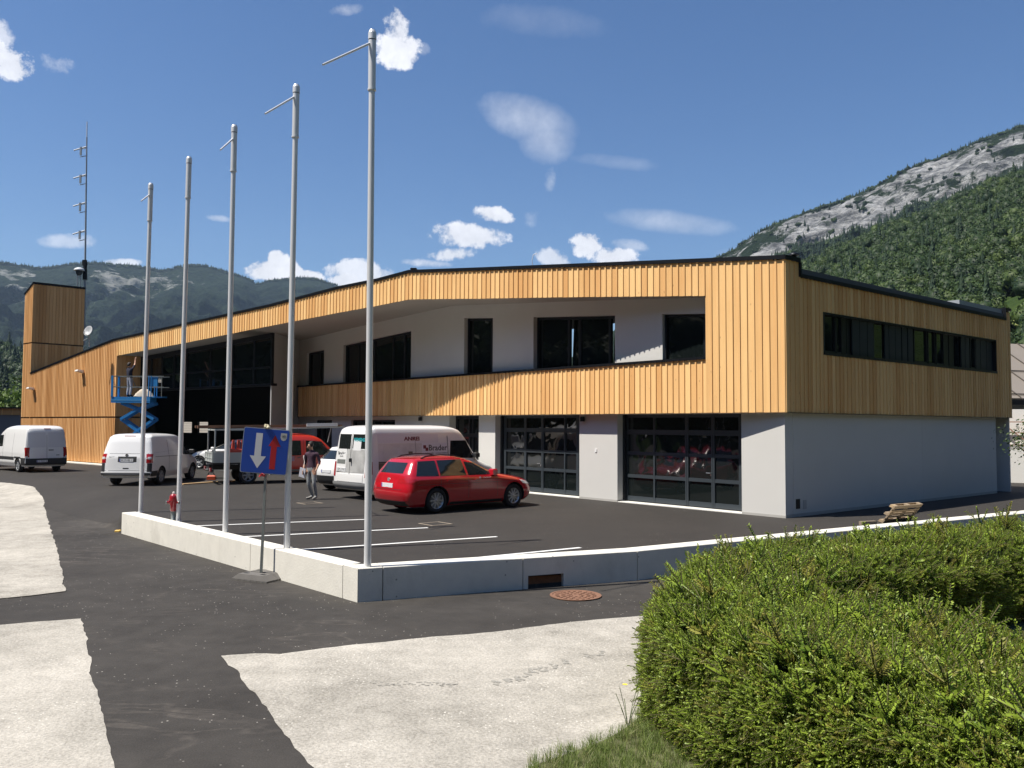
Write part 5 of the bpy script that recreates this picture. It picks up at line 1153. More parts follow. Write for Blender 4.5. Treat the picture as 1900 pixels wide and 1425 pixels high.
# --- panel vans
def van(lab, loc, hd, z, kind, scl=1.):
    if kind == 'old':      # high roof van with adverts
        H = 2.38; v = Veh([(.3, -1.02), (.45, -1.10), (.7, -1.10), (1.2, -1.06), (2.05, -.98), (2.22, -.93), (2.32, -.80), (2.36, -.55), (2.38, 0)],
            [(.3, 4.2), (.5, 4.30), (.75, 4.28), (.92, 4.14), (1.02, 3.9), (1.12, 3.62), (1.2, 3.45), (1.85, 2.98), (2.05, 2.84), (2.2, 2.70), (2.29, 2.5), (2.35, 2.2), (2.38, 1.8)],
            [(.3, .90), (.5, .975), (.9, .985), (1.25, .97), (1.9, .90), (2.12, .87), (2.27, .82), (2.35, .66), (2.38, .3)],
            [(.3, .12), (2.38, .14)], [(.3, .5), (1.0, .8), (1.3, .5), (1.9, .35), (2.3, .4)], 3.2); wb_, wr = 3.3, .34
    elif kind == 't5':
        H = 1.96; v = Veh([(.3, -.96), (.42, -1.02), (.6, -1.0), (1.05, -.97), (1.65, -.80), (1.82, -.73), (1.91, -.58), (1.945, -.3), (1.96, .2)],
            [(.3, 3.8), (.5, 3.88), (.75, 3.82), (.9, 3.66), (1.0, 3.35), (1.08, 3.1), (1.15, 2.95), (1.65, 2.35), (1.8, 2.1), (1.9, 1.7), (1.945, 1.2), (1.96, .8)],
            [(.3, .90), (.5, .95), (.95, .955), (1.1, .945), (1.65, .84), (1.82, .80), (1.905, .73), (1.945, .6), (1.96, .3)],
            [(.3, .15), (1.96, .18)], [(.3, .6), (1.0, .8), (1.2, .5), (1.9, .35)], 3.4); wb_, wr = 3.0, .335
    else:
        H = 2.42; v = Veh([(.3, -1.02), (.45, -1.08), (.7, -1.06), (1.2, -1.03), (2.1, -.96), (2.25, -.90), (2.35, -.75), (2.40, -.45), (2.42, 0)],
            [(.3, 4.25), (.5, 4.33), (.8, 4.28), (1.0, 4.05), (1.12, 3.8), (1.2, 3.6), (1.85, 2.95), (2.05, 2.65), (2.25, 2.2), (2.36, 1.7), (2.42, 1.2)],
            [(.3, .94), (.5, 1.02), (1.0, 1.03), (1.25, 1.01), (2.0, .93), (2.22, .89), (2.34, .82), (2.40, .66), (2.42, .35)],
            [(.3, .15), (2.42, .18)], [(.3, .5), (1.0, .8), (1.3, .5), (2.3, .4)], 3.0); wb_, wr = 3.3, .345
    t = vthing('van', lab, 'van', loc, hd, z, scl)
    rows = sorted(set([round(x, 3) for x in lin(.3, 1.3, 20) + lin(1.3, H - .3, 10) + lin(H - .3, H - .1, 5) + [H - .07, H - .045, H - .025, H - .01, H]]))
    v.body('body', WHITE, t, rows, (0, wb_), wr, .06)
    for x in (0, wb_):
        for sd in (-1, 1): wheel(t, x, sd * (v.w(.5) - .13), wr, .22, 6, STEELR, sd)
    return t, v, H, wb_
def van_common(t, v, H, zb, taper):
    # door glass
    for sd in (-1, 1):
        pass
# advert van: rear right corner near px (695,932)
def advan():
    hd = 46.; c = G(684, 930); M_ = Matrix.Rotation(rad(90 - hd), 3, 'Z'); sc_ = 1.0; off = M_ @ Vector((-1.05, -.95, 0)) * sc_
    t, v, H, wb_ = van('white high roof van covered in grey kitchen adverts beside the red estate car', (c.x - off.x, c.y - off.y), hd, .004, 'old', sc_); t.scale = (1.06, 1.05, 1.0)
    GREYL = mat('advert_grey', (.70, .69, .73), .35, coat=.4); LILAC = mat('advert_lilac', (.74, .73, .78), .35, coat=.4); DARKW = mat('advert_dark', (.06, .055, .05), .35, coat=.4); BRN = mat('advert_brown', (.13, .10, .075), .35, coat=.4)
    PALEA = mat('advert_pale', (.66, .65, .62), .35, coat=.4); MAR = mat('maroon_print', (.16, .012, .03), .5); TEAL = mat('teal_print', (.02, .38, .42), .5); DK = mat('dark_print', (.05, .05, .06), .5)
    for sd in (-1, 1):
        v.side('door_window', [(2.05, 1.28), (3.3, 1.24), (2.84, 1.86), (2.12, 1.86)], sd, CGLASS, t)
        v.side('advert_upper', [(-.7, 1.80), (1.62, 1.80), (1.62, 2.08), (-.7, 2.08)], sd, GREYL, t, .003)
        v.side('advert_picture', [(-.7, 1.22), (.95, 1.22), (.95, 1.79), (-.7, 1.79)], sd, mat('advert_photo', (.66, .64, .62), .35, coat=.4, noise=(2.2, .35)), t, .003)
        v.side('advert_panel', [(.96, 1.22), (1.95, 1.22), (1.95, 1.79), (.96, 1.79)], sd, LILAC, t, .0032)
        v.side('advert_worktop', [(-.7, 1.17), (2.0, 1.17), (2.0, 1.215), (-.7, 1.215)], sd, DARKW, t, .0034)
        v.side('advert_cupboards', [(-.7, .72), (2.0, .72), (2.0, 1.165), (-.7, 1.165)], sd, BRN, t, .003)
        v.side('cupboard_door', [(-.5, 1.24), (-.2, 1.24), (-.2, 1.72), (-.5, 1.72)], sd, PALEA, t, .005, .01)
        v.side('cupboard_door', [(-.18, 1.24), (.02, 1.24), (.02, 1.66), (-.18, 1.66)], sd, PALEA, t, .005, .01)
        v.side('hob', [(.15, 1.23), (.6, 1.23), (.5, 1.36), (.2, 1.38)], sd, DARKW, t, .005, .01)
        v.side('shelf', [(.42, 1.42), (.58, 1.42), (.58, 1.52), (.42, 1.52)], sd, BRN, t, .006, .01)
        v.side('sill_trim', [(.42, .36), (2.85, .36), (2.85, .60), (.42, .60)], sd, PLAST, t, .01, .03, 16, 2)
        for xg in (.7, 1.98, 2.0): v.side('door_gap', [(xg, .4), (xg + .008, .4), (xg + .008, 2.02), (xg, 2.02)], sd, GAP, t, .005, .01, 1, 12)
        mirror(t, 3.1, sd * v.hw(1.3, 3.1), 1.36, sd, PLAST)
        v.side('tail_light', [(-1.0, .82), (-.92, .82), (-.92, 1.22), (-1.0, 1.22)], sd, TAILR, t, .006)
    # lettering, both sides
    for sd in (-1, 1):
        def TX(name, txt, size, x, z, m_, ext=.001, bold=0., sx=1.):
            y = sd * (v.hw(z, x) + .008); k = (v.hw(z + .05, x) - v.hw(z - .05, x)) / .1
            return text_mesh(name, txt, size, frame((x, y, z), (-sd, 0, 0), (0, sd * k, 1)), m_, t, ext, bold=bold, sx=sx)
        TX('lettering', 'ANREI', .17, .58, 1.93, MAR, bold=.006, sx=1.25); TX('lettering', 'Brader', .27, 1.58, 1.62, DK, bold=.004)
        TX('lettering', 'wohnatelier . innenarchitektur', .075, 1.52, 1.45, DK); TX('lettering', 'tel. +43 . . . 7 513 940', .07, 1.55, 1.33, DK)
        for q in ((1.06, 1.66), (1.14, 1.58)):
            x = q[0] if sd < 0 else 2.1 - q[0]; v.side('logo_square', [(x - .055, q[1] - .055), (x + .055, q[1] - .055), (x + .055, q[1] + .055), (x - .055, q[1] + .055)], sd, MAR, t, .006, .005, 1, 1)
    # rear doors with pictures
    E = lambda nm, y0, y1, z0, z1, m_, off=.004: v.end(nm, [(y1, z0), (y0, z0), (y0, z1), (y1, z1)], -1, m_, t, off, .01)
    E('rear_window', .06, .74, 1.55, 2.08, CGLASS); E('rear_window', -.74, -.04, 1.62, 2.08, CGLASS)
    E('advert_cabinet', .22, .78, .86, 1.60, mat('advert_white', (.74, .74, .73), .35, coat=.4), .009); E('advert_photo_panel', -.74, .20, .86, 1.60, mat('advert_photo2', (.42, .42, .41), .35, coat=.4, noise=(3, .6)), .006)
    E('advert_counter', .26, .74, 1.12, 1.26, mat('advert_midgrey', (.17, .18, .17), .4), .012); E('door_gap', .0, .012, .5, 2.1, GAP, .011)
    E('advert_tap', -.5, -.1, 1.56, 1.9, mat('advert_white2', (.70, .70, .70), .35), .008)
    M_r = lambda y, z: frame((v.xend(z, y, -1) - .014, y, z), (0, -1, 0), (.0, 0, 1))
    text_mesh('lettering', 'SIEMENS', .155, M_r(-.40, 1.90), TEAL, t, .001, bold=.004); text_mesh('lettering', 'Brader', .15, M_r(.5, 1.46), DK, t, .001)
    text_mesh('lettering', 'BRADER', .05, M_r(.5, 1.36), DK, t, .001)
    plate_on(v, t, -1, .48, .76 + .18, 'GM 219 B', .022, .25, False)
    E('rear_bumper', -.9, .9, .34, .55, mat('grey_bumper', (.22, .225, .23), .5), .05); E('bumper_step', -.7, .7, .56, .80, WHITE, .012)
    E('tail_light', -.93, -.80, .72, 1.18, TAILR, .012); E('tail_light', .80, .93, .72, 1.18, TAILR, .012); E('indicator', -.93, -.80, .90, 1.0, CLEAR, .018)
    mb = MB(); mb.cbox(-.05, .05, -.02, .02, -.06, .06, .01, M=Matrix.Translation((v.xend(1.2, -.05, -1) - .03, -.06, 1.25))); mb.build('door_handle', PLAST, t)
    v.end('windscreen', [(-.78, 1.22), (.78, 1.22), (.66, 1.95), (-.66, 1.95)], 1, CGLASS, t); v.end('grille', [(-.5, .6), (.5, .6), (.5, .85), (-.5, .85)], 1, PLAST, t)
advan()
def t5():
    hd = 1.; c = G(293, 899); sc_ = 1.02; M_ = Matrix.Rotation(rad(90 - hd), 3, 'Z'); off = M_ @ Vector((0, -.82, 0))
    t, v, H, wb_ = van('low white panel van with a windowless rear parked below the blue scissor lift', (c.x - off.x, c.y - off.y), hd, .004, 't5', sc_)
    E = lambda nm, y0, y1, z0, z1, m_, off=.004: v.end(nm, [(y1, z0), (y0, z0), (y0, z1), (y1, z1)], -1, m_, t, off, .01)
    E('rear_bumper', -.93, .93, .40, .50, mat('dark_bumper', (.07, .072, .078), .5), .06); E('bumper_top', -.93, .93, .5, .53, WHITE, .062); 
    E('tailgate_lower_recess', -.40, .30, .90, 1.10, PLAST, .003); E('handle_recess', -.12, .1, .64, .68, PLAST, .004)
    E('tailgate_gap', -.82, .82, 1.205, 1.215, GAP, .002); E('tailgate_gap', -.80, .80, .575, .585, GAP, .002)
    for y0, y1 in ((-.95, -.80), (.80, .95)):
        E('tail_light', y0, y1, .86, 1.20, TAILR, .008); E('reverse_light', y0 + .01, y1 - .01, 1.0, 1.09, CLEAR, .012); E('bumper_corner', y0, y1, .53, .85, PLAST, .006)
    for sd in (-1, 1):
        v.side('tail_light', [(-.97, .86), (-.83, .86), (-.83, 1.2), (-.93, 1.2)], sd, TAILR, t, .006); v.side('bumper_side', [(-.96, .36), (-.40, .36), (-.40, .56), (-.97, .56)], sd, PLAST, t, .012)
        v.side('door_window', [(1.85, 1.10), (2.85, 1.06), (2.35, 1.66), (1.9, 1.68)], sd, CGLASS, t); v.side('side_rail', [(-.6, 1.08), (1.7, 1.06), (1.7, 1.075), (-.6, 1.095)], sd, GAP, t, .003, .01, 16, 1)
        for xg in (.62, 1.72): v.side('door_gap', [(xg, .45), (xg + .01, .45), (xg + .01, 1.7), (xg, 1.7)], sd, GAP, t, .003, .01, 1, 12)
        v.side('crease_shade', [(-.75, 1.22), (1.7, 1.30), (1.7, 1.31), (-.75, 1.23)], sd, mat('crease_shade_grey', (.5, .5, .5), .4), t, .002, .008, 16, 1)  # grey strip paints the shading of a crease in the white panel
        mirror(t, 2.7, sd * v.hw(1.15, 2.7), 1.2, sd, PLAST)
    v.end('windscreen', [(-.74, 1.12), (.74, 1.12), (.62, 1.75), (-.62, 1.75)], 1, CGLASS, t)
    plate_on(v, t, -1, -.02, .965, 'W:19182 C', .014)
    mb = MB(); x = v.xend(1.13, 0, -1); mb.tube((x + .01, -.02, 1.15), (x - .012, -.02, 1.15), .055, n=20); mb.build('badge', mat('badge_chrome', (.3, .3, .31), .3, .8), t)
    text_mesh('model_lettering', 'TRANSP', .06, frame((v.xend(1.1, .55, -1) - .008, .55, 1.08), (0, -1, 0), (.1, 0, 1)), GALV, t, .001); mb = MB(); x = v.xend(1.85, 0, -1); mb.box(x - .01, x + .02, -.22, .22, 1.86, 1.88); mb.build('brake_light', TAILR, t)
t5()
def leftvan():
    hd = -50.; c = G(110, 874, 0); M_ = Matrix.Rotation(rad(90 - hd), 3, 'Z'); z = zg(c.x, c.y); c = G(112, 874, z); off = M_ @ Vector((-.35, -.9, 0))
    t, v, H, wb_ = van('large white delivery van with rear doors to us at the left edge', (c.x - off.x, c.y - off.y), hd, z + .004, 'new', .94)
    E = lambda nm, y0, y1, z0, z1, m_, off=.004: v.end(nm, [(y1, z0), (y0, z0), (y0, z1), (y1, z1)], -1, m_, t, off, .01)
    E('rear_bumper', -1.0, 1.0, .38, .72, PLAST, .06); E('door_gap', -.006, .006, .72, 2.15, GAP, .003)
    DP = mat('door_panel_recess', (.68, .68, .69), .4); E('door_panel', -.88, -.06, 1.28, 2.05, DP, .003); E('door_panel', .06, .88, 1.28, 2.05, DP, .003)
    E('top_lamp', -.2, .12, 2.22, 2.26, mat('dull_red', (.2, .05, .05), .4), .01); E('door_handle', -.32, -.08, 1.12, 1.16, PLAST, .02); E('lettering_block', -.62, -.46, .86, .90, GALV, .006)
    for y0, y1 in ((-1.02, -.90), (.90, 1.02)): E('tail_light', y0, y1, .78, 1.28, TAILR, .014); E('reverse_light', y0 + .01, y1 - .01, .72, .84, CLEAR, .02)
    for sd in (-1, 1):
        v.side('tail_light', [(-1.05, .78), (-.95, .78), (-.95, 1.28), (-1.03, 1.28)], sd, TAILR, t, .008); v.side('door_window', [(2.1, 1.30), (3.35, 1.25), (2.88, 1.88), (2.15, 1.9)], sd, CGLASS, t)
        v.side('side_trim', [(-.42 + .9, .62), (2.8, .62), (2.8, .78), (-.42 + .9, .78)], sd, PLAST, t, .008, .02, 14, 2); v.side('bumper_side', [(-1.0, .38), (-.45, .38), (-.45, .75), (-1.03, .75)], sd, PLAST, t, .012)
        for xg in (.7, 2.0): v.side('door_gap', [(xg, .45), (xg + .01, .45), (xg + .01, 2.0), (xg, 2.0)], sd, GAP, t, .003, .01, 1, 12)
        v.side('wheel_arch', [(-.43, .72), (.43, .72), (.40, .80), (-.40, .80)], sd, PLAST, t, .012, .02); v.side('wheel_arch', [(wb_ - .43, .72), (wb_ + .43, .72), (wb_ + .40, .80), (wb_ - .40, .80)], sd, PLAST, t, .012, .02)
        mirror(t, 3.1, sd * (v.hw(1.3, 3.1) + .05), 1.36, sd, PLAST); mirror(t, 3.1, sd * (v.hw(1.3, 3.1) + .05), 1.22, sd, PLAST)
    v.end('windscreen', [(-.8, 1.24), (.8, 1.24), (.7, 2.0), (-.7, 2.0)], 1, CGLASS, t)
    plate_on(v, t, -1, .25, .58, 'W 93401 B', .075)
leftvan()

# --- small hatch/SUV profiles
def suv(lab, loc, hd, z, paint, name='suv', scl=1., rails=True):
    v = Veh([(.22, -.68), (.35, -.80), (.6, -.86), (.8, -.84), (1.0, -.78), (1.08, -.74), (1.12, -.70), (1.45, -.38), (1.55, -.30), (1.60, .0), (1.64, .5)],
            [(.22, 3.2), (.35, 3.38), (.55, 3.44), (.75, 3.38), (.88, 3.2), (.98, 2.8), (1.05, 2.35), (1.10, 2.15), (1.15, 2.0), (1.5, 1.2), (1.58, .95), (1.62, .75), (1.64, .6)],
            [(.22, .84), (.3, .90), (.6, .915), (.95, .89), (1.08, .85), (1.12, .82), (1.45, .67), (1.55, .6), (1.61, .42), (1.64, .2)],
            [(.22, .4), (1.0, .45), (1.64, .3)], [(.22, .7), (.8, .9), (1.05, 1.0), (1.15, .6), (1.5, .5), (1.64, .2)], 2.7)
    t = vthing(name, lab, 'car', loc, hd, z, scl); rows = [.22, .26, .3, .36, .45, .55, .65, .75, .82, .88, .94, 1.0, 1.05, 1.08, 1.12, 1.18, 1.25, 1.32, 1.4, 1.45, 1.5, 1.55, 1.58, 1.6, 1.62, 1.635, 1.64]
    v.body('body', paint, t, rows, (0, 2.64), .345, .065)
    for sd in (-1, 1):
        v.side('window', [(-.35, 1.2), (.12, 1.12), (.12, 1.45), (-.2, 1.42)], sd, CGLASS, t); v.side('window', [(.17, 1.11), (.98, 1.10), (.88, 1.50), (.17, 1.47)], sd, CGLASS, t); v.side('window', [(1.05, 1.10), (1.95, 1.09), (1.2, 1.45), (.98, 1.5)], sd, CGLASS, t)
        v.side('lower_cladding', [(.42, .24), (2.2, .24), (2.2, .42), (.42, .42)], sd, PLAST, t, .008, .02, 14, 2); v.side('tail_light', [(-.84, .93), (-.40, 1.0), (-.42, 1.08), (-.80, 1.08)], sd, TAILR, t, .008); mirror(t, 1.9, sd * v.hw(1.1, 1.9), 1.12, sd, paint)
        for xg in (.14, 1.02): v.side('door_gap', [(xg, .4), (xg + .008, .4), (xg + .008, 1.08), (xg, 1.08)], sd, GAP, t, .002, .01, 1, 8)
    E = lambda nm, y0, y1, z0, z1, m_, off=.004: v.end(nm, [(y1, z0), (y0, z0), (y0, z1), (y1, z1)], -1, m_, t, off, .01)
    v.end('rear_window', [(.62, 1.14), (-.62, 1.14), (-.54, 1.45), (.54, 1.45)], -1, CGLASS, t); E('rear_bumper', -.86, .86, .26, .56, PLAST, .012)
    v.end('tail_light', [(.84, .88), (.42, .95), (.46, 1.07), (.84, 1.08)], -1, TAILR, t, .01); v.end('tail_light', [(-.42, .95), (-.84, .88), (-.84, 1.08), (-.46, 1.07)], -1, TAILR, t, .01)
    v.end('windscreen', [(-.7, 1.14), (.7, 1.14), (.52, 1.52), (-.52, 1.52)], 1, CGLASS, t); plate_on(v, t, -1, 0, .72, '', .015)
    for x in (0, 2.64):
        for sd in (-1, 1): wheel(t, x, sd * .79, .345, .23, 5, RIMM, sd)
    return t, v
hd = 40.; M_ = Matrix.Rotation(rad(90 - hd), 3, 'Z'); c = G(589, 909); off = M_ @ Vector((-.6, .80, 0)); suv('white suv between the walking man and the advert van, only its rear showing', (c.x - off.x, c.y - off.y), hd, .004, WHITE)
c = Vector((-28.9, 46.0, 0)); z = zg(c.x, c.y); suv('dark silver car cut by the left edge beyond the delivery van', (c.x, c.y), -60, z, mat('silver_paint', (.30, .31, .33), .3, .4, coat=.6), 'parked_car', 1.02)

# --- red double cab tipper with drop-side bed and ladder rack
def truck():
    hd = 62.; M_ = Matrix.Rotation(rad(90 - hd), 3, 'Z'); c = G(459, 898); off = M_ @ Vector((0, -.8, 0))
    t = vthing('flatbed_truck', 'red crew cab flatbed truck with grey drop sides and a ladder rack', 'truck', (c.x - off.x, c.y - off.y), hd, .004)
    RP = mat('truck_red_paint', (.52, .035, .02), .3, coat=.5); wb_ = 3.4; H = 2.0
    v = Veh([(.45, 1.15), (.6, 1.12), (1.9, 1.16), (1.96, 1.2), (2.0, 1.5)], [(.45, 4.25), (.7, 4.3), (.95, 4.2), (1.08, 3.95), (1.16, 3.7), (1.78, 3.05), (1.9, 2.8), (1.97, 2.5), (2.0, 2.1)],
            [(.45, .9), (.6, .95), (1.1, .94), (1.75, .82), (1.9, .75), (1.97, .55), (2.0, .25)], [(.45, .12), (2., .2)], [(.45, .5), (1.1, .7), (1.3, .5), (2., .35)], 3.0)
    rows = [.45, .5, .55, .62, .7, .8, .9, .95, 1.0, 1.04, 1.08, 1.12, 1.16, 1.25, 1.35, 1.45, 1.55, 1.65, 1.75, 1.82, 1.87, 1.9, 1.93, 1.96, 1.98, 1.99, 2.0]
    v.body('cab', RP, t, rows, (wb_,), .345, .06)
    for sd in (-1, 1):
        v.side('window', [(1.3, 1.12), (2.1, 1.12), (2.08, 1.72), (1.32, 1.72)], sd, CGLASS, t); v.side('window', [(2.3, 1.12), (3.42, 1.12), (2.95, 1.68), (2.3, 1.72)], sd, CGLASS, t); mirror(t, 3.3, sd * v.hw(1.2, 3.3), 1.3, sd, PLAST)
        for xg in (1.22, 2.2): v.side('door_gap', [(xg, .55), (xg + .01, .55), (xg + .01, 1.75), (xg, 1.75)], sd, GAP, t, .003, .01, 1, 12)
        v.side('crest_sticker', [(1.62, .88), (1.82, .88), (1.82, 1.08), (1.62, 1.08)], sd, mat('crest_pink', (.45, .25, .30), .5), t, .004, .006, 1, 1)
        v.side('sill_step', [(1.3, .46), (2.9, .46), (2.9, .55), (1.3, .55)], sd, GALV, t, .02, .03)
        mb = MB(); mb.cbox(-.06, .06, -.02, .02, -.015, .015, .005, M=Matrix.Translation((2.0, sd * (v.hw(1.02, 2.0) + .02), 1.02))); mb.build('door_handle', PLAST, t)
    v.end('windscreen', [(-.76, 1.18), (.76, 1.18), (.64, 1.85), (-.64, 1.85)], 1, CGLASS, t)
    for sd in (-1, 1):
        wheel(t, wb_, sd * .82, .345, .2, 6, STEELR, sd); wheel(t, 0, sd * .82, .345, .2, 6, STEELR, sd)
    LG = mat('light_grey_metal', (.45, .48, .46), .5, .2)
    mb = MB(); mb.box(-1.35, 1.08, -.98, .98, .80, .86); mb.bar((-1.3, .4, .65), (4.0, .4, .62), .08, .16); mb.bar((-1.3, -.4, .65), (4.0, -.4, .62), .08, .16); mb.build('chassis', PLAST, t)
    for x0, x1 in ((-1.33, -.15), (-.11, 1.07)):
        for sd in (-1, 1):
            mb = MB(); y = sd * .98; mb.box(x0, x1, y - .02, y + .02, .86, 1.26)
            for z in (.88, 1.02, 1.22): mb.box(x0, x1, y - .032, y + .032, z, z + .03)
            mb.build('drop_side', LG, t)
    mb = MB(); mb.box(-1.37, -1.33, -.98, .98, .86, 1.26)
    for z in (.88, 1.02, 1.22): mb.box(-1.385, -1.325, -.98, .98, z, z + .03)
    for y in (-.96, -.3, .3, .93): mb.box(-1.385, -1.325, y, y + .03, .86, 1.26)
    mb.build('tailgate', LG, t)
    # rack
    mb = MB()
    for y in (-.9, .9):
        for x in (-1.28, 1.1, 3.6 if False else 1.1): mb.bar((x, y, .86), (x, y, 2.15), .05)
        mb.bar((-1.28, y, 2.15), (1.1, y, 2.15), .05); mb.bar((1.1, y, 2.2), (3.9, y, 2.28), .05); mb.bar((-1.28, y, 2.15), (1.1, y, 2.22), .03)
    for x in (-1.28, 1.1): mb.bar((x, -.9, 2.15), (x, .9, 2.15), .07, .06)
    mb.bar((3.85, -.9, 2.28), (3.85, .9, 2.28), .05); mb.bar((3.85, .9, 2.28), (3.7, .9, 1.6), .03); mb.bar((3.85, -.9, 2.28), (3.7, -.85, 1.6), .03)
    for z in (1.3, 1.45, 1.6, 1.75, 1.9, 2.05): mb.bar((1.1, -.9, z), (1.1, .9, z), .018)
    for y in (-.7, -.5, -.3, -.1, .1, .3, .5, .7): mb.bar((1.1, y, .86), (1.1, y, 2.15), .018)
    mb.build('ladder_rack', LG, t)
    mb = MB(); mb.box(-1.4, -1.3, -.85, .85, .50, .60); mb.build('rear_bumper', PLAST, t)
    for y0 in (-.88, .55): mb = MB(); mb.box(-1.43, -1.38, y0, y0 + .34, .52, .66); mb.build('tail_light', TAILR, t); mb = MB(); mb.box(-1.436, -1.428, y0 + .1, y0 + .24, .54, .64); mb.build('reverse_light', CLEAR, t)
    mb = MB(); mb.tube((-1.5, 0, .55), (-1.3, 0, .55), .04, n=8); mb.box(-1.42, -1.36, -.1, .1, .5, .6); mb.build('tow_hitch', GALV, t)
    # load: long beams on the rack and orange tool in the bed are things of their own
    R3 = Matrix.Translation(t.location) @ Matrix.Rotation(rad(90 - hd), 4, 'Z')
    for y, zz, lab in ((-.55, 2.26, 'long brown beam lying on the truck rack, nearest us'), (.1, 2.27, 'long brown beam lying on the truck rack, farther side')):
        b = MB(); b.bar(R3 @ Vector((-1.9, y, zz)), R3 @ Vector((3.9, y, zz + .07)), .14, .10); b.build('beam', mat('brown_beam', (.24, .13, .075), .8), None, lab, 'beam')
    b = MB(); b.bar(R3 @ Vector((2.3, -.93, 2.36)), R3 @ Vector((3.6, -.93, 2.38)), .05, .14); b.build('light_bar', WHITE, None, 'white bar fixed along the truck rack above the red cab', 'bar')
    b = MB()
    for i in range(5): b.tube(R3 @ Vector((-.6 + i * .1, -.5, 1.0)), R3 @ Vector((-.5 + i * .1 + U(-.1, .1), -.45, 1.75)), .04, .03)
    b.tube(R3 @ Vector((-.7, -.6, 1.3)), R3 @ Vector((-.2, -.5, 1.25)), .12); b.build('strap_bundle', mat('orange_strap', (.55, .08, .05), .7), None, 'orange red straps and tools bundled in the truck bed', 'tools')
truck()
# white compact van cab behind the truck bed
t, v = suv('small white cab seen through the rack behind the flatbed truck', tuple(G(468, 870)[:2]), -82., .004, WHITE, 'small_van', .97)

# ------------------------------------------------------------ scissor lift
LB = mat('lift_blue', (.02, .20, .50), .45, coat=.2)
base = atY(268, 700, 44.6); sl = thing('scissor_lift', 'blue scissor lift raised in front of the hall with a worker on its deck', 'scissor lift', (base.x, base.y, 0), rad(0))
zdk = atY(250, 737, 44.6).z; zdb = atY(250, 748, 44.6).z; X0 = atY(218.5, 740, 44.6).x - base.x; X1 = atY(290, 740, 44.6).x - base.x; X2 = atY(310, 740, 44.6).x - base.x
mb = MB(); mb.box(X0, X1, -.75, .0, zdb - .0, zdk); mb.box(X0, X1, -.76, -.75, zdb + .12, zdb + .15, mi=1); mb.box(X1, X2, -.6, .0, zdk - .04, zdk + .03); mb.build('deck', [LB, mat('lift_blue_light', (.12, .38, .62), .5)], sl)
mb = MB()
for y in (-.73, .0):
    for x in (X0 + .04, X1 - .1, X1 + .02): mb.bar((x, y, zdk), (x, y, zdk + 1.1), .045 if x != X0 + .04 else .09)
mb.build('rail_post', LB, sl)
mb = MB()
for z in (.52, 1.08):
    for y in (-.73, .0): mb.bar((X0 + .04, y, zdk + z), (X2 + .1, y, zdk + z), .035)
    mb.bar((X0 + .04, -.73, zdk + z), (X0 + .04, 0, zdk + z), .035)
for y in (-.73,): mb.bar((X2, y, zdk), (X2, y, zdk + 1.08), .03)
for i in range(3): mb.bar((X0 + .9 + i * .55, -.5, zdk + 1.05), (X0 + 1.15 + i * .55, -.4, zdk + .5), .03)
mb.build('guard_rail', GALV, sl)
mb = MB(); mb.cbox(X1 - .02, X1 + .34, -.72, -.6, zdk + .5, zdk + 1.05, .02); mb.build('control_box', LB, sl)
mb = MB(); mb.cbox(X1 + .38, X1 + .55, -.72, -.6, zdk + .75, zdk + 1.0, .02); mb.build('control_panel', mat('beige_plastic', (.5, .47, .4), .6), sl)
za = [zdb - .02, zdb - 1.05, zdb - 2.1, zdb - 3.05]; xl, xr_ = X0 + .45, X1 + .15
zN = [zdb, lerp(zdb, .5, .5), .5]
z_mid = atY(270, 778, 44.6).z; zlev = [zdb - .05, z_mid, z_mid - (zdb - .05 - z_mid), z_mid - 2 * (zdb - .05 - z_mid)]
dz = zdb - .05 - z_mid
for y in (-.62, -.1):
    mb = MB()
    cx_ = (xl + xr_) / 2; ztop_ = zdb - .05
    # half-crossing under the deck, then a full diamond and so on down to the chassis
    lv = [ztop_, ztop_ - .75 * dz - .2, ]
    zc = ztop_
    hts = [zdb - .02, atY(270, 778, 44.6).z * 1.0]
    zd = [zdb - .02, atY(258, 760, 44.6).z, atY(258, 778, 44.6).z, atY(258, 799, 44.6).z, .95, .45]
    w = (xr_ - xl) / 2 * .98
    mb.bar((cx_ - w, y, zd[0]), (cx_, y, zd[1]), .06, .14); mb.bar((cx_ + w, y, zd[0]), (cx_, y, zd[1]), .06, .14)
    mb.bar((cx_, y - .02, zd[1]), (cx_ - w, y - .02, zd[2]), .06, .14); mb.bar((cx_, y + .02, zd[1]), (cx_ + w, y + .02, zd[2]), .06, .14)
    mb.bar((cx_ - w, y + .04, zd[2]), (cx_, y + .04, zd[3]), .06, .14); mb.bar((cx_ + w, y + .05, zd[2]), (cx_, y + .05, zd[3]), .06, .14)
    mb.bar((cx_, y - .02, zd[3]), (cx_ - w, y - .02, zd[4]), .06, .14); mb.bar((cx_, y + .02, zd[3]), (cx_ + w, y + .02, zd[4]), .06, .14)
    mb.bar((cx_ - w, y, zd[4]), (cx_ + w * .2, y, zd[5]), .06, .14); mb.bar((cx_ + w, y, zd[4]), (cx_ - w * .2, y, zd[5]), .06, .14)
    mb.build('scissor_arm', LB, sl)
mb = MB(); mb.cbox(X0, X1, -.75, .0, .18, .5, .04); mb.build('chassis', LB, sl)
for x in (X0 + .3, X1 - .3):
    for y in (-.78, .03): wheel(sl, x, y, .2, .14, 5, GALV, 1 if y > 0 else -1)
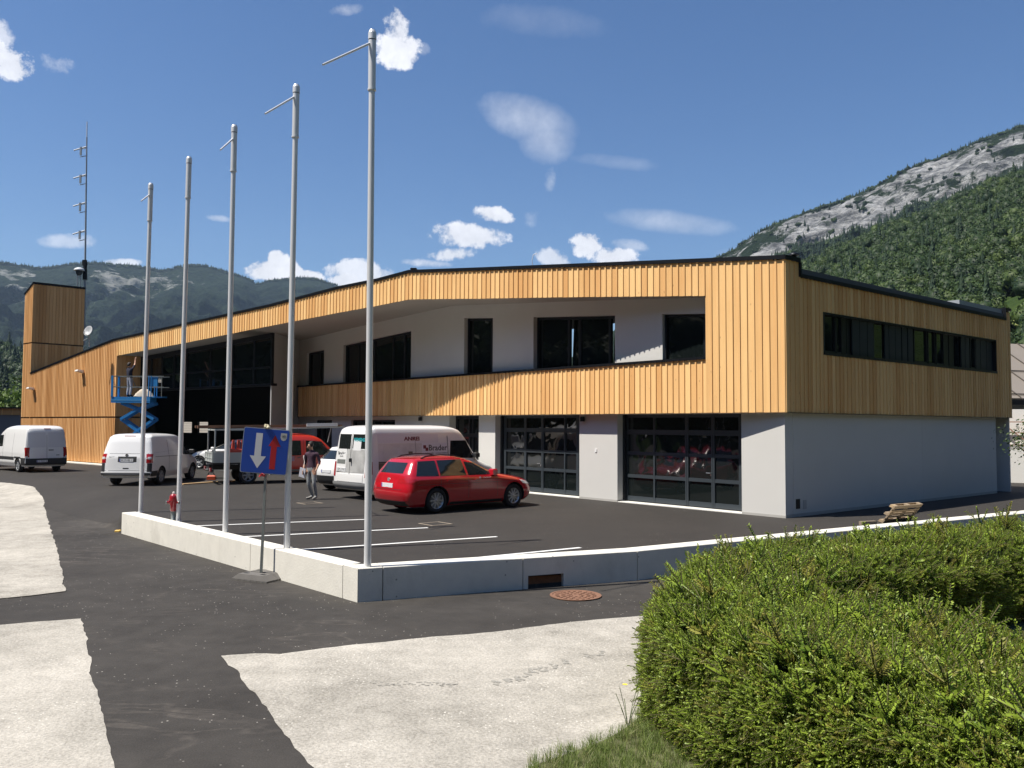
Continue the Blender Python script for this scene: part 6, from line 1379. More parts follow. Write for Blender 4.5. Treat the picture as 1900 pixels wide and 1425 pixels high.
# covered bundle on the deck
mb = MB(); mb.grid(lambda u, v: Vector((lerp(-.5, .5, u), -.35 + .3 * (v - .5), max(0, .42 * math.sin(math.pi * u) ** .7 * math.sin(math.pi * v) ** .5 + .05 * mnoise.noise(Vector((u * 5, v * 5, 0)))))), 12, 8)
o = mb.build('tarp_bundle', mat('pale_tarp', (.55, .48, .38), .8, noise=(6, .2)), None, 'pale cloth bundle lying on the deck of the blue lift', 'bundle'); o.location = (base.x + X0 + 1.55, base.y, zdk + .02)
DECK = (base.x, base.y, zdk, X0)
# ------------------------------------------------------------ people
def skin(name, nodes, edges, mats, mfn, parent, sub=2, root=0):
    me = bpy.data.meshes.new(name); me.from_pydata([n[0] for n in nodes], edges, []); o = bpy.data.objects.new(name, me); COL.objects.link(o)
    o.modifiers.new('s', 'SKIN')
    if not me.skin_vertices: me.attributes  # layer is made by the modifier
    import itertools
    lay = me.skin_vertices[0] if len(me.skin_vertices) else None
    if lay is None:
        bpy.context.view_layer.objects.active = o; o.select_set(True)
        bpy.ops.object.mode_set(mode='EDIT'); bpy.ops.object.mode_set(mode='OBJECT'); lay = me.skin_vertices[0] if len(me.skin_vertices) else None
    for i, n in enumerate(nodes):
        r = n[1] if isinstance(n[1], tuple) else (n[1], n[1]); lay.data[i].radius = r; lay.data[i].use_root = (i == root)
    m_ = o.modifiers.new('u', 'SUBSURF'); m_.levels = sub; m_.render_levels = sub
    dg = bpy.context.evaluated_depsgraph_get(); m2 = bpy.data.meshes.new_from_object(o.evaluated_get(dg)); o.modifiers.clear(); o.data = m2; bpy.data.meshes.remove(me)
    m2.materials.clear()
    for M_ in mats: m2.materials.append(M_)
    for p in m2.polygons: p.use_smooth = True; p.material_index = mfn(p.center)
    o.name = name; o.parent = parent; return o
SKINM = mat('skin', (.52, .30, .20), .55); HAIR = mat('dark_hair', (.02, .014, .01), .7)
def person(lab, loc, rz, pose, cols, hair=True, extra=None, z=0.):
    t = thing('person', lab, 'person', (loc[0], loc[1], z), rz)
    # figure faces -Y (towards the camera when rz = 0); x is the figure's left... picture right
    J = pose; nodes = []; idx = {}; edges = []
    def nd(k, p, r): idx[k] = len(nodes); nodes.append((Vector(p), r))
    def chain(*ks):
        for a, b in zip(ks, ks[1:]): edges.append((idx[a], idx[b]))
    nd('pel', J['pel'], (.155, .115)); nd('wai', J['wai'], (.14, .105)); nd('che', J['che'], (.175, .115)); nd('nk0', J['nk0'], (.10, .08)); nd('nk1', J['nk1'], .055)
    nd('hd0', J['hd0'], (.07, .08)); nd('hd1', J['hd1'], (.078, .098)); nd('hd2', J['hd2'], (.065, .08))
    chain('pel', 'wai', 'che', 'nk0', 'nk1', 'hd0', 'hd1', 'hd2')
    for s in 'LR':
        nd('hip' + s, J['hip' + s], (.10, .10)); nd('kne' + s, J['kne' + s], .066); nd('clf' + s, Vector(J['kne' + s]).lerp(Vector(J['ank' + s]), .35), .066); nd('ank' + s, J['ank' + s], .05)
        nd('bal' + s, J['bal' + s], (.048, .04)); nd('toe' + s, J['toe' + s], (.04, .03)); chain('pel', 'hip' + s, 'kne' + s, 'clf' + s, 'ank' + s, 'bal' + s, 'toe' + s)
        nd('sho' + s, J['sho' + s], .062); nd('elb' + s, J['elb' + s], .045); nd('wri' + s, J['wri' + s], .03); nd('plm' + s, J['plm' + s], (.036, .02)); chain('che', 'sho' + s, 'elb' + s, 'wri' + s, 'plm' + s)
        w, p = Vector(J['wri' + s]), Vector(J['plm' + s]); d = (p - w).normalized(); sd = d.cross(Vector((0, 1, 0))); sd = sd.normalized() if sd.length > .1 else Vector((1, 0, 0)); sd = Vector((0, 1, 0)).cross(d).normalized() if False else Vector((0, 1, 0))
        for i, (o_, l) in enumerate(((-.028, .065), (-.010, .078), (.010, .072), (.028, .055))):
            nd(f'f{s}{i}a', p + sd * o_ + d * .03, .011); nd(f'f{s}{i}b', p + sd * o_ * 1.1 + d * (.03 + l * .55) + Vector((0, -.004, 0)), .010); nd(f'f{s}{i}c', p + sd * o_ * 1.1 + d * (.03 + l) + Vector((-.012 if s == 'L' else .012, -.01, 0)), .008); chain('plm' + s, f'f{s}{i}a', f'f{s}{i}b', f'f{s}{i}c')
        nd(f't{s}a', w.lerp(p, .55) + sd * -.035, .012); nd(f't{s}b', p + sd * -.058 + d * .015, .010); chain('plm' + s, f't{s}a', f't{s}b')
    nk = Vector(J['nk1']).z - .01; wa = Vector(J['pel']).z + .03; segs = {s: (Vector(J['sho' + s]), Vector(J['elb' + s]), Vector(J['wri' + s])) for s in 'LR'}
    slv = cols.get('sleeve', .95)
    def dseg(p, a, b):
        ab = b - a; t_ = max(0, min(1, (p - a).dot(ab) / ab.length_squared)); return (p - a - ab * t_).length, t_
    def mf(c):
        c = Vector(c)
        for s in 'LR':
            S_, E_, W_ = segs[s]; d1, t1 = dseg(c, S_, E_); d2, t2 = dseg(c, E_, W_); d3 = (c - Vector(J['plm' + s])).length
            if d3 < .16 and d3 < d1: return 0
            if d2 < .07 and d2 <= d1: return 1 if t2 < slv - 1 else 0
            if d1 < .07 and t1 > .15: return 1 if t1 < slv else 0
        if c.z > nk: return 0
        if c.z > wa: return 1
        if c.z > .105: return 2
        return 3
    skin('body', nodes, edges, [SKINM, cols['top'], cols['leg'], cols['shoe']], mf, t, 2)
    # face and hair
    h = Vector(J['hd1']); f = Vector(J.get('face', (0, -1, 0))).normalized(); r = f.cross(Vector((0, 0, 1))).normalized()
    fc = MB(); DK_ = 1
    for e in (-1, 1):
        M_ = Matrix.Translation(h + r * (.033 * e) + f * .085 + Vector((0, 0, .0))); fc.lathe([(.001, -.008), (.012, 0), (.001, .008)], 8, mi=1, M=M_)
        fc.bar(h + r * (.018 * e) + f * .09 + Vector((0, 0, .022)), h + r * (.05 * e) + f * .083 + Vector((0, 0, .02)), .008, .007, mi=1); M_ = Matrix.Translation(h + r * (.08 * e) - f * .0 + Vector((0, 0, -.01))); fc.lathe([(.001, -.032), (.014, -.018), (.018, .012), (.001, .032)], 8, M=M_)
    fc.add([h + f * .088 + Vector((0, 0, .012)), h + f * .118 + Vector((0, 0, -.03)), h + f * .09 + r * .018 + Vector((0, 0, -.034)), h + f * .09 - r * .018 + Vector((0, 0, -.034))], [(0, 1, 2), (0, 3, 1), (1, 3, 2)])
    fc.bar(h + f * .092 - r * .024 + Vector((0, 0, -.06)), h + f * .092 + r * .024 + Vector((0, 0, -.06)), .008, .007, mi=2)
    fc.build('face', [SKINM, HAIR, mat('lips', (.35, .14, .11), .5)], t)
    if hair:
        hb = MB(); ctr = h + Vector((0, 0, .018)) - f * .012
        def HP(u, v):
            a = 2 * math.pi * u; e = lerp(-.55, 1.57, v); d = (f * math.cos(a) + r * math.sin(a)) * math.cos(e) + Vector((0, 0, math.sin(e)))
            front = max(0, math.cos(a)); 
            if v < .55: d = (f * math.cos(a) + r * math.sin(a)) * math.cos(max(e, .45 * front + (-.55 if front < .3 else 0))) + Vector((0, 0, math.sin(max(e, .9 * front - .55 * (1 - front)))))
            return ctr + Vector((d.x * .098, d.y * .108, d.z * .125)) * (1 + .05 * mnoise.noise(d * 6))
        hb.grid(HP, 20, 12); hb.build('hair', cols.get('hair', HAIR), t)
    return t
SHIRT = mat('plum_shirt', (.055, .025, .045), .85, noise=(12, .25), bump=(14, .01)); JEAN = mat('grey_jeans', (.26, .27, .27), .85, noise=(9, .3), bump=(12, .012)); SHOE = mat('grey_shoes', (.25, .24, .22), .8)
c = G(577, 927)
P1 = dict(pel=(0, 0, .98), wai=(0, .0, 1.14), che=(.0, .0, 1.38), nk0=(.0, .0, 1.52), nk1=(-.01, -.02, 1.58), hd0=(-.02, -.05, 1.64), hd1=(-.025, -.055, 1.71), hd2=(-.025, -.045, 1.78),
          hipL=(.095, 0, .92), kneL=(.14, -.06, .52), ankL=(.15, .06, .09), balL=(.15, -.07, .045), toeL=(.15, -.15, .035),
          hipR=(-.095, 0, .92), kneR=(-.08, -.03, .50), ankR=(.0, .10, .10), balR=(-.08, .0, .045), toeR=(-.15, -.06, .035),
          shoL=(.20, 0, 1.46), elbL=(.27, .04, 1.20), wriL=(.24, -.08, .99), plmL=(.235, -.11, .92), shoR=(-.20, 0, 1.46), elbR=(-.23, .02, 1.19), wriR=(-.24, -.08, .96), plmR=(-.24, -.10, .89), face=(-.75, -.9, -.25))
man = person('dark haired man in plum shirt and grey jeans walking with papers in hand', (c.x, c.y), rad(-18), P1, dict(top=SHIRT, leg=JEAN, shoe=SHOE, sleeve=1.35), z=.004)
man.scale = (1.0, 1.0, 1.0)
mb = MB(); Mp = man.matrix_basis @ Matrix.Identity(4)
Mx = Matrix.Translation((c.x, c.y, .004)) @ Matrix.Rotation(rad(-18), 4, 'Z') @ Matrix.Translation((-.27, -.10, .86)) @ Euler((rad(8), rad(14), 0)).to_matrix().to_4x4()
mb.box(-.105, .105, -.006, .006, -.17, .14, M=Mx); mb.box(-.10, .11, -.012, -.008, -.16, .15, M=Mx); mb.build('papers', mat('white_paper', (.72, .72, .78), .8), None, 'white papers held in the walking man\'s right hand', 'papers')
mb = MB(); Mx2 = Matrix.Translation((c.x, c.y, .004)) @ Matrix.Rotation(rad(-18), 4, 'Z')
mb.grid(lambda u, v: Mx2 @ Vector((-.235 - .05 * math.sin(math.pi * u) - .02 * math.sin(9 * v), .06 - .12 * u, lerp(.95, 1.40, v))), 5, 8); mb.grid(lambda u, v: Mx2 @ Vector((-.215 - .03 * math.sin(math.pi * u), .06 - .12 * u, lerp(.95, 1.40, v))), 5, 8, flip=True)
mb.build('jacket', mat('white_cloth', (.78, .70, .66), .9), None, 'white cloth or jacket slung over the walking man\'s arm', 'jacket')
# worker on the lift, back to us, arms raised
bx, by, bz, X0_ = DECK
wx = atY(240, 700, 44.2).x
P2 = dict(pel=(0, 0, .97), wai=(.01, .0, 1.13), che=(.03, .0, 1.36), nk0=(.04, .0, 1.50), nk1=(.05, .0, 1.56), hd0=(.05, .02, 1.62), hd1=(.05, .02, 1.69), hd2=(.05, .01, 1.76),
          hipL=(.095, 0, .91), kneL=(.12, -.02, .50), ankL=(.14, .03, .09), balL=(.14, -.08, .04), toeL=(.14, -.15, .035), hipR=(-.095, 0, .91), kneR=(-.13, -.01, .50), ankR=(-.14, .05, .09), balR=(-.15, -.06, .04), toeR=(-.15, -.13, .035),
          shoL=(.21, 0, 1.45), elbL=(.34, -.1, 1.28), wriL=(.46, -.22, 1.50), plmL=(.47, -.26, 1.57), shoR=(-.14, -.05, 1.48), elbR=(-.05, -.25, 1.72), wriR=(.03, -.32, 1.95), plmR=(.04, -.34, 2.02), face=(0, -1, .3))
person('worker in navy top and pale camouflage trousers reaching up on the blue lift', (wx, 44.25), rad(180 + 35) * 0 + rad(150), {k: (v if k == 'face' else v) for k, v in P2.items()}, dict(top=mat('navy_top', (.014, .016, .035), .85), leg=mat('camouflage', (.34, .36, .42), .85, noise=(7, .9)), shoe=BLACK, sleeve=.8), z=bz + .01)
# ------------------------------------------------------------ instancing of foliage (stuff) with geometry nodes
rng = np.random.default_rng(11)
def new_coll(name, objs):
    c = bpy.data.collections.new(name)
    for o in objs:
        for u in list(o.users_collection): u.objects.unlink(o)
        c.objects.link(o)
    return c
def scatter(name, pts, rots, scl, idx, coll, parent=None, label=None, cat=None, kind=None):
    me = bpy.data.meshes.new(name); me.from_pydata([tuple(p) for p in pts], [], [])
    a = me.attributes.new('rot', 'FLOAT_VECTOR', 'POINT'); a.data.foreach_set('vector', np.asarray(rots, 'f').ravel())
    a = me.attributes.new('scl', 'FLOAT_VECTOR', 'POINT'); a.data.foreach_set('vector', np.asarray(scl, 'f').ravel())
    a = me.attributes.new('idx', 'INT', 'POINT'); a.data.foreach_set('value', np.asarray(idx, 'i').ravel())
    o = bpy.data.objects.new(name, me); COL.objects.link(o)
    g = bpy.data.node_groups.new(name + '_nodes', 'GeometryNodeTree'); g.interface.new_socket('Geometry', in_out='INPUT', socket_type='NodeSocketGeometry'); g.interface.new_socket('Geometry', in_out='OUTPUT', socket_type='NodeSocketGeometry')
    gi, go_ = g.nodes.new('NodeGroupInput'), g.nodes.new('NodeGroupOutput'); L = g.links.new
    ci = g.nodes.new('GeometryNodeCollectionInfo'); ci.inputs['Collection'].default_value = coll; ci.inputs['Separate Children'].default_value = True; ci.inputs['Reset Children'].default_value = True
    ip = g.nodes.new('GeometryNodeInstanceOnPoints'); ip.inputs['Pick Instance'].default_value = True
    def na(n, t): x = g.nodes.new('GeometryNodeInputNamedAttribute'); x.data_type = t; x.inputs['Name'].default_value = n; return x.outputs['Attribute']
    e = g.nodes.new('FunctionNodeEulerToRotation'); L(na('rot', 'FLOAT_VECTOR'), e.inputs[0])
    L(gi.outputs[0], ip.inputs['Points']); L(ci.outputs[0], ip.inputs['Instance']); L(na('idx', 'INT'), ip.inputs['Instance Index']); L(e.outputs[0], ip.inputs['Rotation']); L(na('scl', 'FLOAT_VECTOR'), ip.inputs['Scale'])
    L(ip.outputs[0], go_.inputs[0]); md = o.modifiers.new('scatter', 'NODES'); md.node_group = g
    if parent is not None: o.parent = parent
    return tag(o, label, cat, None, kind)
def leaf_mat(name, c1, c2, rough=.55, trans=.25, rnd=.5, c3=None):
    M = bpy.data.materials.new(name); M.use_nodes = True; nt = M.node_tree; L = nt.links.new; b = nt.nodes['Principled BSDF']; b.inputs['Roughness'].default_value = rough; b.inputs['Specular IOR Level'].default_value = .35
    oi = N(nt, 'ShaderNodeObjectInfo'); at = N(nt, 'ShaderNodeAttribute', attribute_name='tone')
    f = MA(nt, 'MULTIPLY_ADD', oi.outputs['Random'], rnd, MA(nt, 'MULTIPLY', at.outputs['Fac'], 1 - rnd), clamp=True)
    mx = N(nt, 'ShaderNodeMix', data_type='RGBA'); mx.inputs[6].default_value = (*c1, 1); mx.inputs[7].default_value = (*c2, 1); L(f, mx.inputs[0]); cur = mx.outputs[2]
    if c3:
        r = MA(nt, 'MULTIPLY', MA(nt, 'GREATER_THAN', MA(nt, 'FRACT', MA(nt, 'MULTIPLY', oi.outputs['Random'], 17.3)), .86), .6)
        m3 = N(nt, 'ShaderNodeMix', data_type='RGBA'); m3.inputs[7].default_value = (*c3, 1); L(cur, m3.inputs[6]); L(r, m3.inputs[0]); cur = m3.outputs[2]
    L(cur, b.inputs['Base Color'])
    if trans:
        tr = N(nt, 'ShaderNodeBsdfTranslucent'); L(cur, tr.inputs[0]); ms = N(nt, 'ShaderNodeMixShader'); ms.inputs[0].default_value = trans
        L(b.outputs[0], ms.inputs[1]); L(tr.outputs[0], ms.inputs[2]); L(ms.outputs[0], nt.nodes['Material Output'].inputs[0])
    MATS[name] = M; return M
# ---- yew sprigs
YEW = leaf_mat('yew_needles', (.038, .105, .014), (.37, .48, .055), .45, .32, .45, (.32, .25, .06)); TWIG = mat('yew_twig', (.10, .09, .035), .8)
def sprig(k):
    r = random.Random(k); mb = MB(); Ln = r.uniform(.13, .2); n = 17; bend = r.uniform(-.25, .25)
    def ax(t): return Vector((bend * t * t * Ln, 0, t * Ln))
    for i in range(3): mb.bar(ax(i / 3), ax((i + 1) / 3), .0035, mi=1)
    for side_tw in range(5):
        if side_tw == 0: base, d, l, m = Vector((0, 0, 0)), None, Ln, n
        else:
            t0 = r.uniform(.2, .5); base = ax(t0); a = r.uniform(0, 6.28); d = Vector((math.cos(a) * .7, math.sin(a) * .7, .75)).normalized(); l = Ln * r.uniform(.45, .65); m = 9
            mb.bar(base, base + d * l, .003, mi=1)
        for i in range(m):
            t = (i + .5) / m; p = ax(.12 + .88 * t) if d is None else base + d * (l * t)
            dd = (ax(min(1, t + .1)) - ax(max(0, t - .1))).normalized() if d is None else d
            for sdn in (-1, 1):
                ph = r.uniform(-.5, .5) + (0 if sdn > 0 else math.pi) + (side_tw * 1.2); x = dd.orthogonal().normalized(); y = dd.cross(x); o = x * math.cos(ph) + y * math.sin(ph)
                nl = r.uniform(.021, .029) * (1 - .35 * t); nd = (o * .85 + dd * .55).normalized(); wv = dd.cross(nd).normalized() * .0032 + dd * .0012
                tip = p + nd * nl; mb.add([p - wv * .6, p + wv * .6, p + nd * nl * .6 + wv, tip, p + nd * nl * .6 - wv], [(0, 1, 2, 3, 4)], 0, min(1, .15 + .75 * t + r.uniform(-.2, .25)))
    return mb.build('yew_sprig', [YEW, TWIG])
sprigs = new_coll('yew_sprigs', [sprig(i) for i in range(7)])
# hedge outlines in plan (metres), top heights
HT = .62
def poly_area(P): return .5 * sum(a[0] * b[1] - a[1] * b[0] for a, b in zip(P, P[1:] + P[:1]))
hp = [(1.42, 8.35), (1.9, 9.7), (2.4, 11.0), (4.35, 12.3), (6.5, 13.5), (9.3, 15.1), (14., 18.), (16.5, 16.6), (12.0, 14.0), (7.4, 12.6), (5.0, 10.95), (3.9, 10.1), (3.25, 9.4), (3.0, 8.7), (3.6, 7.8), (4.6, 6.6), (6.9, 4.5), (8.0, 2.2), (6.4, 1.2), (4.3, 3.2), (2.95, 4.7), (2.1, 6.2), (1.6, 7.4)]
if poly_area(hp) < 0: hp = hp[::-1]
def inside(P, x, y):
    c = False
    for (x0, y0), (x1, y1) in zip(P, P[1:] + P[:1]):
        if (y0 > y) != (y1 > y) and x < (x1 - x0) * (y - y0) / (y1 - y0) + x0: c = not c
    return c
def edge_d(P, x, y):
    best = (9, None)
    for (x0, y0), (x1, y1) in zip(P, P[1:] + P[:1]):
        dx, dy = x1 - x0, y1 - y0; t = max(0, min(1, ((x - x0) * dx + (y - y0) * dy) / (dx * dx + dy * dy))); d = math.hypot(x - x0 - dx * t, y - y0 - dy * t)
        if d < best[0]: best = (d, (dy / math.hypot(dx, dy), -dx / math.hypot(dx, dy)))
    return best
def hedge():
    t = thing('yew_hedge', 'big clipped yew hedge filling the lower right, hollow on its far side', 'hedge', (3., 8., ZR))
    base = Vector(t.location); pts, rots, scl, idx = [], [], [], []
    def put(p, nrm, s):
        q = Vector(p); dcam = (q - CAM).length; n = Vector(nrm) + Vector((random.gauss(0, .42), random.gauss(0, .42), random.gauss(0, .38))); n.normalize()
        e = (n.to_track_quat('Z', 'X') @ Euler((0, 0, U(0, 6.28))).to_quaternion()).to_euler(); pts.append(q - base); rots.append(tuple(e)); scl.append((s,) * 3); idx.append(random.randrange(7))
    def dens(d): return max(.12, min(1.0, (6.0 / max(d, .1)) ** 1.7))
    bump = lambda x, y, z: mnoise.noise(Vector((x * 1.7, y * 1.7, z * 1.7))) * .10 + mnoise.noise(Vector((x * 5, y * 5, z * 5))) * .045
    # tops
    x0, x1 = min(p[0] for p in hp), max(p[0] for p in hp); y0, y1 = min(p[1] for p in hp), max(p[1] for p in hp)
    nt = int((x1 - x0) * (y1 - y0) * 900)
    for _ in range(nt):
        x, y = U(x0, x1), U(y0, y1); q = proj((x, y, .6))
        if y < 3.2 or q[0] > 2050: continue
        d = math.hypot(x, y)
        if R() > dens(d) or not inside(hp, x, y): continue
        ed, n = edge_d(hp, x, y); rr = .34; drop = 0 if ed > rr else rr - math.sqrt(max(0, rr * rr - (rr - ed) ** 2))
        z = HT - drop + bump(x, y, 0) - abs(random.gauss(0, .04)); out = max(0, 1 - ed / rr)
        s = U(.8, 1.25) * (1 + .5 * (1 - dens(d))); put((x, y, z), (n[0] * out * .9, n[1] * out * .9, 1.1), s * (1.75 if R() < .05 else 1))
    for (ax_, ay), (bx, by) in zip(hp, hp[1:] + hp[:1]):
        L_ = math.hypot(bx - ax_, by - ay); n = ((by - ay) / L_, -(bx - ax_) / L_)
        mid = ((ax_ + bx) / 2, (ay + by) / 2)
        for _ in range(int(L_ * 1.15 * 1300)):
            u = R(); x, y = lerp(ax_, bx, u), lerp(ay, by, u); z = U(ZR, HT - .2)
            if n[0] * (x - CAM.x) + n[1] * (y - CAM.y) > .35 * math.hypot(x, y): continue
            d = math.hypot(x, y)
            if y < 2.8 or R() > dens(d) * 1.0: continue
            b = bump(x, y, z) * 1.3 - abs(random.gauss(0, .05)) - .10 * (1 - sst(ZR, ZR + .35, z)); put((x + n[0] * b, y + n[1] * b, z), (n[0] * 1.2, n[1] * 1.2, .35), U(.8, 1.25) * (1 + .5 * (1 - dens(d))))
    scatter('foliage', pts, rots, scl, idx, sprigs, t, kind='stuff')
    # solid dark core painted as the hedge's inner shade, so nothing shows through
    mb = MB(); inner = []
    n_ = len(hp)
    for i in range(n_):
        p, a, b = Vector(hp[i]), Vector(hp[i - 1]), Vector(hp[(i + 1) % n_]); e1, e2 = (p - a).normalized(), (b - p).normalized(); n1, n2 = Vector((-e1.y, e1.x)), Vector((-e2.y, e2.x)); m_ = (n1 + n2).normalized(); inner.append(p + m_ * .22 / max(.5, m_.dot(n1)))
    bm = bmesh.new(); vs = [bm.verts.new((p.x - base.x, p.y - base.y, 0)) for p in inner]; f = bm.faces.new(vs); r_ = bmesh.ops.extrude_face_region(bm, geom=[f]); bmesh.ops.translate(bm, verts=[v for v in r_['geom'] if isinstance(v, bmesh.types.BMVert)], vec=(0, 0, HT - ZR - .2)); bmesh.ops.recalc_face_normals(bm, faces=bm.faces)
    me = bpy.data.meshes.new('hedge_core'); bm.to_mesh(me); bm.free(); me.materials.append(mat('hedge_core', (.02, .03, .008), .95, noise=(8, .5))); o = bpy.data.objects.new('dark_core', me); COL.objects.link(o); o.parent = t
    print('hedge sprigs', len(pts)); return
hedge()
# ---- grass in front of the hedge
GR = leaf_mat('grass_blades', (.09, .14, .03), (.27, .34, .09), .55, .3, .5, (.42, .38, .20))
def tuft(k):
    r = random.Random(100 + k); mb = MB()
    for i in range(12):
        a = r.uniform(0, 6.28); b = Vector((r.uniform(-.04, .04), r.uniform(-.04, .04), 0)); h = r.uniform(.06, .17); ln = r.uniform(.2, .7) * h; d = Vector((math.cos(a), math.sin(a), 0)); w = d.orthogonal().normalized() * .0028; m_ = b + d * ln * .35 + Vector((0, 0, h * .6)); tp = b + d * ln + Vector((0, 0, h)); tn = r.random()
        mb.add([b - w, b + w, m_ + w * .8, m_ - w * .8, tp], [(0, 1, 2, 3), (3, 2, 4)], 0, tn)
    return mb.build('grass_tuft', GR)
tufts = new_coll('grass_tufts', [tuft(i) for i in range(5)])
gp = [G(x, y, ZR) for x, y in ((985, 1425), (1040, 1405), (1090, 1388), (1130, 1372), (1165, 1350), (1195, 1325), (1330, 1330))] + [Vector((3.4, 4.2, ZR)), Vector((2.8, 3.0, ZR)), Vector((.6, 3.2, ZR)), Vector((.05, 6.0, ZR))]
gpl = [(p.x, p.y) for p in gp]
mb = MB(); mb.add([(p[0], p[1], ZR + .012) for p in gpl], [tuple(range(len(gpl)))]); 
if poly_area(gpl) < 0: mb.f[-1] = tuple(reversed(mb.f[-1]))
mb.build('soil', mat('verge_soil', (.10, .10, .045), .95, noise=(12, .4)), kind='structure')
mb = MB(); hb_ = [(p[0], p[1], ZR + .016) for p in [(1.3, 8.5), (2.2, 11.2), (9.2, 15.4), (17, 19.5), (22, 12), (16, 3), (7, .8), (4.2, 3.0), (1.9, 6.2)]]; mb.add(hb_, [tuple(range(9))]); mb.f[-1] = tuple(reversed(mb.f[-1])) if poly_area([(p[0], p[1]) for p in hb_]) < 0 else mb.f[-1]; mb.build('planting_bed', MATS['verge_soil'], kind='structure')
pts = []
while len(pts) < 6500:
    x, y = U(-.3, 3.5), U(3, 9.2)
    if inside(gpl, x, y) or (edge_d(gpl, x, y)[0] < .10 and R() < .35):
        if inside(hp, x, y): continue
        pts.append((x, y, ZR))
scatter('grass', pts, [(random.gauss(0, .12), random.gauss(0, .12), U(0, 6.28)) for _ in pts], [(s,) * 3 for s in (U(.4, .95) for _ in pts)], [random.randrange(5) for _ in pts], tufts, kind='stuff')
# weed with a yellow flower
c = G(1165, 1352, ZR); wd = thing('wild_flower', 'spindly weed with one yellow flower at the left foot of the hedge', 'flower', (c.x, c.y, ZR))
mb = MB()
for i in range(7):
    a = U(0, 6.28); l = U(.2, .5); mb.path([(0, 0, 0), (math.cos(a) * .05, math.sin(a) * .05, l * .5), (math.cos(a) * .12, math.sin(a) * .1, l)], .003, 5)
mb.build('stem', mat('weed_stem', (.10, .15, .04), .7), wd)
mb = MB()
for i in range(8):
    M_ = Matrix.Translation((-.03, -.02, .42)) @ Matrix.Rotation(i * math.pi / 4, 4, 'Z'); mb.add([M_ @ Vector(v) for v in ((0, 0, 0), (.02, -.008, .006), (.03, 0, .004), (.02, .008, .006))], [(0, 1, 2, 3)])
mb.build('petals', mat('flower_yellow', (.75, .55, .02), .6), wd)

# ---- tree crowns
LEAF = leaf_mat('broadleaf', (.008, .024, .006), (.066, .110, .022), .6, .2, .45, (.085, .125, .025)); CONI = leaf_mat('conifer_needles', (.012, .030, .012), (.030, .060, .020), .7, .1, .5); BARK = mat('bark', (.10, .075, .05), .9)  # broadleaf tone range widened to paint shading contrast into the crowns
def crown(k, n=1000, leaf=.27):
    r = random.Random(200 + k); mb = MB(); lobes = [(Vector((r.gauss(0, .34), r.gauss(0, .34), r.uniform(-.25, .45))), r.uniform(.3, .52)) for _ in range(9)]
    for i in range(n):
        c, R_ = r.choice(lobes); d = Vector((r.gauss(0, 1), r.gauss(0, 1), r.gauss(.25, 1))).normalized(); p = c + d * R_ * r.uniform(.82, 1.04)
        nrm = (d + Vector((r.gauss(0, .45), r.gauss(0, .45), r.gauss(0, .45)))).normalized(); x = nrm.orthogonal().normalized(); a = r.uniform(0, 6.28); y = nrm.cross(x); u = x * math.cos(a) + y * math.sin(a); v = nrm.cross(u); s = leaf * r.uniform(.12, .26)
        mb.add([p - u * s, p - v * s * .6 + nrm * s * .15, p + u * s, p + v * s * .7], [(0, 1, 2, 3)], 0, r.random())
    for c, R_ in lobes:          # inner mass, toned dark to stand in for shade inside the crown
        M_ = Matrix.Translation(c); mb.lathe([(.01, -R_ * .82), (R_ * .6, -R_ * .5), (R_ * .8, 0), (R_ * .6, R_ * .5), (.01, R_ * .82)], 7, 0, .05, M=M_)
    mb.tube((0, 0, -1.3), (0, 0, 0), .06, .04, 6, 1)
    return mb.build('crown', [LEAF, BARK])
def fir(k, n=9):
    r = random.Random(300 + k); mb = MB()
    for i in range(n):
        t = i / (n - 1); z = lerp(.1, 1.0, t); rad_ = lerp(.24, .03, t ** .9); m_ = 9
        for j in range(m_):
            a = 6.28 * (j + r.uniform(-.3, .3)) / m_; d = Vector((math.cos(a), math.sin(a), 0)); w = Vector((-d.y, d.x, 0)) * rad_ * .42; l = rad_ * r.uniform(.7, 1.2)
            mb.add([Vector((0, 0, z + .06)) - w * .2, Vector((0, 0, z + .06)) + w * .2, d * l * .7 + w + Vector((0, 0, z - .02)), d * l + Vector((0, 0, z - .08)), d * l * .7 - w + Vector((0, 0, z - .02))], [(0, 1, 2, 3, 4)], 0, r.random())
    mb.lathe([(.14, .06), (.10, .4), (.05, .8), (.005, 1.04)], 6, 0, .05); return mb.build('fir', [CONI, BARK])
crowns = new_coll('crowns', [crown(i) for i in range(6)]); firs = new_coll('firs', [fir(i) for i in range(4)])
mixed = new_coll('mixed_trees', [])
for o in list(crowns.objects)[:5] + list(firs.objects)[:2]: mixed.objects.link(o)      # indices follow alphabetical names: crown.. then fir..

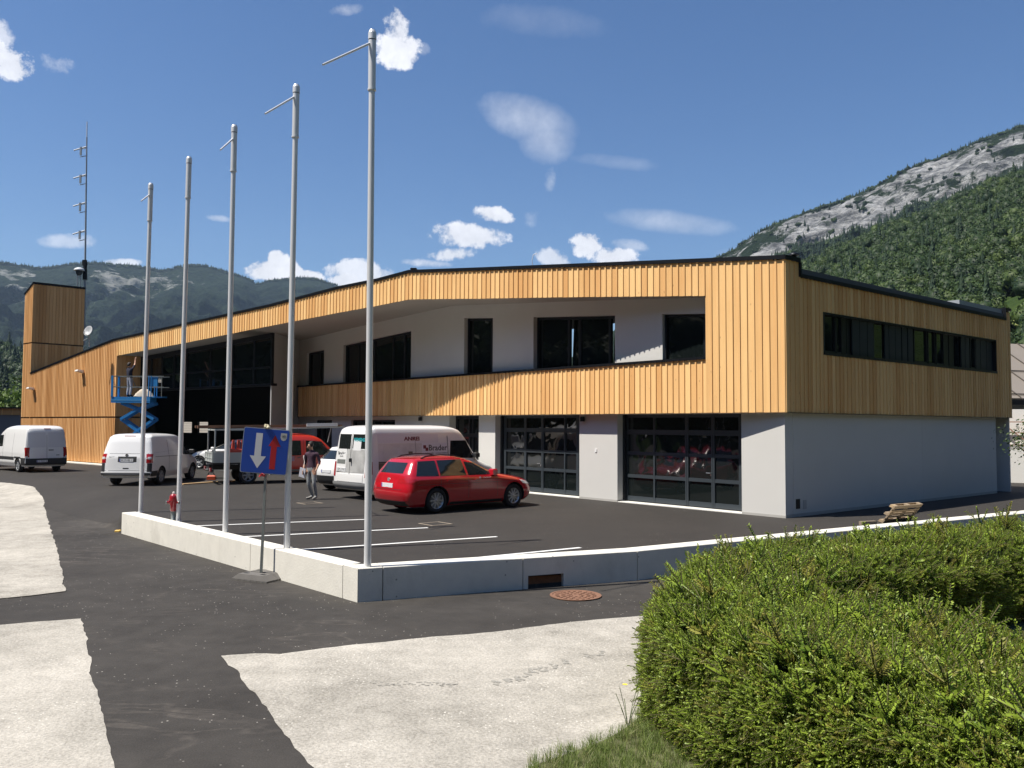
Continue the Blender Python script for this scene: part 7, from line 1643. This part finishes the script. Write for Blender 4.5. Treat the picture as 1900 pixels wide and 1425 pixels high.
# ---- hills: column profile from the photograph's skyline, real distances
def hill(name, prof, dist0, dist1, base, m_, ncol, nrow, amp, ns, tfn=None, x0=None, x1=None, back=.5, rock=None, g=1.0, ridged=0.):
    xs = [p[0] for p in prof]; ys = [p[1] for p in prof]; x0 = xs[0] if x0 is None else x0; x1 = xs[-1] if x1 is None else x1
    T = np.zeros((nrow + 1, ncol + 1)); grid = np.zeros((nrow + 1, ncol + 1, 3))
    for i in range(ncol + 1):
        px = lerp(x0, x1, i / ncol); d = ray(px, 789); a = Vector((d.x, d.y, 0)).normalized(); py = np.interp(px, xs, ys)
        r_ = ray(px, py); H = r_.z / math.hypot(r_.x, r_.y) * dist1 + EYE
        for j in range(nrow + 1):
            t = j / nrow
            if t <= 1 - back: u = t / (1 - back); ds = lerp(dist0, dist1, u); z = lerp(base, H, (tfn(u, px) if tfn else u ** g))
            else: u = (t - 1 + back) / back; ds = lerp(dist1, dist1 * 1.5, u); z = lerp(H, base, u ** .8)
            p = a * ds; q = Vector((p.x * ns, p.y * ns, z * ns)); k = (1 - abs(2 * (t / (1 - back)) - 1) * .9) if t <= 1 - back else .4
            nn = mnoise.fractal(q, .9, 2.1, 5) * amp * k; nn += (mnoise.ridged_multi_fractal(q * 1.7, .95, 2.2, 6, 1.0, 2.0) - 1.1) * ridged * k; p = p - a * nn * 1.5; grid[j, i] = (p.x, p.y, z + nn * .55)
            T[j, i] = rock(px, t / (1 - back), q) if rock else 0
    mb = MB(); kx = ncol + 1; vs = [tuple(v) for row in grid for v in row]; mb.add(vs, [(j * kx + i, j * kx + i + 1, (j + 1) * kx + i + 1, (j + 1) * kx + i) for j in range(nrow) for i in range(ncol)], 0, 0, True)
    o = mb.build(name, m_, kind='structure'); at = o.data.attributes.new('rock', 'FLOAT', 'POINT'); at.data.foreach_set('value', T.ravel().astype('f')); return o, grid
def gsamp(grid, u, v):
    nr, nc = grid.shape[0] - 1, grid.shape[1] - 1; x, y = min(u * nc, nc - 1e-4), min(v * nr, nr - 1e-4); i, j = int(x), int(y); fx, fy = x - i, y - j
    return grid[j, i] * (1 - fx) * (1 - fy) + grid[j, i + 1] * fx * (1 - fy) + grid[j + 1, i] * (1 - fx) * fy + grid[j + 1, i + 1] * fx * fy
def rock_mat(name, veg1, veg2, r1, r2, sc1, sc2, strat=None, bumpd=4., cover=0., nzk=2.):
    M = bpy.data.materials.new(name); M.use_nodes = True; nt = M.node_tree; L = nt.links.new; b = nt.nodes['Principled BSDF']; b.inputs['Roughness'].default_value = .95; b.inputs['Specular IOR Level'].default_value = .1
    geo = N(nt, 'ShaderNodeNewGeometry'); P = geo.outputs['Position']
    def noi(s, d=6, r=.6, st=None, w=None):
        n = N(nt, 'ShaderNodeTexNoise'); n.inputs['Scale'].default_value = s; n.inputs['Detail'].default_value = d; n.inputs['Roughness'].default_value = r
        if st: mp = N(nt, 'ShaderNodeMapping'); mp.inputs['Rotation'].default_value = st[1]; mp.inputs['Scale'].default_value = st[0]; L(P, mp.inputs[0]); L(mp.outputs[0], n.inputs['Vector'])
        else: L(P, n.inputs['Vector'])
        return n.outputs['Fac']
    a, c, d = noi(sc1, 8, .68), noi(sc2, 8, .7), noi(sc2 * 5, 6, .7)
    at = N(nt, 'ShaderNodeAttribute', attribute_name='rock')
    f = MA(nt, 'ADD', at.outputs['Fac'], MA(nt, 'MULTIPLY_ADD', a, nzk, -nzk / 2)); f = MA(nt, 'ADD', f, MA(nt, 'MULTIPLY_ADD', c, nzk * .9, -nzk * .45)); f = MA(nt, 'MULTIPLY_ADD', f, 6., -2.6 - cover, clamp=True)
    s = noi(sc2 * 1.2, 9, .75, strat) if strat else c
    vg = N(nt, 'ShaderNodeMix', data_type='RGBA'); vg.inputs[6].default_value = (*veg1, 1); vg.inputs[7].default_value = (*veg2, 1); L(MA(nt, 'MULTIPLY_ADD', d, 2.6, MA(nt, 'MULTIPLY_ADD', a, 1.6, -1.6), clamp=True), vg.inputs[0])
    rk = N(nt, 'ShaderNodeMix', data_type='RGBA'); rk.inputs[6].default_value = (*r1, 1); rk.inputs[7].default_value = (*r2, 1); L(MA(nt, 'MULTIPLY_ADD', s, 5.0, -2.1, clamp=True), rk.inputs[0])
    mx = N(nt, 'ShaderNodeMix', data_type='RGBA'); L(f, mx.inputs[0]); L(vg.outputs[2], mx.inputs[6]); L(rk.outputs[2], mx.inputs[7]); L(mx.outputs[2], b.inputs['Base Color'])
    bp_ = N(nt, 'ShaderNodeBump'); bp_.inputs['Distance'].default_value = bumpd; bp_.inputs['Strength'].default_value = 1.; L(MA(nt, 'ADD', s, MA(nt, 'ADD', MA(nt, 'MULTIPLY', d, .8), c)), bp_.inputs['Height']); L(bp_.outputs[0], b.inputs['Normal'])
    MATS[name] = M; return M
# left ridge
LM = rock_mat('left_mountain', (.006, .013, .012), (.042, .066, .032), (.10, .12, .09), (.40, .40, .37), .0035, .016, None, 26., nzk=2.6)
def rockL(px, t, q):
    v = -.02
    for (cx, ct, rx, rt, a) in ((240, .86, 120, .16, .5), (180, .8, 60, .2, .3), (20, .82, 60, .18, .42), (60, .62, 70, .05, .3), (350, .82, 50, .1, .1), (205, .6, 40, .1, .25), (520, .5, 80, .1, .12), (0, .95, 60, .06, .3)):
        e = ((px - cx) / rx) ** 2 + ((t - ct) / rt) ** 2
        if e < 1: v += a * (1 - e)
    return v
profL = [(-900, 600), (-500, 520), (-200, 500), (0, 487), (35, 492), (60, 496), (100, 493), (150, 486), (178, 486), (210, 489), (245, 490), (270, 497), (292, 503), (302, 502), (345, 492), (372, 491), (400, 499), (420, 508), (450, 515), (466, 524), (475, 527), (490, 521), (520, 518), (560, 517), (590, 520), (620, 529), (700, 560), (800, 610), (1000, 690), (1300, 760)]
hl, gl = hill('mountain', profL, 1100, 2500, -10, LM, 420, 130, 45, .0032, None, back=.25, rock=rockL, g=1.15, ridged=62.)
# dark foothill and wooded slope on the left
FH = rock_mat('foothill_forest', (.018, .035, .014), (.045, .07, .022), (.05, .07, .03), (.06, .08, .03), .01, .05, None, 3.)
profF = [(-1500, 610), (-300, 620), (0, 642), (40, 655), (120, 690), (250, 730), (400, 760), (700, 778)]
hf, gf_ = hill('foothill', profF, 260, 620, -3, FH, 90, 30, 12, .01, None, back=.3)
# right cliff mountain
RM = rock_mat('right_mountain', (.015, .028, .012), (.035, .055, .022), (.12, .125, .13), (.62, .615, .60), .012, .035, ((1., 1., 2.6), (0, rad(-32), 0)), 11., cover=.1, nzk=2.2)
profR = [(900, 775), (1100, 640), (1250, 545), (1340, 482), (1365, 470), (1400, 446), (1440, 425), (1500, 402), (1560, 384), (1620, 360), (1700, 322), (1780, 290), (1840, 266), (1900, 245), (2100, 180), (2500, 90), (3200, 20)]
def tR(u, px): return np.interp(u, [0, .60, .70, .90, 1], [0, .62, .70, .955, 1])
def rockR(px, t, q): return float(np.interp(t, [0, .60, .67, .72, .88, .92, 1], [-.9, -.6, .15, .62, .62, .1, -.8])) if px > 1330 else -.8
hr, grr = hill('mountain', profR, 450, 1150, -5, RM, 340, 200, 14, .016, tR, back=.2, rock=rockR, ridged=11.)
# right wooded hill
HM = rock_mat('wooded_hill', (.02, .04, .012), (.05, .08, .02), (.3, .28, .2), (.3, .28, .2), .02, .08, None, 1., cover=3)
profH = [(1000, 770), (1150, 690), (1300, 590), (1420, 528), (1490, 502), (1560, 470), (1640, 436), (1720, 408), (1800, 372), (1860, 346), (1900, 332), (2100, 260), (2500, 180), (3200, 120)]
hh_, gh = hill('wooded_hill', profH, 95, 430, -1, HM, 120, 50, 5, .03, None, back=.25, g=1.1)
MEAD = mat('meadow', (.30, .33, .10), .9, noise=(.15, .15))
# forest on the wooded hill: individual crowns by instances
def put_trees(grid, n, u0, u1, v0, v1, smin, smax, pick, name, coll, sink=.25, zs=1., skip=None):
    pts, rots, scl, idx = [], [], [], []
    for _ in range(n):
        u, v = U(u0, u1), U(v0, v1); p = gsamp(grid, u, v)
        if skip and skip(Vector(p)): continue
        s = U(smin, smax); k = pick(); e = (U(-.06, .06), U(-.06, .06), U(0, 6.28))
        pts.append((p[0], p[1], p[2] + (s * .35 if k[1] else -s * .05))); rots.append(e); scl.append((s, s, s * zs * U(.85, 1.2)) if k[1] else (s * 1.7, s * 1.7, s * 1.5 * U(.9, 1.25))); idx.append(k[0])
    return scatter(name, pts, rots, scl, idx, coll, kind='stuff')
pk = lambda pf: (lambda: (5 + random.randrange(2), False) if R() < pf else (random.randrange(5), True))
def in_meadow(p):
    x, y = proj(p); return (1832 < x < 1935 and 540 < y < 690 and p.y < 230) or (1790 < x < 1840 and 575 < y < 590)
put_trees(gh, 7500, 0.1, .60, .0, .78, 2.8, 5.8, pk(.12), 'forest', mixed, skip=in_meadow)
put_trees(grr, 3000, .2, .55, .30, .56, 4, 7, pk(.75), 'forest', mixed); put_trees(grr, 2600, .17, .55, .735, .82, 2.6, 5.0, pk(.5), 'forest', mixed); put_trees(grr, 160, .2, .55, .55, .74, 2.5, 5, pk(.5), 'forest', mixed)
put_trees(gl, 4000, .2, .75, .735, .76, 3.5, 6.5, pk(.7), 'forest', mixed); put_trees(gf_, 1500, .3, .95, .0, .74, 4.5, 8, pk(.35), 'forest', mixed)
# meadow patch on the hill
mq = [atY(x, y, Y) for x, y, Y in ((1828, 600, 140), (1935, 606, 140), (1935, 538, 200), (1885, 556, 195), (1846, 572, 175))]
mb = MB(); mb.add([q + Vector((0, 0, 0)) for q in mq], [tuple(range(5))]); mb.add([q + Vector((0, 0, -2.5)) for q in mq], [tuple(reversed(range(5)))]); mb.build('meadow', MEAD, kind='structure')

# single trees that can be told apart
def tree(lab, loc, h, w, n=1500, tone=.5, leaf=.35, trunk=True, seed=1, m_=None, name='tree'):
    r = random.Random(seed); t = thing(name, lab, 'tree', loc, U(0, 6)); th = h * .42
    mb = MB(); mb.tube((0, 0, -.2), (0, 0, th), h * .028, h * .018, 9)
    br = []
    for i in range(9):
        a = i * 2.4; z0 = th * r.uniform(.55, 1.0); e = Vector((math.cos(a) * w * .33, math.sin(a) * w * .33, h * r.uniform(.5, .8))); mb.tube((0, 0, z0), e, h * .010, h * .004, 6); br.append(e)
    mb.tube((0, 0, th), (0, 0, h * .8), h * .018, h * .006, 7); mb.build('trunk', BARK, t)
    mb = MB(); lobes = [(b + Vector((0, 0, h * .03)), w * r.uniform(.15, .24)) for b in br] + [(Vector((0, 0, h * .78)), w * .22), (Vector((0, 0, h * .6)), w * .25)]
    for i in range(n):
        c, R_ = r.choice(lobes); d = Vector((r.gauss(0, 1), r.gauss(0, 1), r.gauss(.15, 1))).normalized(); p = c + d * R_ * r.uniform(.45, 1.15); nrm = (d + Vector((r.gauss(0, .6), r.gauss(0, .6), r.gauss(0, .6)))).normalized(); x = nrm.orthogonal().normalized(); y = nrm.cross(x); s = leaf * r.uniform(.6, 1.2)
        mb.add([p - x * s, p - y * s * .5, p + x * s, p + y * s * .5], [(0, 1, 2, 3)], 0, min(1, max(0, r.gauss(tone, .25))))
    mb.build('crown', m_ or LEAF, t); return t
LEAFL = leaf_mat('light_broadleaf', (.05, .10, .02), (.13, .20, .04), .6, .25, .2)
tree('young fruit tree whose leafy branch hangs in at the right edge', (16.6, 26.0, 0), 3.3, 2.9, 1500, .5, .05, seed=3, m_=LEAF)
for i, (px, Y, h, w, lab, mm) in enumerate(((22, 84, 7.2, 8, 'round light green tree above the low building at the left edge', LEAFL), (-40, 90, 9, 10, 'broad dark green tree cut by the left edge', LEAF), (36, 96, 7.0, 5, 'small bright green tree tucked against the left wing', LEAFL), (1893, 112, 7.5, 7, 'big dark tree below the meadow above the brown metal roof', LEAF), (1800, 120, 14, 12, 'dark broadleaf tree just above the far end of the side roof', LEAF), (1822, 135, 12.5, 8, 'mid green tree below the small meadow', LEAFL))):
    p = atY(px, 789, Y); tree(lab, (p.x, p.y, -1.0 if i < 3 else 0), h, w, 1500, .5, .30 if i > 2 else .26, seed=20 + i, m_=mm)
# woods behind the viewpoint, which the windows mirror
def backwood():
    pts, rots, scl, idx = [], [], [], []
    for _ in range(3000):
        a = U(60, 314); d = U(62, 210); p = az(a) * d; s = U(4, 7.5); k = random.randrange(5); z = max(0, (d - 60)) * .6
        pts.append((p.x, p.y, z + s * .6)); rots.append((0, 0, U(0, 6.28))); scl.append((s, s, s * 1.1)); idx.append(k)
    scatter('forest', pts, rots, scl, idx, mixed, kind='stuff')
    mb = MB(); n = 40; vs = []
    for i in range(n + 1):
        a = lerp(56, 318, i / n)
        for d, z in ((60, -.6), (100, 24), (210, 89), (260, 60), (420, -5)): p = az(a) * d; vs.append((p.x, p.y, z))
    mb.add(vs, [(i * 5 + j, i * 5 + j + 1, (i + 1) * 5 + j + 1, (i + 1) * 5 + j) for i in range(n) for j in range(4)], 0, 0, True); mb.build('wooded_hill', HM, kind='structure')
backwood()
# ---- air
hz = MB(); hz.box(-4100, 4100, -4100, 4100, -4, 900); ho = hz.build('haze', mat('unused_haze', (1, 1, 1)), kind='stuff')
HZM = bpy.data.materials.new('haze_air'); HZM.use_nodes = True; nt = HZM.node_tree; nt.nodes.clear(); out = nt.nodes.new('ShaderNodeOutputMaterial'); pv = nt.nodes.new('ShaderNodeVolumePrincipled')
pv.inputs['Color'].default_value = (.55, .75, 1.0, 1); pv.inputs['Density'].default_value = .00008; pv.inputs['Anisotropy'].default_value = .2; nt.links.new(pv.outputs[0], out.inputs['Volume'])
ho.data.materials.clear(); ho.data.materials.append(HZM)
